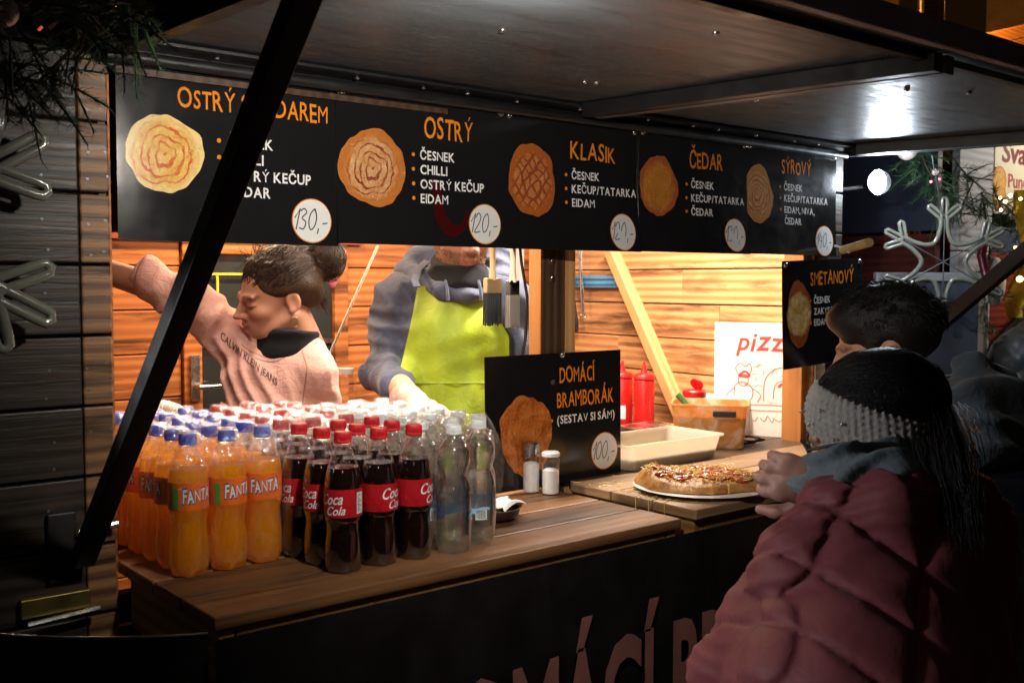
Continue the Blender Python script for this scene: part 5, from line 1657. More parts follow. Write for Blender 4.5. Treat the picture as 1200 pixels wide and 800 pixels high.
def hand_chain(S, wrist, dirn, palm_n, L=0.17, curl=0.6, thumb_side=1, k=0.006, spread=0.10, r=1.0):
    """wrist point, pointing direction, palm normal; five fingers that bend toward the palm"""
    d = np.array(Vector(dirn).normalized()); n = np.array(Vector(palm_n)); n = n - d * (n @ d); n /= np.linalg.norm(n)
    sd = np.cross(d, n) * thumb_side
    w = np.array(wrist, float)
    pl = L * 0.52
    S.cone(w, w + d * pl * 0.55, 0.025 * r, 0.030 * r, 0.012, (n, 0.62))
    S.cone(w + d * pl * 0.45 + sd * 0.012, w + d * pl * 0.95 + sd * 0.020, 0.024 * r, 0.019 * r, 0.012, (n, 0.62))
    S.cone(w + d * pl * 0.45 - sd * 0.010, w + d * pl * 0.90 - sd * 0.022, 0.022 * r, 0.017 * r, 0.012, (n, 0.62))
    for i, (off, ln) in enumerate(((0.029, 0.90), (0.0095, 1.0), (-0.0105, 0.93), (-0.029, 0.74))):
        p = w + d * pl * (0.97 - 0.05 * abs(i - 1)) + sd * off * r
        dd = d + sd * spread * (1.2 - i * 0.8) * 0.5
        dd /= np.linalg.norm(dd)
        a = curl * 0.55
        for j, seg in enumerate((0.42, 0.31, 0.25)):
            e = dd * math.cos(a) + n * math.sin(a)
            q = p + e * L * 0.48 * ln * seg
            S.cone(p, q, (0.0092 - 0.0009 * j) * r, (0.0085 - 0.0010 * j) * r, k)
            p = q; a += curl
    p = w + d * pl * 0.25 + sd * 0.022 + n * 0.004
    for j, (seg, u, v, m_) in enumerate(((0.045, 0.70, 0.65, 0.25), (0.034, 0.85, 0.35, 0.35), (0.026, 0.92, 0.05, 0.40))):
        e = d * u + sd * v + n * m_; e /= np.linalg.norm(e)
        q = p + e * seg * (L / 0.17); S.cone(p, q, (0.0125 - 0.0015 * j) * r, (0.0110 - 0.0015 * j) * r, k + 0.004); p = q


def strands(H_paths, r0=0.0009, name='hair', n=3):
    mb = MB()
    for pts in H_paths:
        m_ = len(pts); mb.tube(pts, [r0 * (1 - 0.7 * i / (m_ - 1)) for i in range(m_)], n, caps=False)
    return mb


def hair_mat(name, c, c2):
    M = Mat(name)
    co = M.co(); nz = M.noise(co, 240, 4, 0.6, 0.5)
    isl = M.n('NewGeometry').outputs['Random Per Island']
    M.set(Base_Color=M.mix(isl, M.ramp(nz, [(0.3, c), (0.7, c2)]), c2), Roughness=0.42, Specular_IOR_Level=0.35)
    M.bump(nz, 0.7, 0.004)
    return M.m


MAT['hair_brown'] = hair_mat('hair_brown', (0.010, 0.005, 0.003), (0.055, 0.026, 0.013))
MAT['hair_black'] = hair_mat('hair_black', (0.002, 0.0018, 0.0018), (0.007, 0.006, 0.006))
rp = random.Random(77)


def legs(S, hip, drop, w=0.09, r=0.085):
    for s_ in (-1, 1):
        a = np.array(hip + RH * (w * s_)); kn = a + np.array([0, 0, -drop * 0.5]); ft = a + np.array([0, 0, -drop + 0.05])
        S.chain([a, kn, ft], [r, r * 0.68, r * 0.52], 0.03)


def boots(parent, hip, floor_z, w=0.09, toward=-1):
    for s_ in (-1, 1):
        a = hip + RH * (w * s_); b = MB()
        p = Vector((a.x, a.y, floor_z + 0.045))
        b.tube([p - FH * 0.08 * toward * -1 * -1 + Vector((0, 0, 0)), p + FH * toward * 0.04, p + FH * toward * 0.16], [0.045, 0.05, 0.035], 12, flat=0.85)
        b.build('shoe', MAT['steel_black'], parent, 60)


MAT['trousers'] = fabric('trousers', (0.02, 0.022, 0.03))

# ================================================================== vendor in the pink sweatshirt
def vendor_pink():
    D = 2.60
    P = lambda x, y, d=D: cp(x, y, d)
    root = thing('person', 'vendor in a pink lettered sweatshirt bending with one arm raised, brown hair in a bun', 'person', (1.2, 2.4, 0.0))
    fwd = (-RH * 0.86 - FH * 0.50)
    fwd = fwd + Vector((0, 0, -0.22))
    H = Head(P(325, 347, 2.60), fwd, Vector((0, 0, 1)) - FH * 0.20 - RH * .10, 1.0)
    skin_t = lambda V: head_tint(V, (0.50, 0.245, 0.155), lips=(0.42, 0.13, 0.11))
    hv, hf, hc = head_geo(H, skin_t, short=0.80)
    # body: torso, arms and hands in one surface
    sh_r = P(276, 394, 2.66); el_r = P(203, 343, 2.53); wr_r = P(112, 314, 2.50)
    sh_l = P(368, 432, 2.60); el_l = P(376, 500, 2.72); wr_l = P(352, 560, 2.52)
    chest = P(325, 440, 2.66); waist = P(318, 560, 2.68); hip = P(318, 640, 2.70); neck = P(346, 398, 2.63)
    lo = np.array([0.50, 2.0, 0.05]); hi = np.array([1.60, 2.80, 1.75])
    B = SDF(lo, hi, 0.008)
    B.chain([neck, chest, waist, hip], [0.045, 0.095, 0.10, 0.115], 0.03, (FH, 0.72))
    B.chain([sh_r, el_r, wr_r], [0.038, 0.037, 0.029], 0.012); B.chain([sh_l, el_l, wr_l], [0.036, 0.034, 0.028], 0.012)
    legs(B, hip, hip.z + 0.08)
    hand_chain(B, wr_r, -RH, (0, 0, -1), curl=0.5, k=0.006, thumb_side=-1)
    hand_chain(B, wr_l, Vector((0, 0, -1)) * .6 - FH, FH * .5 - ZH, curl=0.4)
    sdf_obj('body', B, MAT['skin'], root, lambda V: np.tile([0.50, 0.25, 0.16], (len(V), 1)), [(hv, hf, hc)])
    # sweatshirt
    S = SDF(lo + [0, 0, 0.95], hi, 0.0045)
    S.chain([P(338, 418, 2.63), P(326, 446, 2.66), P(318, 560, 2.68), P(318, 625, 2.69)], [0.080, 0.128, 0.132, 0.14], 0.04, (FH, 0.78))
    S.chain([P(304, 412, 2.66), P(272, 394, 2.66), P(238, 366, 2.60), P(203, 343, 2.53), P(172, 324, 2.52), P(164, 320, 2.52)], [0.056, 0.062, 0.055, 0.049, 0.045, 0.040], 0.022)
    S.chain([P(358, 420, 2.61), sh_l, P(374, 470, 2.66), el_l, P(366, 535, 2.62)], [0.050, 0.052, 0.050, 0.050, 0.045], 0.022)
    f1 = folds(5, 0.0050, 22, 46)
    f2 = folds(15, 0.0040, 45, 85, (1.6, 1.6, 0.5))
    S.warp(lambda x, y, z: 0.7 * f1(x, y, z))
    ar_ = np.array(P(203, 341, 2.53)); ax_r = np.array(RH) * 0.8 + np.array([0, 0, -.5])
    S.warp(creases(201, 0.013, ax_r, 140, 0.6, lambda x, y, z: np.clip((1.14 - x) / 0.10, 0, 1)))
    S.warp(creases(205, 0.007, np.array([0.45, 0.1, 1.0]), 100, 0.9, lambda x, y, z: np.clip((x - 1.02) / 0.10, 0, 1)))
    S.warp(creases(207, 0.010, np.array([0.9, -.3, 0.35]), 115, 0.9, lambda x, y, z: np.clip((x - 1.02) / 0.10, 0, 1) * np.clip((1.42 - z) / .05, 0, 1)))
    S.plane_cut(P(166, 321, 2.52), -RH + ZH * 0.32)
    S.cone(P(338, 403, 2.63), P(330, 372, 2.60), 0.072, 0.10, 0.006, cut=True)
    sw = sdf_obj('sweatshirt', S, fabric('sweat_pink', (0.82, 0.47, 0.40), (0.74, 0.40, 0.33), 500, fold=0.28), root)
    cv = (P(160, 317, 2.52) - P(176, 326, 2.52)).normalized(); cu_ = cv.cross(FH).normalized()
    cmb = MB()
    for k in range(4):
        cmb.tube([P(166, 321, 2.52) + cv * (0.004 * k - 0.004) + (cu_ * math.cos(a_) + FH * math.sin(a_)) * (0.0425 - 0.0004 * k) for a_ in np.linspace(0, 2 * math.pi, 31)], 0.0028, 6, caps=False)
    cmb.build('cuff', sw.data.materials[0], root, 60)
    rb = [P(x, y, d) for x, y, d in ((288, 398, 2.555), (303, 413, 2.545), (322, 419, 2.545), (343, 412, 2.55), (358, 396, 2.56), (366, 378, 2.60))]
    # lettering across the chest: laid on to the cloth
    me = sw.data; off = sw.matrix_world.translation
    base = Vector(root.location)
    bvh = BVHTree.FromPolygons([tuple(v.co + base) for v in me.vertices], [tuple(p.vertices) for p in me.polygons])
    v, f = fit_text('CALVIN KLEIN JEANS', 0, 0, 0.0185, 0.245, 0.006)
    u0, u1 = v[:, 0].min(), v[:, 0].max(); vs = []; okf = []
    for x, y in v:
        t = (x - u0) / (u1 - u0)
        px = 258 + 66 * t + y / 0.0185 * (4.2 - 1.6 * t) * 0.5
        py = 396 + 56 * t ** 0.93 - y / 0.0185 * 8.6
        o = cp(px, py, 2.2); d = (cp(px, py, 3.0) - o).normalized()
        hit = bvh.ray_cast(o, d)
        vs.append(tuple((hit[0] - d * 0.0042)) if hit[0] else tuple(cp(px, py, 2.5)))
    f = [q for q in f if all(abs((Vector(vs[q[0]]) - Vector(vs[i])).length) < 0.05 for i in q)]
    MB().add(vs, f).build('lettering', MAT['print_black'], root)
    # sewn seams: armhole and neckline rib
    def on_cloth(pts, lift):
        out = []
        for px, py in pts:
            o = cp(px, py, 2.2); d = (cp(px, py, 3.0) - o).normalized(); hit = bvh.ray_cast(o, d)
            if hit[0]: out.append(hit[0] - d * lift)
        return out
    seam = on_cloth([(352 + 1.0 * k, 404 + 3.2 * k) if k < 8 else (360 - 0.55 * (k - 8), 430 + 4.2 * (k - 8)) for k in range(22)], 0.0008)
    if len(seam) > 3: MB().tube(seam, 0.0013, 6).build('seam', plain('seam_thread', (0.42, 0.20, 0.15), 0.8), root, 60)
    for off in (0.0, 5.0):
        rib = on_cloth([(283 + 8.4 * k, 398 + off + 26 * math.sin(math.pi * min(1, (k + .6) / 10.5)) ** 0.9 - 1.3 * k) for k in range(10)], 0.0006)
        if len(rib) > 3: MB().tube(rib, 0.0014, 6).build('neck_rib', plain('rib_thread', (0.55, 0.28, 0.21), 0.8), root, 60)
    # turtleneck collar
    T = SDF(np.array(neck) - 0.16, np.array(neck) + 0.16, 0.004)
    ja = H.pt(0, -0.028, -0.085); jb = H.pt(0, -0.050, -0.17) 
    T.chain([P(338, 372, 2.60), P(339, 392, 2.62), P(337, 408, 2.63)], [0.062, 0.068, 0.076], 0.02)
    T.plane_cut(H.pt(0, 0, -0.078), np.array(H.R[:, 2]) * 1.0 + np.array(H.R[:, 1]) * -0.35)
    f3 = folds(8, 0.002, 40, 70, (.4, .4, 2.0)); T.warp(f3)
    sdf_obj('turtleneck', T, fabric('knit_black', (0.012, 0.012, 0.014)), root)
    # hair: shell, bun and loose strands
    S = SDF((-0.13, -0.20, -0.12), (0.13, 0.14, 0.20), 0.004)
    S.ell((0, -0.024, 0.041), (0.082, 0.098, 0.083), k=0.01)
    S.ell((0, -0.085, 0.0), (0.05, 0.03, 0.05), k=0.03)
    # hairline
    S.ell((0, 0.085, -0.020), (0.078, 0.062, 0.086), k=0.012, cut=True)
    S.plane_cut((0, -0.02, -0.030), (0, 0.42, -1.0), 0.01)
    for sx_ in (-1, 1): S.ell((sx_ * 0.085, 0.012, -0.035), (0.03, 0.036, 0.05), k=0.01, cut=True)
    S.ell((0.0, -0.135, 0.066), (0.052, 0.045, 0.052), k=0.012)
    wv = waves(4, 10, 60, 150, (1.6, .45, 1))
    S.warp(lambda x, y, z: 0.0065 * wv(x, y, z))
    V, F = S.mesh(); V = H.w(V)
    ps = []
    for i in range(420):      # swept from the hairline back to the bun
        a = rp.uniform(-1.5, 1.5); e = rp.uniform(0.0, 1.0)
        st = np.array([0.084 * math.sin(a), -0.024 + 0.094 * math.cos(a) * (0.75 + .1 * e), 0.040 + 0.062 * e * math.cos(a * .5)])
        en = np.array([0.03 * rp.uniform(-1, 1), -0.115 + 0.03 * rp.uniform(-1, 1), 0.085 + 0.03 * rp.uniform(-1, 1)])
        pts = []
        for k in range(7):
            t = k / 6; p = st * (1 - t) + en * t
            q = (p - [0, -0.024, 0.041]) / [0.0845, 0.1005, 0.0855]; L = np.linalg.norm(q)
            if t < 0.85 and L < 1.0: p = np.array([0, -0.024, 0.041]) + q / L * np.array([0.0845, 0.1005, 0.0855]) * (1.0 + 0.012 * rp.random())
            pts.append(Vector(H.w(p)[0]))
        ps.append(pts)
    for i in range(420):      # the bun's own loops and stray ends
        c = np.array([0.0, -0.138, 0.066]); d = _nr.normal(size=3); d /= np.linalg.norm(d)
        e = _nr.normal(size=3); e -= d * (e @ d); e /= np.linalg.norm(e)
        rr_ = rp.uniform(.044, .060); a0 = rp.uniform(0, 6); sp = rp.uniform(1.2, 3.0); grow = rp.uniform(0, .25) if rp.random() < .4 else 0
        ps.append([Vector(H.w(c + (d * math.cos(a0 + sp * k / 7) + e * math.sin(a0 + sp * k / 7)) * (rr_ * np.array([1, .9, .95])) * (1 + grow * k / 7))[0]) for k in range(8)])
    for i in range(130):       # flyaways
        a = rp.uniform(-1.3, 1.3); b = rp.uniform(.3, 1.2)
        p = np.array([0.084 * math.sin(a), -0.024 + 0.09 * math.cos(a) * math.cos(b), 0.041 + 0.084 * math.sin(b)])
        d = (p - [0, -0.02, 0.04]); d /= np.linalg.norm(d); w = _nr.normal(size=3) * 0.5 + [0, -.5, 0]
        ps.append([Vector(H.w(p + d * 0.004 * k + w * 0.0016 * k * k)[0]) for k in range(6)])
    for i in range(60):       # wisps at the nape and the temple
        p = np.array([rp.uniform(-.04, .07), -0.10, rp.uniform(-.03, .02)])
        ps.append([Vector(H.w(p + np.array([0.002 * k * rp.uniform(-1, 1), -0.004 * k, -0.010 * k]))[0]) for k in range(6)])
    mb = strands(ps, 0.0013)
    b = len(mb.v); mb.v += [tuple(p) for p in V]; mb.f += [tuple(int(i) + b for i in q) for q in F]
    mb.build('hair', MAT['hair_brown'], root, 180)
    for sx_ in (-1, 1):
        MB().tube([H.pt(sx_ * 0.079, -0.006 + 0.009 * math.sin(a), -0.055 + 0.013 * math.cos(a)) for a in np.linspace(0, 6.283, 21)], 0.0011, 6, caps=False).build('hoop_earring', MAT['brass'], root, 60)
    TR = SDF(lo - [0, 0, 0.1], [1.6, 2.8, 0.96], 0.012)
    TR.cone(hip + ZH * 0.04, hip, 0.14, 0.135, 0.05, (FH, 0.75)); legs(TR, hip, hip.z + 0.04, r=0.10)
    sdf_obj('trousers', TR, MAT['trousers'], root)
    boots(root, hip, 0.0)
    return root


vendor_pink()


# ================================================================== vendor in the green apron
def vendor_apron():
    D = 2.95
    P = lambda x, y, d=D: cp(x, y, d)
    root = thing('person', 'bearded vendor in a grey hoodie and lime green apron, face half behind the menu boards', 'person', (1.75, 2.45, 0.0))
    H = Head(P(541, 266, 2.93), -FH * 0.93 + RH * 0.36 + Vector((0, 0, -0.30)), Vector((0, 0, 1)), 1.06)
    hv, hf, hc = head_geo(H, lambda V: head_tint(V, (0.58, 0.31, 0.21), beard=(0.16, 0.08, 0.045), lips=(0.40, 0.15, 0.12), blush=.6), jaw=1.12)
    neck = P(533, 322, 2.97); chest = P(525, 390, 2.98); waist = P(522, 500, 2.98); hip = P(522, 590, 3.0)
    sh_r = P(468, 354, 2.98); el_r = P(454, 437, 2.92); wr_r = P(482, 470, 2.66)
    sh_l = P(593, 356, 2.98); el_l = P(602, 440, 3.02); wr_l = P(585, 490, 2.80)
    lo = np.array([1.30, 1.95, 0.0]); hi = np.array([2.20, 2.85, 1.95])
    B = SDF(lo, hi, 0.008)
    B.chain([neck, chest, waist, hip], [0.05, 0.115, 0.12, 0.125], 0.03, (FH, 0.72))
    B.chain([sh_r, el_r, wr_r], [0.040, 0.038, 0.034], 0.012); B.chain([sh_l, el_l, wr_l], [0.040, 0.038, 0.033], 0.012)
    legs(B, hip, hip.z + .06)
    sdf_obj('body', B, MAT['skin'], root, lambda V: np.tile([0.58, 0.32, 0.22], (len(V), 1)), [(hv, hf, hc)])
    # gloved hands
    gl = Mat('thin_glove'); gl.set(Base_Color=(0.50, 0.36, 0.30, 1), Roughness=0.28, Specular_IOR_Level=0.6); gl.bump(gl.noise(gl.co(), 90, 3, 0.6, 1.5), 0.7, 0.004)
    for wr, dirn, nn, ts in ((wr_r, P(520, 486, 2.50) - wr_r, -ZH, 1), (wr_l, -FH - ZH * .2, -ZH, -1)):
        G = SDF(np.array(wr) - 0.24, np.array(wr) + 0.24, 0.0045)
        dv = Vector(dirn).normalized()
        G.cone(wr - dv * 0.035, wr + dv * 0.02, 0.042, 0.034, 0.01)
        hand_chain(G, wr, dv, nn, L=0.185, curl=0.35, thumb_side=ts, r=1.12)
        ff = folds(41, 0.0016, 60, 110); G.warp(ff)
        sdf_obj('glove', G, gl.m, root)
    # hoodie
    S = SDF(lo + [0, 0, 0.95], hi, 0.0048)
    S.chain([P(530, 335, 2.98), chest, waist, P(522, 570, 3.0)], [0.09, 0.158, 0.155, 0.155], 0.05, (FH, 0.74))
    S.chain([P(497, 342, 2.98), P(467, 352, 2.98), P(457, 400, 2.96), P(453, 436, 2.92), P(464, 453, 2.80)], [0.064, 0.066, 0.060, 0.059, 0.048], 0.03)
    S.chain([P(570, 342, 2.98), P(594, 354, 2.98), P(602, 400, 3.0), el_l, P(598, 470, 2.90)], [0.064, 0.066, 0.060, 0.058, 0.048], 0.03)
    g1 = folds(61, 0.0052, 18, 38); g2 = folds(71, 0.0075, 34, 60, (0.6, 0.6, 2.2))
    ck = np.array(P(450, 420, 2.94))
    S.warp(lambda x, y, z: 0.6 * g1(x, y, z))
    S.warp(creases(301, 0.016, (0.25, 0.1, 1.0), 135, 0.7, lambda x, y, z: np.exp(-(((x - ck[0]) ** 2 + (y - ck[1]) ** 2) / 0.02)) * np.clip((1.52 - z) / .1, 0, 1)))
    S.warp(creases(305, 0.014, (0.8, -0.4, 0.6), 80, 0.8))
    hood_mat = fabric('hoodie_blue', (0.10, 0.115, 0.175), (0.06, 0.07, 0.11), 420, fold=0.22)
    hd = sdf_obj('hoodie', S, hood_mat, root)
    # the hood lying round the neck
    Ho = SDF(np.array(neck) - 0.24, np.array(neck) + 0.22, 0.006)
    ring = [(476, 318, 3.02), (490, 304, 3.06), (520, 296, 3.10), (556, 296, 3.10), (582, 306, 3.05), (590, 322, 3.0), (572, 336, 2.92), (548, 346, 2.87), (520, 340, 2.88), (496, 328, 2.94), (476, 318, 3.02)]
    Ho.chain([P(*q) for q in ring], [0.030, 0.036, 0.038, 0.038, 0.036, 0.030, 0.024, 0.019, 0.024, 0.030, 0.030], 0.02)
    Ho.warp(folds(81, 0.003, 24, 50)); Ho.warp(creases(83, 0.010, (0.5, .2, 1), 110, .8))
    sdf_obj('hood', Ho, hood_mat, root)
    for q in ((522, 329, 2.845), (561, 329, 2.845)):
        MB().tube([P(*q), P(q[0] + 2, 338, 2.825), P(q[0] + 3, 352, 2.825)], 0.0045, 8).build('drawstring', hood_mat, root, 60)
    # dark neck warmer
    N = SDF(np.array(neck) - 0.17, np.array(neck) + 0.17, 0.005)
    N.chain([P(536, 300, 2.97), P(536, 316, 2.95), P(537, 330, 2.94)], [0.068, 0.078, 0.086], 0.02)
    N.warp(folds(91, 0.004, 30, 60, (.5, .5, 2)))
    N.plane_cut(P(536, 303, 2.95), np.array(ZH) - np.array(FH) * .25)
    sdf_obj('neck_warmer', N, fabric('fleece_black', (0.016, 0.016, 0.018)), root)
    # apron: a cloth sheet laid over the chest
    base = Vector(root.location)
    bvh = BVHTree.FromPolygons([tuple(v.co + base) for v in hd.data.vertices], [tuple(p.vertices) for p in hd.data.polygons])
    top_y, bot_y = 335, 600
    nu, nv = 46, 70
    Z = np.zeros((nv + 1, nu + 1)); PX = np.zeros_like(Z); PY = np.zeros_like(Z)
    for j in range(nv + 1):
        t = j / nv; py = top_y + (bot_y - top_y) * t
        xl = 489 - 21 * min(1, t / 0.38) ** 1.2; xr = 574 + 24 * min(1, t / 0.22) ** 1.5
        if t > 0.38: xl -= 6 * (t - .38)
        for i in range(nu + 1):
            px = xl + (xr - xl) * i / nu
            o = cp(px, py, 2.2); d = (cp(px, py, 3.4) - o).normalized(); hit = bvh.ray_cast(o, d)
            dep = (hit[0] - Vector((0, 0, EYE))).dot(FW) if hit[0] else np.nan
            Z[j, i] = dep; PX[j, i] = px; PY[j, i] = py
    Z = np.where(np.isnan(Z), np.nanmean(Z), Z)
    for _ in range(8):      # cloth spans hollows
        Zp = np.pad(Z, 1, mode='edge'); Zs = (Zp[:-2, 1:-1] + Zp[2:, 1:-1] + Zp[1:-1, :-2] + Zp[1:-1, 2:]) / 4
        Z = np.minimum(Zs, Z + 0.02)
    ar = np.random.default_rng(9)
    mb = MB()
    for side in (0, 1):
        for j in range(nv + 1):
            for i in range(nu + 1):
                u, t = i / nu, j / nv
                dz = 0.010 + 0.0030 * math.sin(u * 23 + 1.5 * math.sin(t * 9)) * (0.4 + t) + 0.0022 * math.sin(t * 46 + u * 9) * math.exp(-((t - .30) / .12) ** 2) + 0.003 * math.sin(31 * u * t + 4)
                if abs(u - 0.03) < 0.03 or t < 0.025: dz += 0.0015
                mb.v.append(tuple(cp(PX[j, i], PY[j, i], Z[j, i] - dz + side * 0.002)))
    w = nu + 1; K = (nu + 1) * (nv + 1)
    for j in range(nv):
        for i in range(nu):
            a = j * w + i
            mb.f.append((a, a + w, a + w + 1, a + 1)); mb.f.append((K + a, K + a + 1, K + a + w + 1, K + a + w))
    M = Mat('apron_lime'); co = M.co()
    M.set(Base_Color=M.ramp(M.noise(co, 9, 4), [(0.25, (0.22, 0.32, 0.010)), (0.5, (0.32, 0.43, 0.012)), (0.7, (0.37, 0.48, 0.018))]), Roughness=0.55, Sheen_Weight=0.15)
    M.bump(M.math('ADD', M.math('MULTIPLY', M.noise(co, 420, 2), .25), M.noise(co, 34, 4, .6, 1.4)), 0.4, 0.006)
    mb.build('apron', M.m, root, 60)
    MB().tube([P(489, 336, 2.80), P(486, 328, 2.83), P(490, 316, 2.90), P(500, 305, 3.0)], 0.010, 8, flat=0.2).build('apron_strap', M.m if False else hood_mat, root, 60)
    mb = MB().tube([cp(PX[j, nu] + 0.5, PY[j, nu], Z[j, nu] - 0.014) for j in range(4, 34)], 0.0045, 8)
    mb.build('apron_piping', MAT['print_black'], root, 60)
    # apron pocket hem
    j0 = int(nv * (470 - top_y) / (bot_y - top_y)) if False else int(nv * .44)
    MB().tube([cp(PX[j0, i], PY[j0, i], Z[j0, i] - 0.0125) for i in range(2, nu - 1)], 0.0024, 6).build('pocket_hem', M.m, root, 60)
    # hair
    S = SDF((-0.13, -0.15, -0.10), (0.13, 0.14, 0.16), 0.005)
    S.ell((0, -0.022, 0.042), (0.083, 0.102, 0.086), k=0.01); S.ell((0, 0.085, -0.02), (0.074, 0.06, 0.082), k=0.012, cut=True); S.plane_cut((0, -0.02, -0.05), (0, 0.4, -1), 0.01)
    wv = waves(14, 10, 80, 160); S.warp(lambda x, y, z: 0.003 * wv(x, y, z))
    V, F = S.mesh(); mb = MB(); mb.v = [tuple(p) for p in H.w(V)]; mb.f = [tuple(int(i) for i in q) for q in F]
    mb.build('hair', MAT['hair_brown'], root, 180)
    # short beard bristles
    br = MB()
    hvl = (hv - H.c) @ np.linalg.inv(H.M)
    sel = np.nonzero((hvl[:, 2] < -0.045) & (hvl[:, 2] > -0.125) & (hvl[:, 1] > 0.0))[0]
    for i in rp.sample(list(sel), min(900, len(sel))):
        if abs(hvl[i, 0]) < 0.026 and -0.083 < hvl[i, 2] < -0.056: continue
        p = Vector(hv[i]); d = (p - Vector(H.c)).normalized() + Vector((rp.gauss(0, .3), rp.gauss(0, .3), -0.5))
        br.tube([p, p + d.normalized() * rp.uniform(.003, .006)], [0.0005, 0.0003], 3, caps=False)
    br.build('beard', MAT['hair_brown'], root)
    TR = SDF(np.array([1.3, 2.0, -0.1]), [2.25, 2.9, 1.02], 0.012)
    TR.cone(hip + ZH * 0.06, hip, 0.15, 0.145, 0.05, (FH, 0.75)); legs(TR, hip, hip.z + 0.04, r=0.105)
    sdf_obj('trousers', TR, MAT['trousers'], root)
    boots(root, hip, 0.0)
    return root


vendor_apron()


# ================================================================== customer in the quilted burgundy jacket
def customer_quilt():
    D = 1.45
    P = lambda x, y, d=D: cp(x, y, d)
    root = thing('person', 'customer in a burgundy quilted jacket and grey knit headband leaning on the bench', 'person', (1.28, 0.79, -0.1))
    fwd = -RH * 0.90 + FH * 0.42 + Vector((0, 0, -0.34))
    H = Head(P(1022, 508, 1.58), fwd, Vector((0, 0, 1)) - RH * .05, 0.96)
    hv, hf, hc = head_geo(H, lambda V: head_tint(V, (0.56, 0.34, 0.26), blush=.8))
    neck = P(1050, 560, 1.47); back = P(1010, 690, 1.47); waist = P(1020, 850, 1.40); hip = P(1020, 930, 1.40)
    sh_l = P(950, 668, 1.47); el_l = P(872, 795, 1.54); wr_l = P(975, 566, 1.60)
    sh_r = P(1115, 640, 1.48); el_r = P(1128, 800, 1.56); wr_r = P(1060, 640, 1.72)
    lo = np.array([0.86, 0.45, -0.12]); hi = np.array([1.75, 1.28, 1.55])
    B = SDF(lo, hi, 0.008)
    B.chain([neck, back, waist, hip], [0.042, 0.095, 0.105, 0.12], 0.03, (FH, 0.75))
    B.chain([sh_l, el_l, wr_l], [0.030, 0.030, 0.026], 0.015); B.chain([sh_r, el_r, wr_r], [0.045, 0.038, 0.027], 0.02)
    legs(B, hip, hip.z + 0.12)
    V1, F1 = B.mesh()
    # hands at fine resolution: the near one half closed before the chin
    Hd = SDF(np.array(P(952, 560, 1.61)) - 0.13, np.array(P(952, 560, 1.61)) + 0.13, 0.0035)
    Hd.cone(P(995, 588, 1.58), wr_l, 0.028, 0.025, 0.01)
    hand_chain(Hd, wr_l, -RH * 0.95 + ZH * 0.12, FH, L=0.150, curl=0.95, thumb_side=1, spread=0.02, r=0.95)
    V2, F2 = Hd.mesh()
    t2 = np.tile([0.36, 0.21, 0.17], (len(V2), 1))
    sdf_obj('body', B, MAT['skin'], root, lambda V: np.tile([0.56, 0.34, 0.26], (len(V), 1)), [(hv, hf, hc), (V2, F2, t2)])
    # quilted jacket
    S = SDF([0.84, 0.42, 0.60], [1.72, 1.22, 1.42], 0.0048)
    S.chain([P(1050, 692, 1.47), P(1030, 750, 1.46), waist, hip], [0.135, 0.168, 0.19, 0.20], 0.05, (FH, 0.80))
    S.chain([P(1130, 590, 1.46), P(1045, 588, 1.43), P(975, 594, 1.47)], [0.046, 0.046, 0.042], 0.035)
    S.chain([P(985, 612, 1.47), P(975, 660, 1.47), P(990, 700, 1.47)], [0.05, 0.075, 0.10], 0.04)
    S.chain([P(1000, 612, 1.56), P(960, 640, 1.56)], [0.045, 0.06], 0.03)
    S.cone(P(1010, 550, 1.58), P(1025, 470, 1.58), 0.070, 0.09, 0.01, cut=True)
    S.chain([P(985, 652, 1.47), P(945, 672, 1.47), P(905, 735, 1.50), P(866, 795, 1.54), P(905, 770, 1.60), P(975, 630, 1.62)], [0.064, 0.070, 0.070, 0.068, 0.058, 0.046], 0.025)
    S.chain([P(1090, 640, 1.47), sh_r, P(1125, 720, 1.50), P(1130, 800, 1.56), P(1090, 700, 1.70)], [0.075, 0.078, 0.07, 0.066, 0.05], 0.04)
    c0 = np.array(P(960, 600, 1.45)); rh = np.array(RH); fh = np.array(FH)

    def quilt(x, y, z):
        a = (x - c0[0]) * rh[0] + (y - c0[1]) * rh[1]; b = (x - c0[0]) * fh[0] + (y - c0[1]) * fh[1]; c = z - c0[2]
        # down the sleeves and back the seams run in crossing diagonals
        s1 = (a * 0.80 + c * 0.62 + 0.50 * b) / 0.092; s2 = (-a * 0.80 + c * 0.62 - 0.30 * b) / 0.092
        d1 = np.abs(s1 - np.round(s1)); d2 = np.abs(s2 - np.round(s2))
        seam = np.minimum(d1, d2) * 0.092
        puff = 0.0085 * (1 - np.exp(-(seam / 0.012)))
        return -puff + 0.005 + 0.0028 * np.exp(-(seam / 0.006) ** 2)
    S.warp(quilt)
    S.warp(creases(401, 0.0022, (0.5, 0.3, 1), 220, 1.0))
    M = Mat('quilt_burgundy'); co = M.co()
    M.set(Base_Color=M.ramp(M.noise(co, 8, 4), [(0.3, (0.17, 0.034, 0.042)), (0.7, (0.23, 0.052, 0.060))]), Roughness=0.58, Sheen_Weight=0.15, Specular_IOR_Level=0.3)
    M.bump(M.math('ADD', M.math('MULTIPLY', M.noise(co, 600, 2), .15), M.noise(M.n('Mapping', {'Vector': co, 'Scale': (1, 1, 1)}).outputs[0], 30, 3, .5, 1.2)), 0.25, 0.006)
    jk = sdf_obj('jacket', S, M.m, root)
    # grey hood lying under the hair
    G = SDF(np.array(P(1010, 545, 1.47)) - [0.28, 0.25, 0.13], np.array(P(1010, 545, 1.47)) + [0.28, 0.25, 0.13], 0.0055)
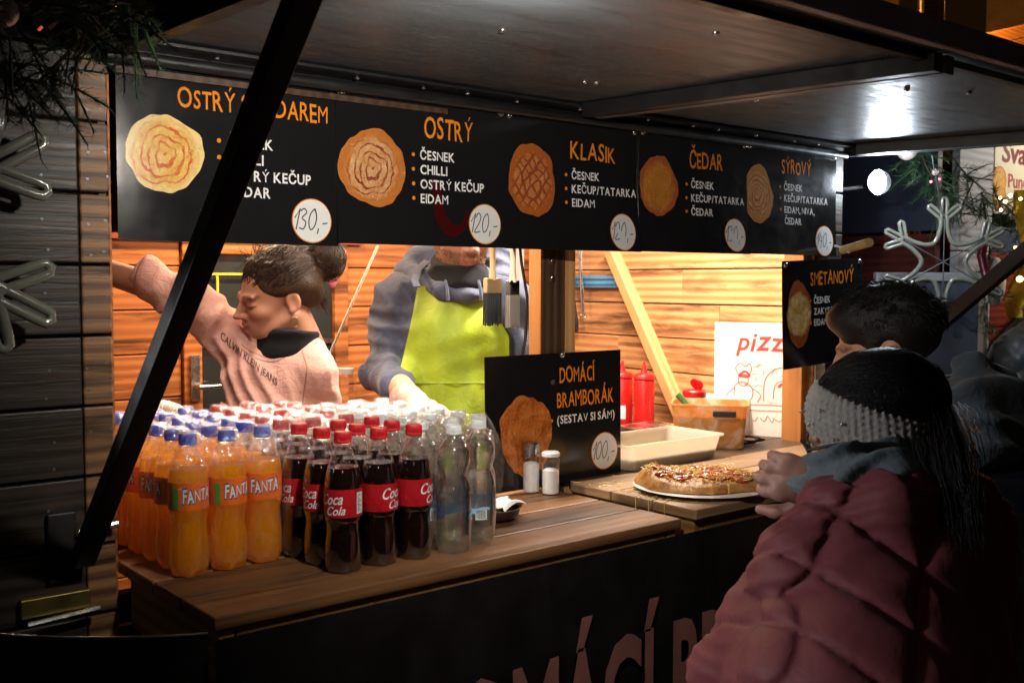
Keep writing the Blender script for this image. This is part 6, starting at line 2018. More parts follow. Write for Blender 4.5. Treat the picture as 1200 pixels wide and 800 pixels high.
    G.chain([P(948, 566, 1.56), P(968, 562, 1.52), P(1005, 558, 1.47), P(1050, 560, 1.44), P(1095, 562, 1.46)], [0.022, 0.030, 0.034, 0.034, 0.030], 0.022)
    G.chain([P(965, 548, 1.58), P(1000, 540, 1.53), P(1045, 538, 1.50), P(1085, 545, 1.50)], [0.020, 0.024, 0.026, 0.024], 0.018)
    G.chain([P(955, 556, 1.53), P(985, 540, 1.48), P(1030, 545, 1.44), P(1075, 548, 1.43)], [0.010, 0.013, 0.014, 0.012], 0.008)
    G.chain([P(962, 574, 1.50), P(1000, 560, 1.445), P(1050, 566, 1.41)], [0.009, 0.012, 0.012], 0.008)
    G.warp(creases(54, 0.016, (0.35, 0.2, 1), 130, 1.2))
    sdf_obj('hood', G, fabric('jersey_grey', (0.15, 0.19, 0.215), (0.10, 0.13, 0.15), 500, fold=0.3), root)
    # headband: knitted, from the forehead over the ears to the nape
    S = SDF((-0.13, -0.15, -0.12), (0.13, 0.14, 0.16), 0.0032)
    S.ell((0, -0.018, 0.036), (0.086, 0.108, 0.092), k=0.01)
    S.ell((0, -0.018, -0.02), (0.082, 0.09, 0.06), k=0.03)
    n_ = np.array([0, -0.575, 0.818]); p0 = np.array([0, 0.0, 0.012])
    S.plane_cut(p0 + n_ * 0.040, n_, 0.006); S.plane_cut(p0 - n_ * 0.042, -n_, 0.006)

    def knit(x, y, z):
        s_ = (-y * 0.575 + z * 0.818); ph = np.arctan2(x, y + 0.018) * 0.09
        return -0.0026 * np.abs(np.sin(s_ * 330)) - 0.0022 * np.sin(ph * 620 + 1.57 * np.round(s_ * 330 / np.pi)) * np.abs(np.sin(s_ * 330))
    S.warp(knit)
    V, F = S.mesh(); mb = MB(); mb.v = [tuple(p) for p in H.w(V)]; mb.f = [tuple(int(i) for i in q) for q in F]
    hb = mb.build('headband', fabric('knit_grey', (0.36, 0.345, 0.32), (0.24, 0.225, 0.205), 300, fold=0.0), root, 180)
    for (x, y, z) in ((-0.070, 0.052, 0.062), (-0.085, 0.025, 0.035), (-0.055, 0.078, 0.045), (-0.078, 0.045, 0.015), (-0.03, 0.088, 0.066)):
        MB().ball(H.pt(x, y, z), 0.003, 10, 8).build('bead', MAT['chrome'], root, 60)
    # dark hair, parting and ponytail
    S = SDF((-0.13, -0.20, -0.14), (0.13, 0.13, 0.17), 0.0045)
    S.ell((0, -0.026, 0.042), (0.083, 0.102, 0.087), k=0.01); S.ell((0, -0.06, -0.03), (0.068, 0.055, 0.06), k=0.03)
    S.plane_cut((0, 0.0, -0.005), (0, 0.575, -0.818), 0.01)
    wv = waves(24, 10, 70, 170, (1.4, .5, 1)); S.warp(lambda x, y, z: 0.003 * wv(x, y, z))
    V, F = S.mesh(); V = H.w(V)
    ps = []
    tail = [H.pt(0.0, -0.115, 0.0), P(1108, 508, 1.48), P(1112, 535, 1.42), P(1122, 580, 1.40), P(1128, 630, 1.39)]
    for i in range(420):
        o = Vector((rp.gauss(0, .016), rp.gauss(0, .016), rp.gauss(0, .016)))
        pts = []
        for k in range(13):
            t = k / 12 * 4; j = min(int(t), 3); s_ = t - j
            p = tail[j].lerp(tail[j + 1], s_); w_ = 0.5 + 0.6 * math.sin(min(1, k / 9) * 2.4)
            pts.append(p + o * w_ + Vector((rp.gauss(0, .0012), rp.gauss(0, .0012), 0)))
        ps.append(pts)
    for i in range(420):
        a = rp.uniform(-1.5, 1.5); e = rp.uniform(0, 1)
        st = np.array([0.083 * math.sin(a), -0.026 + 0.06 * math.cos(a), 0.045 + 0.083 * e * math.cos(a * .6)]); en = np.array([rp.uniform(-.015, .015), -0.122, 0.01 + rp.uniform(-.015, .015)])
        pts = []
        for k in range(7):
            t = k / 6; p = st * (1 - t) + en * t; q = (p - [0, -0.026, 0.042]) / [0.085, 0.104, 0.089]; L = np.linalg.norm(q)
            p = np.array([0, -0.026, 0.042]) + q / L * np.array([0.085, 0.104, 0.089]) * (1.0 + 0.012 * rp.random()); pts.append(Vector(H.w(p)[0]))
        ps.append(pts)
    mb = strands(ps, 0.0010); b = len(mb.v); mb.v += [tuple(p) for p in V]; mb.f += [tuple(int(i) + b for i in q) for q in F]
    mb.build('hair', MAT['hair_black'], root, 180)
    MB().tube([tail[0].lerp(tail[1], .25) + Vector((0.018 * math.cos(a), 0.012 * math.cos(a), 0.02 * math.sin(a))) for a in np.linspace(0, 6.283, 17)], 0.004, 8, caps=False).build('hair_tie', MAT['steel_black'], root, 60)
    # glasses
    g_ = MB()
    for sx_ in (-1, 1):
        g_.tube([H.pt(sx_ * (0.0345 + 0.025 * math.cos(a)), 0.101 - 0.010 * abs(math.cos(a)) * (1 if math.cos(a) > 0 else 0), 0.0 + 0.021 * math.sin(a)) for a in np.linspace(0, 6.283, 25)], 0.0026, 8, caps=False)
        g_.tube([H.pt(sx_ * 0.059, 0.093, 0.008), H.pt(sx_ * 0.074, 0.05, 0.007), H.pt(sx_ * 0.079, -0.01, 0.004)], 0.0024, 8)
    g_.tube([H.pt(-0.010, 0.102, 0.006), H.pt(0, 0.106, 0.009), H.pt(0.010, 0.102, 0.006)], 0.002, 6)
    gg = g_.build('glasses', MAT['steel_black'], root, 60)
    for sx_ in (-1, 1):
        MB().add([tuple(H.pt(sx_ * (0.0345 + 0.024 * math.cos(a)), 0.100 - 0.008 * max(0, math.cos(a)), 0.020 * math.sin(a))) for a in np.linspace(0, 6.283, 25)[:-1]], [tuple(range(24))]).build('lens', MAT['pet'], gg)
    TR = SDF(np.array([0.9, 0.35, -0.12]), [1.75, 1.2, 0.80], 0.012)
    TR.cone(hip + ZH * 0.02, hip, 0.15, 0.15, 0.05, (FH, 0.75)); legs(TR, hip, hip.z + 0.14, r=0.10)
    sdf_obj('trousers', TR, MAT['trousers'], root)
    boots(root, hip, -0.1, toward=1)
    return root


customer_quilt()


# ================================================================== customer with the short black hair
def customer_short():
    D = 2.0
    P = lambda x, y, d=D: cp(x, y, d)
    root = thing('person', 'short-haired customer in a dark jacket with a grey hood down, stooping toward the stall', 'person', (1.9, 1.0, -0.1))
    H = Head(P(1036, 409, 2.15), -RH * 0.93 + FH * 0.30 + Vector((0, 0, -0.22)), Vector((0, 0, 1)) - RH * .08, 1.0)
    hv, hf, hc = head_geo(H, lambda V: head_tint(V, (0.50, 0.27, 0.18), blush=.6), jaw=1.1)
    neck = P(1092, 478, 2.0); chest = P(1140, 590, 2.0); waist = P(1145, 760, 1.96); hip = P(1145, 860, 1.96)
    sh_l = P(1062, 570, 2.05); el_l = P(1040, 690, 2.15); wr_l = P(1000, 640, 2.30)
    sh_r = P(1215, 560, 1.98); el_r = P(1235, 690, 2.05); wr_r = P(1170, 690, 2.25)
    lo = np.array([1.45, 0.5, -0.12]); hi = np.array([2.5, 1.55, 1.62])
    B = SDF(lo, hi, 0.009)
    B.chain([neck, chest, waist, hip], [0.055, 0.14, 0.125, 0.135], 0.05, (FH, 0.75)); B.cone(H.pt(0, -0.04, -0.10), neck, 0.055, 0.058, 0.03)
    B.chain([sh_l, el_l, wr_l], [0.05, 0.043, 0.03], 0.02); B.chain([sh_r, el_r, wr_r], [0.05, 0.043, 0.03], 0.02)
    hand_chain(B, wr_l, -RH + FH * .4 - ZH * .2, -ZH, curl=0.5, thumb_side=1); hand_chain(B, wr_r, -RH + FH * .5, -ZH, curl=0.5, thumb_side=1)
    legs(B, hip, hip.z + .12)
    sdf_obj('body', B, MAT['skin'], root, lambda V: np.tile([0.50, 0.27, 0.18], (len(V), 1)), [(hv, hf, hc)])
    S = SDF([1.42, 0.45, 0.35], [2.5, 1.5, 1.45], 0.0075)
    S.chain([P(1120, 520, 2.0), chest, waist, hip], [0.13, 0.195, 0.19, 0.195], 0.06, (FH, 0.78))
    S.chain([P(1085, 530, 2.02), sh_l, P(1045, 640, 2.1), el_l, P(1012, 655, 2.26)], [0.085, 0.085, 0.078, 0.07, 0.052], 0.04)
    S.chain([P(1180, 525, 2.0), sh_r, P(1230, 630, 2.02), el_r, P(1190, 690, 2.2)], [0.085, 0.085, 0.078, 0.07, 0.052], 0.04)
    S.warp(folds(133, 0.004, 16, 36)); S.warp(creases(135, 0.012, (0.3, 0.1, 1), 80, 0.8))
    sdf_obj('jacket', S, fabric('jacket_navy', (0.018, 0.022, 0.032), (0.011, 0.013, 0.02)), root)
    G = SDF(np.array(P(1150, 470, 2.0)) - [0.27, 0.27, 0.17], np.array(P(1150, 470, 2.0)) + [0.27, 0.27, 0.15], 0.006)
    G.chain([P(1095, 505, 1.93), P(1112, 470, 1.92), P(1140, 446, 1.95), P(1165, 448, 2.05), P(1150, 452, 2.14), P(1110, 455, 2.16)], [0.028, 0.034, 0.038, 0.036, 0.032, 0.03], 0.02)
    G.chain([P(1105, 520, 1.90), P(1140, 482, 1.86), P(1175, 468, 1.92), P(1195, 482, 2.02)], [0.032, 0.040, 0.044, 0.04], 0.03)
    G.chain([P(1115, 545, 1.88), P(1150, 520, 1.85), P(1195, 508, 1.93)], [0.034, 0.042, 0.045], 0.03)
    G.warp(folds(143, 0.003, 26, 50)); G.warp(creases(145, 0.018, (0.4, 0.2, 1), 90, 0.8))
    sdf_obj('hood', G, fabric('jersey_slate', (0.085, 0.11, 0.135), (0.05, 0.068, 0.085), 420, fold=0.4), root)
    S = SDF((-0.13, -0.16, -0.12), (0.13, 0.15, 0.19), 0.0045)
    S.ell((0, -0.022, 0.045), (0.084, 0.104, 0.090), k=0.01); S.ell((0, 0.045, 0.078), (0.060, 0.055, 0.034), k=0.03)
    S.ell((0, 0.090, -0.042), (0.076, 0.058, 0.080), k=0.012, cut=True)
    for sx_ in (-1, 1): S.ell((sx_ * 0.092, -0.004, -0.018), (0.030, 0.036, 0.046), k=0.008, cut=True)
    S.plane_cut((0, -0.06, -0.070), (0, 0.30, -1), 0.01)
    wv = waves(34, 10, 90, 190); S.warp(lambda x, y, z: 0.004 * wv(x, y, z))
    V, F = S.mesh(); V = H.w(V)
    ps = []
    for i in range(1500):
        d = _nr.normal(size=3); d /= np.linalg.norm(d)
        if d[2] < -0.25 or (d[1] > 0.55 and d[2] < 0.45) or (abs(d[0]) > 0.55 and d[2] < 0.05 and d[1] > -0.6): continue
        p = np.array([0, -0.022, 0.045]) + d * np.array([0.084, 0.104, 0.090]) * (1.0)
        if d[1] > 0.1 and d[2] > 0.3: p[2] += 0.010
        g_ = d * 0.6 + np.array([0, 0.5 if d[2] > .4 else -.3, -0.15]) + _nr.normal(size=3) * .25
        L = rp.uniform(.012, .030) * (1 if d[2] > .2 else .3)
        ps.append([Vector(H.w(p + g_ * L * t - np.array([0, 0, .010]) * t * t)[0]) for t in (0, .35, .7, 1)])
    mb = strands(ps, 0.0016); b = len(mb.v); mb.v += [tuple(p) for p in V]; mb.f += [tuple(int(i) + b for i in q) for q in F]
    mb.build('hair', MAT['hair_black'], root, 180)
    TR = SDF(np.array([1.5, 0.4, -0.12]), [2.45, 1.5, 0.75], 0.013)
    TR.cone(hip, hip - ZH * .03, 0.15, 0.15, 0.05, (FH, 0.75)); legs(TR, hip, hip.z + 0.14, r=0.105)
    sdf_obj('trousers', TR, MAT['trousers'], root)
    boots(root, hip, -0.1, toward=1)
    return root


customer_short()


# ================================================================== passer-by in the grey quilted coat
def passer_by():
    D = 3.75
    P = lambda x, y, d=D: cp(x, y, d)
    root = thing('person', 'passer-by in a shiny grey diamond-quilted coat before the neighbouring red stall', 'person', (3.8, 1.75, -0.1))
    H = Head(P(1249, 353), RH * 0.9 + FH * 0.3 - ZH * .3, ZH, 1.0)
    hv, hf, hc = head_geo(H, lambda V: head_tint(V), h=0.005)
    neck = P(1237, 386); chest = P(1207, 438); waist = P(1201, 528); hip = P(1203, 588)
    B = SDF([3.4, 1.3, -0.12], [4.4, 2.2, 1.6], 0.014)
    B.chain([neck, chest, waist, hip], [0.05, 0.11, 0.11, 0.125], 0.05, (FH, 0.75)); legs(B, hip, hip.z + .12)
    B.chain([P(1189, 420), P(1187, 498), P(1203, 548, 3.6)], [0.05, 0.04, 0.03], .02); B.chain([P(1233, 418, 3.9), P(1239, 488, 3.9), P(1227, 538, 3.7)], [0.05, 0.04, 0.03], .02)
    sdf_obj('body', B, MAT['skin'], root, lambda V: np.tile([0.55, 0.3, 0.2], (len(V), 1)), [(hv, hf, hc)])
    S = SDF([3.3, 1.25, 0.6], [4.4, 2.3, 1.6], 0.009)
    S.chain([P(1222, 403), P(1205, 428), waist, hip], [0.10, 0.125, 0.135, 0.15], 0.06, (FH, 0.8))
    S.chain([P(1193, 416), P(1185, 458), P(1187, 503), P(1201, 543, 3.62)], [0.075, 0.07, 0.062, .05], .04)
    S.chain([P(1231, 413, 3.9), P(1239, 488, 3.9), P(1227, 533, 3.7)], [0.07, 0.06, 0.05], .04)
    rh = np.array(RH)

    def quilt(x, y, z):
        a = x * rh[0] + y * rh[1]
        s1 = (a + z * .8) / 0.052; s2 = (a - z * .8) / 0.052
        seam = np.minimum(np.abs(s1 - np.round(s1)), np.abs(s2 - np.round(s2))) * 0.052
        return -0.008 * (1 - np.exp(-seam / 0.008)) + .004
    S.warp(quilt)
    sdf_obj('coat', S, plain('coat_grey', (0.14, 0.165, 0.19), 0.35, bump=0.2), root)
    TR = SDF([3.4, 1.2, -0.12], [4.4, 2.3, 0.9], 0.015); TR.cone(hip, hip - ZH * .03, 0.14, 0.14, .05, (FH, .75)); legs(TR, hip, hip.z + .14, r=.1)
    sdf_obj('trousers', TR, MAT['trousers'], root)
    S = SDF((-0.13, -0.16, -0.12), (0.13, 0.15, 0.19), 0.006); S.ell((0, -0.022, 0.045), (0.084, 0.104, 0.090), k=0.01); S.ell((0, 0.088, -0.022), (0.076, 0.056, 0.082), k=0.012, cut=True)
    V, F = S.mesh(); mb = MB(); mb.v = [tuple(p) for p in H.w(V)]; mb.f = [tuple(int(i) for i in q) for q in F]
    mb.build('hair', MAT['hair_brown'], root, 180)
    boots(root, hip, -0.1)
    return root


passer_by()

# ------------------------------------------------------------------ neighbouring stall, beyond the end of the hatch
MAT['planks_red'] = wood('planks_red', (0.30, 0.045, 0.02), (0.16, 0.022, 0.012), char_amt=0.4, axis='X', rough=0.5)
MAT['planks_redY'] = wood('planks_red_side', (0.16, 0.03, 0.02), (0.085, 0.016, 0.012), char_amt=0.5, axis='Y', rough=0.5)
MAT['planks_white'] = wood('planks_white', (0.62, 0.62, 0.64), (0.40, 0.40, 0.42), (0.15, 0.15, 0.16), char_amt=0.3, axis='X', rough=0.6)
MAT['wall_blue_glow'] = plain('wall_blue_glow', (0.035, 0.045, 0.075), 0.6, bump=0.2)  # the floodlight's blue glow on the dark wall is put into this colour
nb2 = thing('market_stall', 'neighbouring red timber mulled wine stall with a white post', 'market stall', (3.65, 1.95, -0.1))
planks(1.96, 3.8, 0.0, 1.72, 0.14, lambda a, b, z, y: ((3.62, a, z), (3.65, b, y)), 0.006).build('side_wall', MAT['planks_redY'], nb2, bevel=0.003)
MB().box((3.618, 1.96, 1.725), (3.65, 3.8, 2.28)).build('side_panel', MAT['wall_blue_glow'], nb2)
planks(3.70, 3.955, 1.25, 2.28, 0.135, lambda a, b, z, y: ((a, 1.92, z), (b, 1.95, y)), 0.005).build('front_post', MAT['planks_white'], nb2, bevel=0.003)
planks(3.70, 3.90, 0.0, 1.245, 0.16, lambda a, b, z, y: ((a, 1.92, z), (b, 1.95, y)), 0.005).build('post_foot', MAT['pine_post'], nb2, bevel=0.003)
planks(3.90, 6.2, 0.0, 1.66, 0.105, lambda a, b, z, y: ((a, 1.955, z), (b, 1.98, y)), 0.006).build('front_wall', MAT['planks_red'], nb2, bevel=0.003)
MB().box((3.955, 2.0, 1.66), (6.2, 2.03, 2.28)).build('upper_wall', MAT['wall_blue_glow'], nb2)
MB().box((3.60, 1.88, 2.285), (6.3, 3.9, 2.32)).build('roof', MAT['steel_black'], nb2)
MB().box((3.64, 3.7, 0.0), (6.2, 3.8, 2.28)).build('back_wall', MAT['planks_redY'], nb2)
MB().bar((4.9, 1.5, 2.2), (3.82, 1.93, 1.18), 0.03, 0.03, (1, 0, 0)).build('hatch_prop', MAT['steel_black'], nb2)
# mulled wine sign
sg = thing('wine_sign', 'cream mulled wine sign with dark red lettering and orange slices', 'sign', (3.975, 1.93, 1.80))
MB().box((3.975, 1.925, 1.80), (4.62, 1.935, 2.25)).build('board', plain('sign_cream', (0.80, 0.72, 0.50), 0.5, var=0.06), sg, bevel=0.002)
MAT['ink_wine'] = plain('ink_wine', (0.22, 0.010, 0.02), 0.5, bump=0)
MAT['ink_brick'] = plain('ink_brick', (0.60, 0.06, 0.04), 0.5, bump=0)
v, f = fit_text('Svařák', 4.03, 2.00, 0.085, 0.40, 0.02, shear=0.08)
MB().add([(x, 1.9236, z) for x, z in v], f).build('lettering', MAT['ink_wine'], sg)
v, f = fit_text('Punč', 4.085, 1.905, 0.055, 0.17, 0.012)
MB().add([(x, 1.9236, z) for x, z in v], f).build('lettering', MAT['ink_brick'], sg)
MAT['peel'] = plain('peel', (0.75, 0.24, 0.02), 0.4); MAT['flesh'] = plain('flesh', (0.85, 0.42, 0.06), 0.4, vscale=60)
for (x, z, r) in ((4.005, 1.925, 0.055), (4.012, 1.862, 0.05)):
    MB().lathe([(0.0001, 0.004), (r, 0.004), (r, 0.0)], 28).build('orange_slice', MAT['peel'], sg, 40, world=False).matrix_local = Matrix.Translation((x - 3.975, -0.0065, z - 1.80)) @ Matrix.Rotation(math.pi / 2, 4, 'X')
    MB().lathe([(0.0001, 0.0052), (r * .86, 0.005)], 28).build('slice_flesh', MAT['flesh'], sg, 40, world=False).matrix_local = Matrix.Translation((x - 3.975, -0.0066, z - 1.80)) @ Matrix.Rotation(math.pi / 2, 4, 'X')
# grey framed board on an easel between the stalls
eb = thing('notice_board', 'blue-grey framed notice board standing between the two stalls', 'notice board', (3.35, 1.95, -0.1))
A = Vector((3.26, 1.985, 0)); Bq = Vector((3.54, 1.745, 0)); dv = (Bq - A).normalized(); nv_ = Vector((dv.y, -dv.x, 0))
MB().bar(A + ZH * 1.05, Bq + ZH * 1.05, 0.012, 0.98).build('panel', plain('panel_slate', (0.10, 0.12, 0.16), 0.45), eb)
fr_ = MAT['steel_grey']; fr2 = plain('frame_pale', (0.55, 0.55, 0.56), 0.45)
MB().bar(A + ZH * 1.556, Bq + ZH * 1.556, 0.03, 0.030).build('frame_rail', fr2, eb, bevel=0.003)
MB().bar(Bq + ZH * -0.1, Bq + ZH * 1.54, 0.03, 0.03, (1, 0, 0)).build('frame_post', plain('frame_tan', (0.36, 0.28, 0.22), 0.5), eb, bevel=0.003)
MB().bar(A + ZH * -0.1, A + ZH * 1.54, 0.03, 0.03, (1, 0, 0)).build('frame_post', fr2, eb, bevel=0.003)

# ------------------------------------------------------------------ rope-light snowflakes
M_ = Mat('rope_light')
M_.set(Base_Color=(0.27, 0.285, 0.235, 1), Roughness=0.16, Coat_Weight=0.5, Subsurface_Weight=0.25, Subsurface_Radius=(0.01, 0.01, 0.008), Transmission_Weight=0.25)
MAT['rope_light'] = M_.m


def snowflake(center, right, size, label, rot0, tubes=0.008, prong=0.30, hang=None):
    t = thing('snowflake_ornament', label, 'snowflake ornament', center, group='rope light snowflakes')
    u = Vector(right).normalized(); w_ = ZH - u * u.dot(ZH); w_.normalize(); nrm = u.cross(w_)
    L = lambda a, r, off=0.0: (u * math.cos(a) * r + w_ * math.sin(a) * r) * size + nrm * off
    mb = MB(); R = 0.70
    for k in range(6):
        a = rot0 + k * math.pi / 3
        # inner bow between this arm and the next
        b = a + math.pi / 3; mid = (a + b) / 2
        pts = []
        for i in range(17):
            q = i / 16; s_ = math.sin(q * math.pi)
            ang = a + 0.07 + (b - a - 0.14) * (0.5 - 0.5 * math.cos(q * math.pi))
            pts.append(L(ang, R - (R - 0.33) * s_ ** 0.8))
        mb.tube(pts, tubes, 8)
    mb.build('rope_body', MAT['rope_light'], t, 60, world=False)
    for k in range(6):
        a = rot0 + k * math.pi / 3
        base = L(a, R - 0.02); d = L(a, 1.0).normalized(); sd = nrm.cross(d)
        for j, g in enumerate((-0.85, 0.0, 0.85)):
            pr = d * math.cos(g) + sd * math.sin(g); ps_ = nrm.cross(pr)
            ln = prong * size * (1.0 if j != 1 else 1.08); hw = tubes * 0.95
            p = []
            for i in range(15):
                q = i / 14
                if q < .4: p.append(base + pr * (0.02 * size + ln * q / .4) + ps_ * hw)
                elif q > .6: p.append(base + pr * (0.02 * size + ln * (1 - q) / .4) - ps_ * hw)
                else:
                    e = (q - .4) / .2 * math.pi; p.append(base + pr * (0.02 * size + ln + hw * math.sin(e)) + ps_ * hw * math.cos(e))
            mb2 = MB().tube(p, tubes * 0.78, 8)
            mb2.build('rope_prong', MAT['rope_light'], t, 60, world=False)
    fr = MB()
    for k in range(3):
        a = rot0 + k * math.pi / 3; fr.tube([L(a, 0.68, 0.006), L(a + math.pi, 0.68, 0.006)], tubes * 0.28, 6)
    fr.build('wire_frame', MAT['steel_grey'], t, 60, world=False)
    if hang:
        MB().tube([L(math.pi / 2, 0.6), hang - Vector(center)], 0.0015, 6).build('hanging_wire', MAT['steel_grey'], t, world=False)
    return t


snowflake(Vector((0.250, 1.728, 1.612)), (1, 0, 0), 0.262, 'large unlit rope-light snowflake on the dark timber wall', math.radians(-29), 0.0105, 0.31)
snowflake(Vector((3.195, 1.705, 1.602)), RH * 0.96 - FH * 0.2, 0.200, 'unlit rope-light snowflake hanging under the floodlight between stalls', math.radians(-30), 0.0075, 0.26, Vector((3.10, 1.70, 1.93)))


# ------------------------------------------------------------------ fir garlands
M_ = Mat('fir_needle'); isl = M_.n('NewGeometry').outputs['Random Per Island']
M_.set(Base_Color=M_.ramp(isl, [(0.0, (0.012, 0.035, 0.014)), (0.6, (0.03, 0.08, 0.03)), (1.0, (0.06, 0.12, 0.045))]), Roughness=0.45)
MAT['needle'] = M_.m


def fir(path, label, n, reach, name='fir_garland', seed=1, needle=0.022, parent_parts=None):
    r = random.Random(seed)
    t = thing(name, label, 'garland', path[0], group='fir garlands on the stalls')
    MB().tube(path, 0.003, 6).build('stem', MAT['dark_post'], t, 60)
    seg = [(path[i], path[i + 1]) for i in range(len(path) - 1)]
    mb = MB()
    for _ in range(n):
        a, b = r.choice(seg); p = a.lerp(b, r.random())
        d = Vector((r.gauss(0, 1), r.gauss(0, 1), r.gauss(-0.25, 1))).normalized() + (b - a).normalized() * 0.5
        d.normalize(); L = reach * r.uniform(.5, 1.1)
        pts = [p + d * L * k / 4 + Vector((0, 0, -0.18 * L * (k / 4) ** 2)) for k in range(5)]
        mb.tube(pts, [0.0016] * 4 + [0.0008], 4, caps=False)
        for k in range(46):
            q = r.random(); i = min(int(q * 4), 3); c = pts[i].lerp(pts[i + 1], q * 4 - i)
            sd = Vector((r.gauss(0, 1), r.gauss(0, 1), r.gauss(0, .7))); sd -= d * sd.dot(d) * 0.9; sd.normalize(); sd = (sd + d * 0.75).normalized()
            w_ = sd.cross(d).normalized() * 0.0007; e = c + sd * needle * r.uniform(.7, 1.1)
            mb.add([c - w_, c + w_, e + w_ * .3, e - w_ * .3], [(0, 1, 2, 3)])
    mb.build('foliage', MAT['needle'], t)
    return t


def bauble(c, r, mat, label, cap=True):
    t = thing('bauble', label, 'bauble', c, group='baubles in the garlands')
    MB().ball((0, 0, 0), r, 20, 14).build('ball', mat, t, 80, world=False)
    MB().lathe([(r * .22, r * .95), (r * .22, r * 1.15), (0.0001, r * 1.16)], 10).build('cap', MAT['brass'], t, 40, world=False)
    return t


fir([Vector(p) for p in ((0.05, 1.30, 1.93), (0.22, 1.32, 1.87), (0.38, 1.33, 1.86), (0.50, 1.40, 1.90), (0.56, 1.52, 1.93))], 'dark fir garland along the near end of the hatch', 95, 0.12, seed=3)
fir([Vector(p) for p in ((0.10, 1.42, 1.90), (0.30, 1.45, 1.80), (0.42, 1.50, 1.80), (0.50, 1.58, 1.88))], 'second dark fir garland drooping over the near snowflake', 60, 0.09, seed=4)
MAT['bauble_gold'] = plain('bauble_gold', (0.60, 0.36, 0.10), 0.15, 1.0, 0.1, bump=0)
MAT['bauble_pearl'] = plain('bauble_pearl', (0.65, 0.55, 0.5), 0.25, 0.3, 0.1, bump=0)
bauble(cp(4, 14, 1.20), 0.017, MAT['bauble_pearl'], 'pearly bauble hanging in the dark garland at the near end')
bauble(cp(130, 6, 1.36), 0.008, MAT['bauble_gold'], 'tiny gold bauble hanging under the near hatch corner')
tag(MB().tube([cp(82, 68, 1.50), cp(70, 88, 1.52), cp(52, 108, 1.55), cp(33, 132, 1.58)], 0.0022, 6).build('cable', plain('cable_white', (0.75, 0.78, 0.85), 0.35), None, 60), 'thin white cable running down out of the dark garland', 'cable')
fir([cp(1075, 165, 3.45), cp(1085, 195, 3.42), cp(1100, 222, 3.42), cp(1125, 238, 3.5)], 'green fir garland beside the floodlight', 40, 0.13, seed=6, needle=0.03)
fir([cp(1120, 190, 3.7), cp(1140, 214, 3.66), cp(1128, 240, 3.66)], 'fir sprig in front of the white timber post', 18, 0.12, seed=7, needle=0.03)
fir([cp(1150, 225, 3.62), cp(1160, 280, 3.62), cp(1158, 330, 3.6), cp(1150, 385, 3.6)], 'fir garland wound down the white post', 60, 0.085, seed=8, needle=0.028)
fir([cp(1165, 225, 3.75), cp(1185, 250, 3.8), cp(1205, 262, 3.8), cp(1195, 320, 3.75)], 'fir garland with fairy lights under the mulled wine sign', 60, 0.10, seed=9, needle=0.028)
bauble(cp(1063, 176, 3.35), 0.032, MAT['bauble_pearl'], 'large pale bauble beside the floodlight under the hatch end')
bauble(cp(1096, 202, 3.35), 0.011, MAT['bauble_pearl'], 'small silver bauble in the green garland by the floodlight')
MAT['tinsel_gold'] = plain('tinsel_gold', (0.70, 0.45, 0.04), 0.3, 0.4)
tag(MB().grid(lambda u, v: tuple(cp(1188 + 16 * u + 6 * math.sin(5 * v), 222 + 150 * v, 3.7) + FH * 0.03 * math.sin(9 * v + 3 * u)), 4, 30).build('ribbon', MAT['tinsel_gold'], None, 60), 'wavy gold ribbon hanging below the mulled wine sign', 'ribbon')
tag(MB().tube([cp(1158, 262, 3.6), cp(1150, 300, 3.58), cp(1157, 330, 3.56), cp(1150, 345, 3.56)], [0.012, 0.016, 0.016, 0.01], 8).build('bead_garland', plain('bead_wine', (0.22, 0.02, 0.04), 0.3, bump=0.8, bscale=90), None, 60), 'wine red bead garland on the white post', 'bead garland')
tag(MB().ball(cp(1166, 330, 3.62), (0.05, 0.03, 0.085), 14, 10).build('snow_tuft', plain('snow_cotton', (0.75, 0.78, 0.8), 0.9, bump=1.0, bscale=60), None, 80), 'tuft of white cotton snow in the post garland', 'cotton snow')
fl_ = emit('fairy_warm', (1.0, 0.72, 0.35), 14.0); fr2_ = emit('fairy_red', (1.0, 0.05, 0.12), 8.0); fg_ = emit('fairy_gold', (1.0, 0.62, 0.2), 7.0)
for k, (x, y, d, m_, r) in enumerate(((1172, 232, 3.6, fl_, .005), (1178, 236, 3.6, fl_, .006), (1184, 229, 3.62, fl_, .006), (1173, 246, 3.6, fl_, .005), (1196, 233, 3.6, fl_, .005), (1195, 327, 3.6, fg_, .011), (1190, 290, 3.65, fg_, .006), (1091, 213, 3.3, fr2_, .004), (1101, 210, 3.3, fr2_, .0035))):
    o = MB().ball((0, 0, 0), r, 10, 8).build('fairy_light', m_, None, 80, world=False); o.location = cp(x, y, d)
    tag(o, ('glowing red fairy light in the garland by the floodlight' if m_ is fr2_ else 'glowing warm fairy light in the garland under the wine sign'), 'fairy light', 'red fairy lights' if m_ is fr2_ else 'warm fairy lights')
for q in ((45, 33), ):
    o = MB().tube([cp(45, 36, 1.3), cp(51, 30, 1.3)], 0.0016, 6).build('fairy_light', emit('fairy_orange', (1.0, 0.16, 0.03), 0.6), None, 60)
    tag(o, 'dim orange fairy light deep in the dark garland', 'fairy light', 'orange fairy lights')

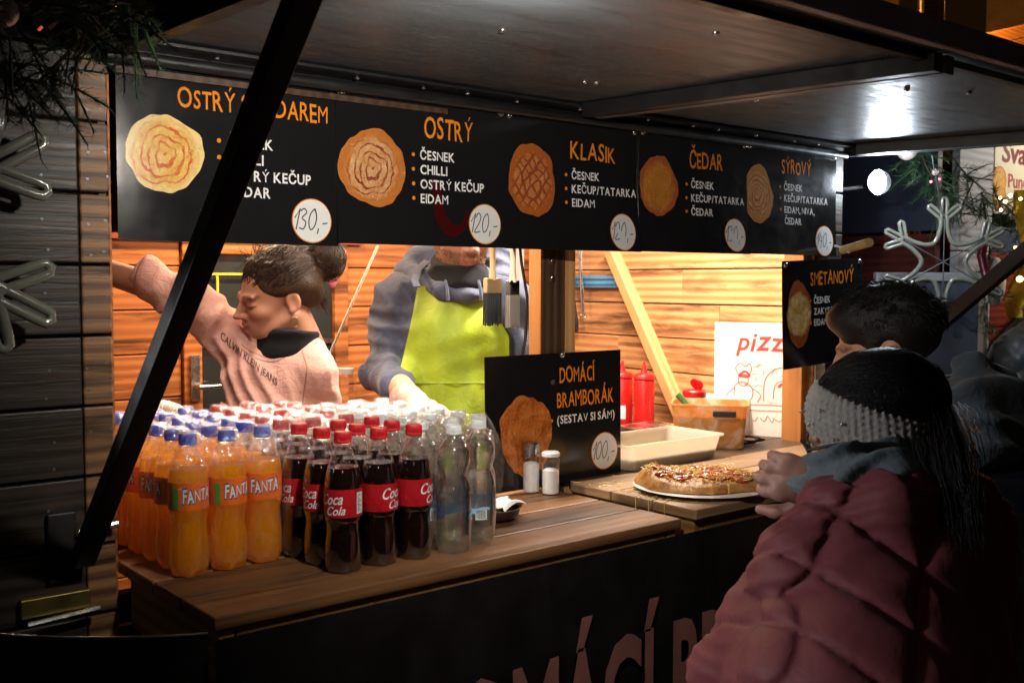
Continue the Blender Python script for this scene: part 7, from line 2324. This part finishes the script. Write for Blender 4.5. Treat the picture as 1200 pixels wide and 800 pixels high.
# ------------------------------------------------------------------ far stalls lit by sodium lamps, over the hatch
far = thing('market_stall', 'distant stall with an orange-lit timber eave above the hatch edge', 'market stall', (8.0, 5.0, -0.1))
c = [cp(1108, 62, 7.0), cp(1215, 30, 7.0), cp(1215, 86, 7.0), cp(1180, 88, 7.0)]
u = (cp(1215, 30, 7.4) - cp(1108, 55, 6.6)).normalized(); v_ = (ZH * 0.97 - FH * 0.25).normalized()
MAT['eave_pine'] = wood('eave_pine', (0.50, 0.26, 0.10), (0.30, 0.13, 0.05), char_amt=0.3, rough=0.4)
mb = MB()
o0 = cp(1100, 60, 7.0)
for k in range(5):
    a = o0 - v_ * (0.095 * k) * 1.0
    mb.bar(a, a + u * 2.4, 0.088, 0.03, v_.cross(u))
mb.build('eave', MAT['eave_pine'], far, bevel=0.003)
MB().bar(o0 - v_ * 0.45 + u * 0.5 - ZH * 0.1, o0 - v_ * 0.45 + u * 0.5 - ZH * 3.1, 0.1, 0.1, (1, 0, 0)).build('post', MAT['dark_post'], far)
MB().box((6.6, 4.2, 0.0), (10.5, 4.3, 2.8)).build('wall', MAT['planks_redY'], far)
MB().box((5.7, 4.0, 3.0), (5.8, 4.1, 3.02)).build('cap_plate', MAT['dark_post'], far)
po = thing('timber_post', 'orange-lit timber post standing beyond the hatch', 'post', cp(1097, 330, 6.0))
MB().bar(cp(1097, 60, 6.0) - ZH * 3.2, cp(1097, -60, 6.0), 0.075, 0.085, (1, 0, 0)).build('shaft', MAT['eave_pine'], po, bevel=0.004)
sl = thing('sodium_lamp', 'orange sodium street lamp above the distant stall', 'street lamp', cp(1165, -60, 6.6))
q = cp(1165, -60, 6.6)
MB().tube([q + FH * 1.2 - ZH * 3.4, q + FH * 1.2 + ZH * 0.1, q + ZH * 0.12], 0.03, 8).build('pole', MAT['steel_black'], sl, 60)
MB().ball((q.x, q.y, q.z), (0.09, 0.09, 0.05), 16, 10).build('lamp_head', emit('sodium', (1.0, 0.35, 0.05), 4.0), sl, 80)
l = bpy.data.lights.new('sodium_light', 'POINT'); l.energy = 420.0; l.color = (1.0, 0.40, 0.08); l.shadow_soft_size = 0.08
lo = bpy.data.objects.new('sodium_light', l); link(lo, sl); lo.location = (0, 0, -0.12)
# dark house fronts closing the square
hs = thing('house', 'dark house front closing the far side of the square', 'house', (10, 9, -0.1))
A = Vector((3.0, 14.0, -0.1)); Bq = Vector((16.0, 3.0, -0.1))
MB().bar(A + ZH * 4.5, Bq + ZH * 4.5, 0.4, 9.0).build('wall', plain('house_plaster', (0.22, 0.17, 0.13), 0.85), hs)
dv = (Bq - A).normalized(); nn = Vector((dv.y, -dv.x, 0))
for k in range(6):
    p = A + dv * (1.5 + k * 2.4) + nn * (0.22 if nn.y < 0 else -0.22) + ZH * 4.6
    MB().bar(p, p + dv * 1.0, 0.05, 1.5).build('window', Mg.m, hs)
MB().bar(A + ZH * 9.1, Bq + ZH * 9.1, 1.2, 0.3).build('roof', MAT['dark_post'], hs)

# small added lamp, out of view, to brighten the mulled wine sign
t = thing('added_sign_lamp', 'small added lamp on a bracket in front of the mulled wine sign', 'lamp', (4.45, 1.35, 2.20))
MB().lathe([(0.03, 0.0), (0.045, -0.05), (0.0001, -0.052)], 16).build('shade', MAT['steel_black'], t, 40, world=False)
MB().tube([(0, 0, 0), (0.02, 0.3, 0.08), (0.02, 0.62, 0.03)], 0.008, 8).build('bracket', MAT['steel_black'], t, 60, world=False)
l = bpy.data.lights.new('added_sign_light', 'SPOT'); l.energy = 26.0; l.color = (1.0, 0.92, 0.80); l.spot_size = math.radians(100); l.spot_blend = 0.6; l.shadow_soft_size = 0.03
lo = bpy.data.objects.new('added_sign_light', l); link(lo, t); lo.location = (0, 0, -0.07); lo.rotation_euler = (Vector((4.0, 1.93, 1.85)) - Vector((4.45, 1.35, 2.13))).to_track_quat('-Z', 'Y').to_euler()
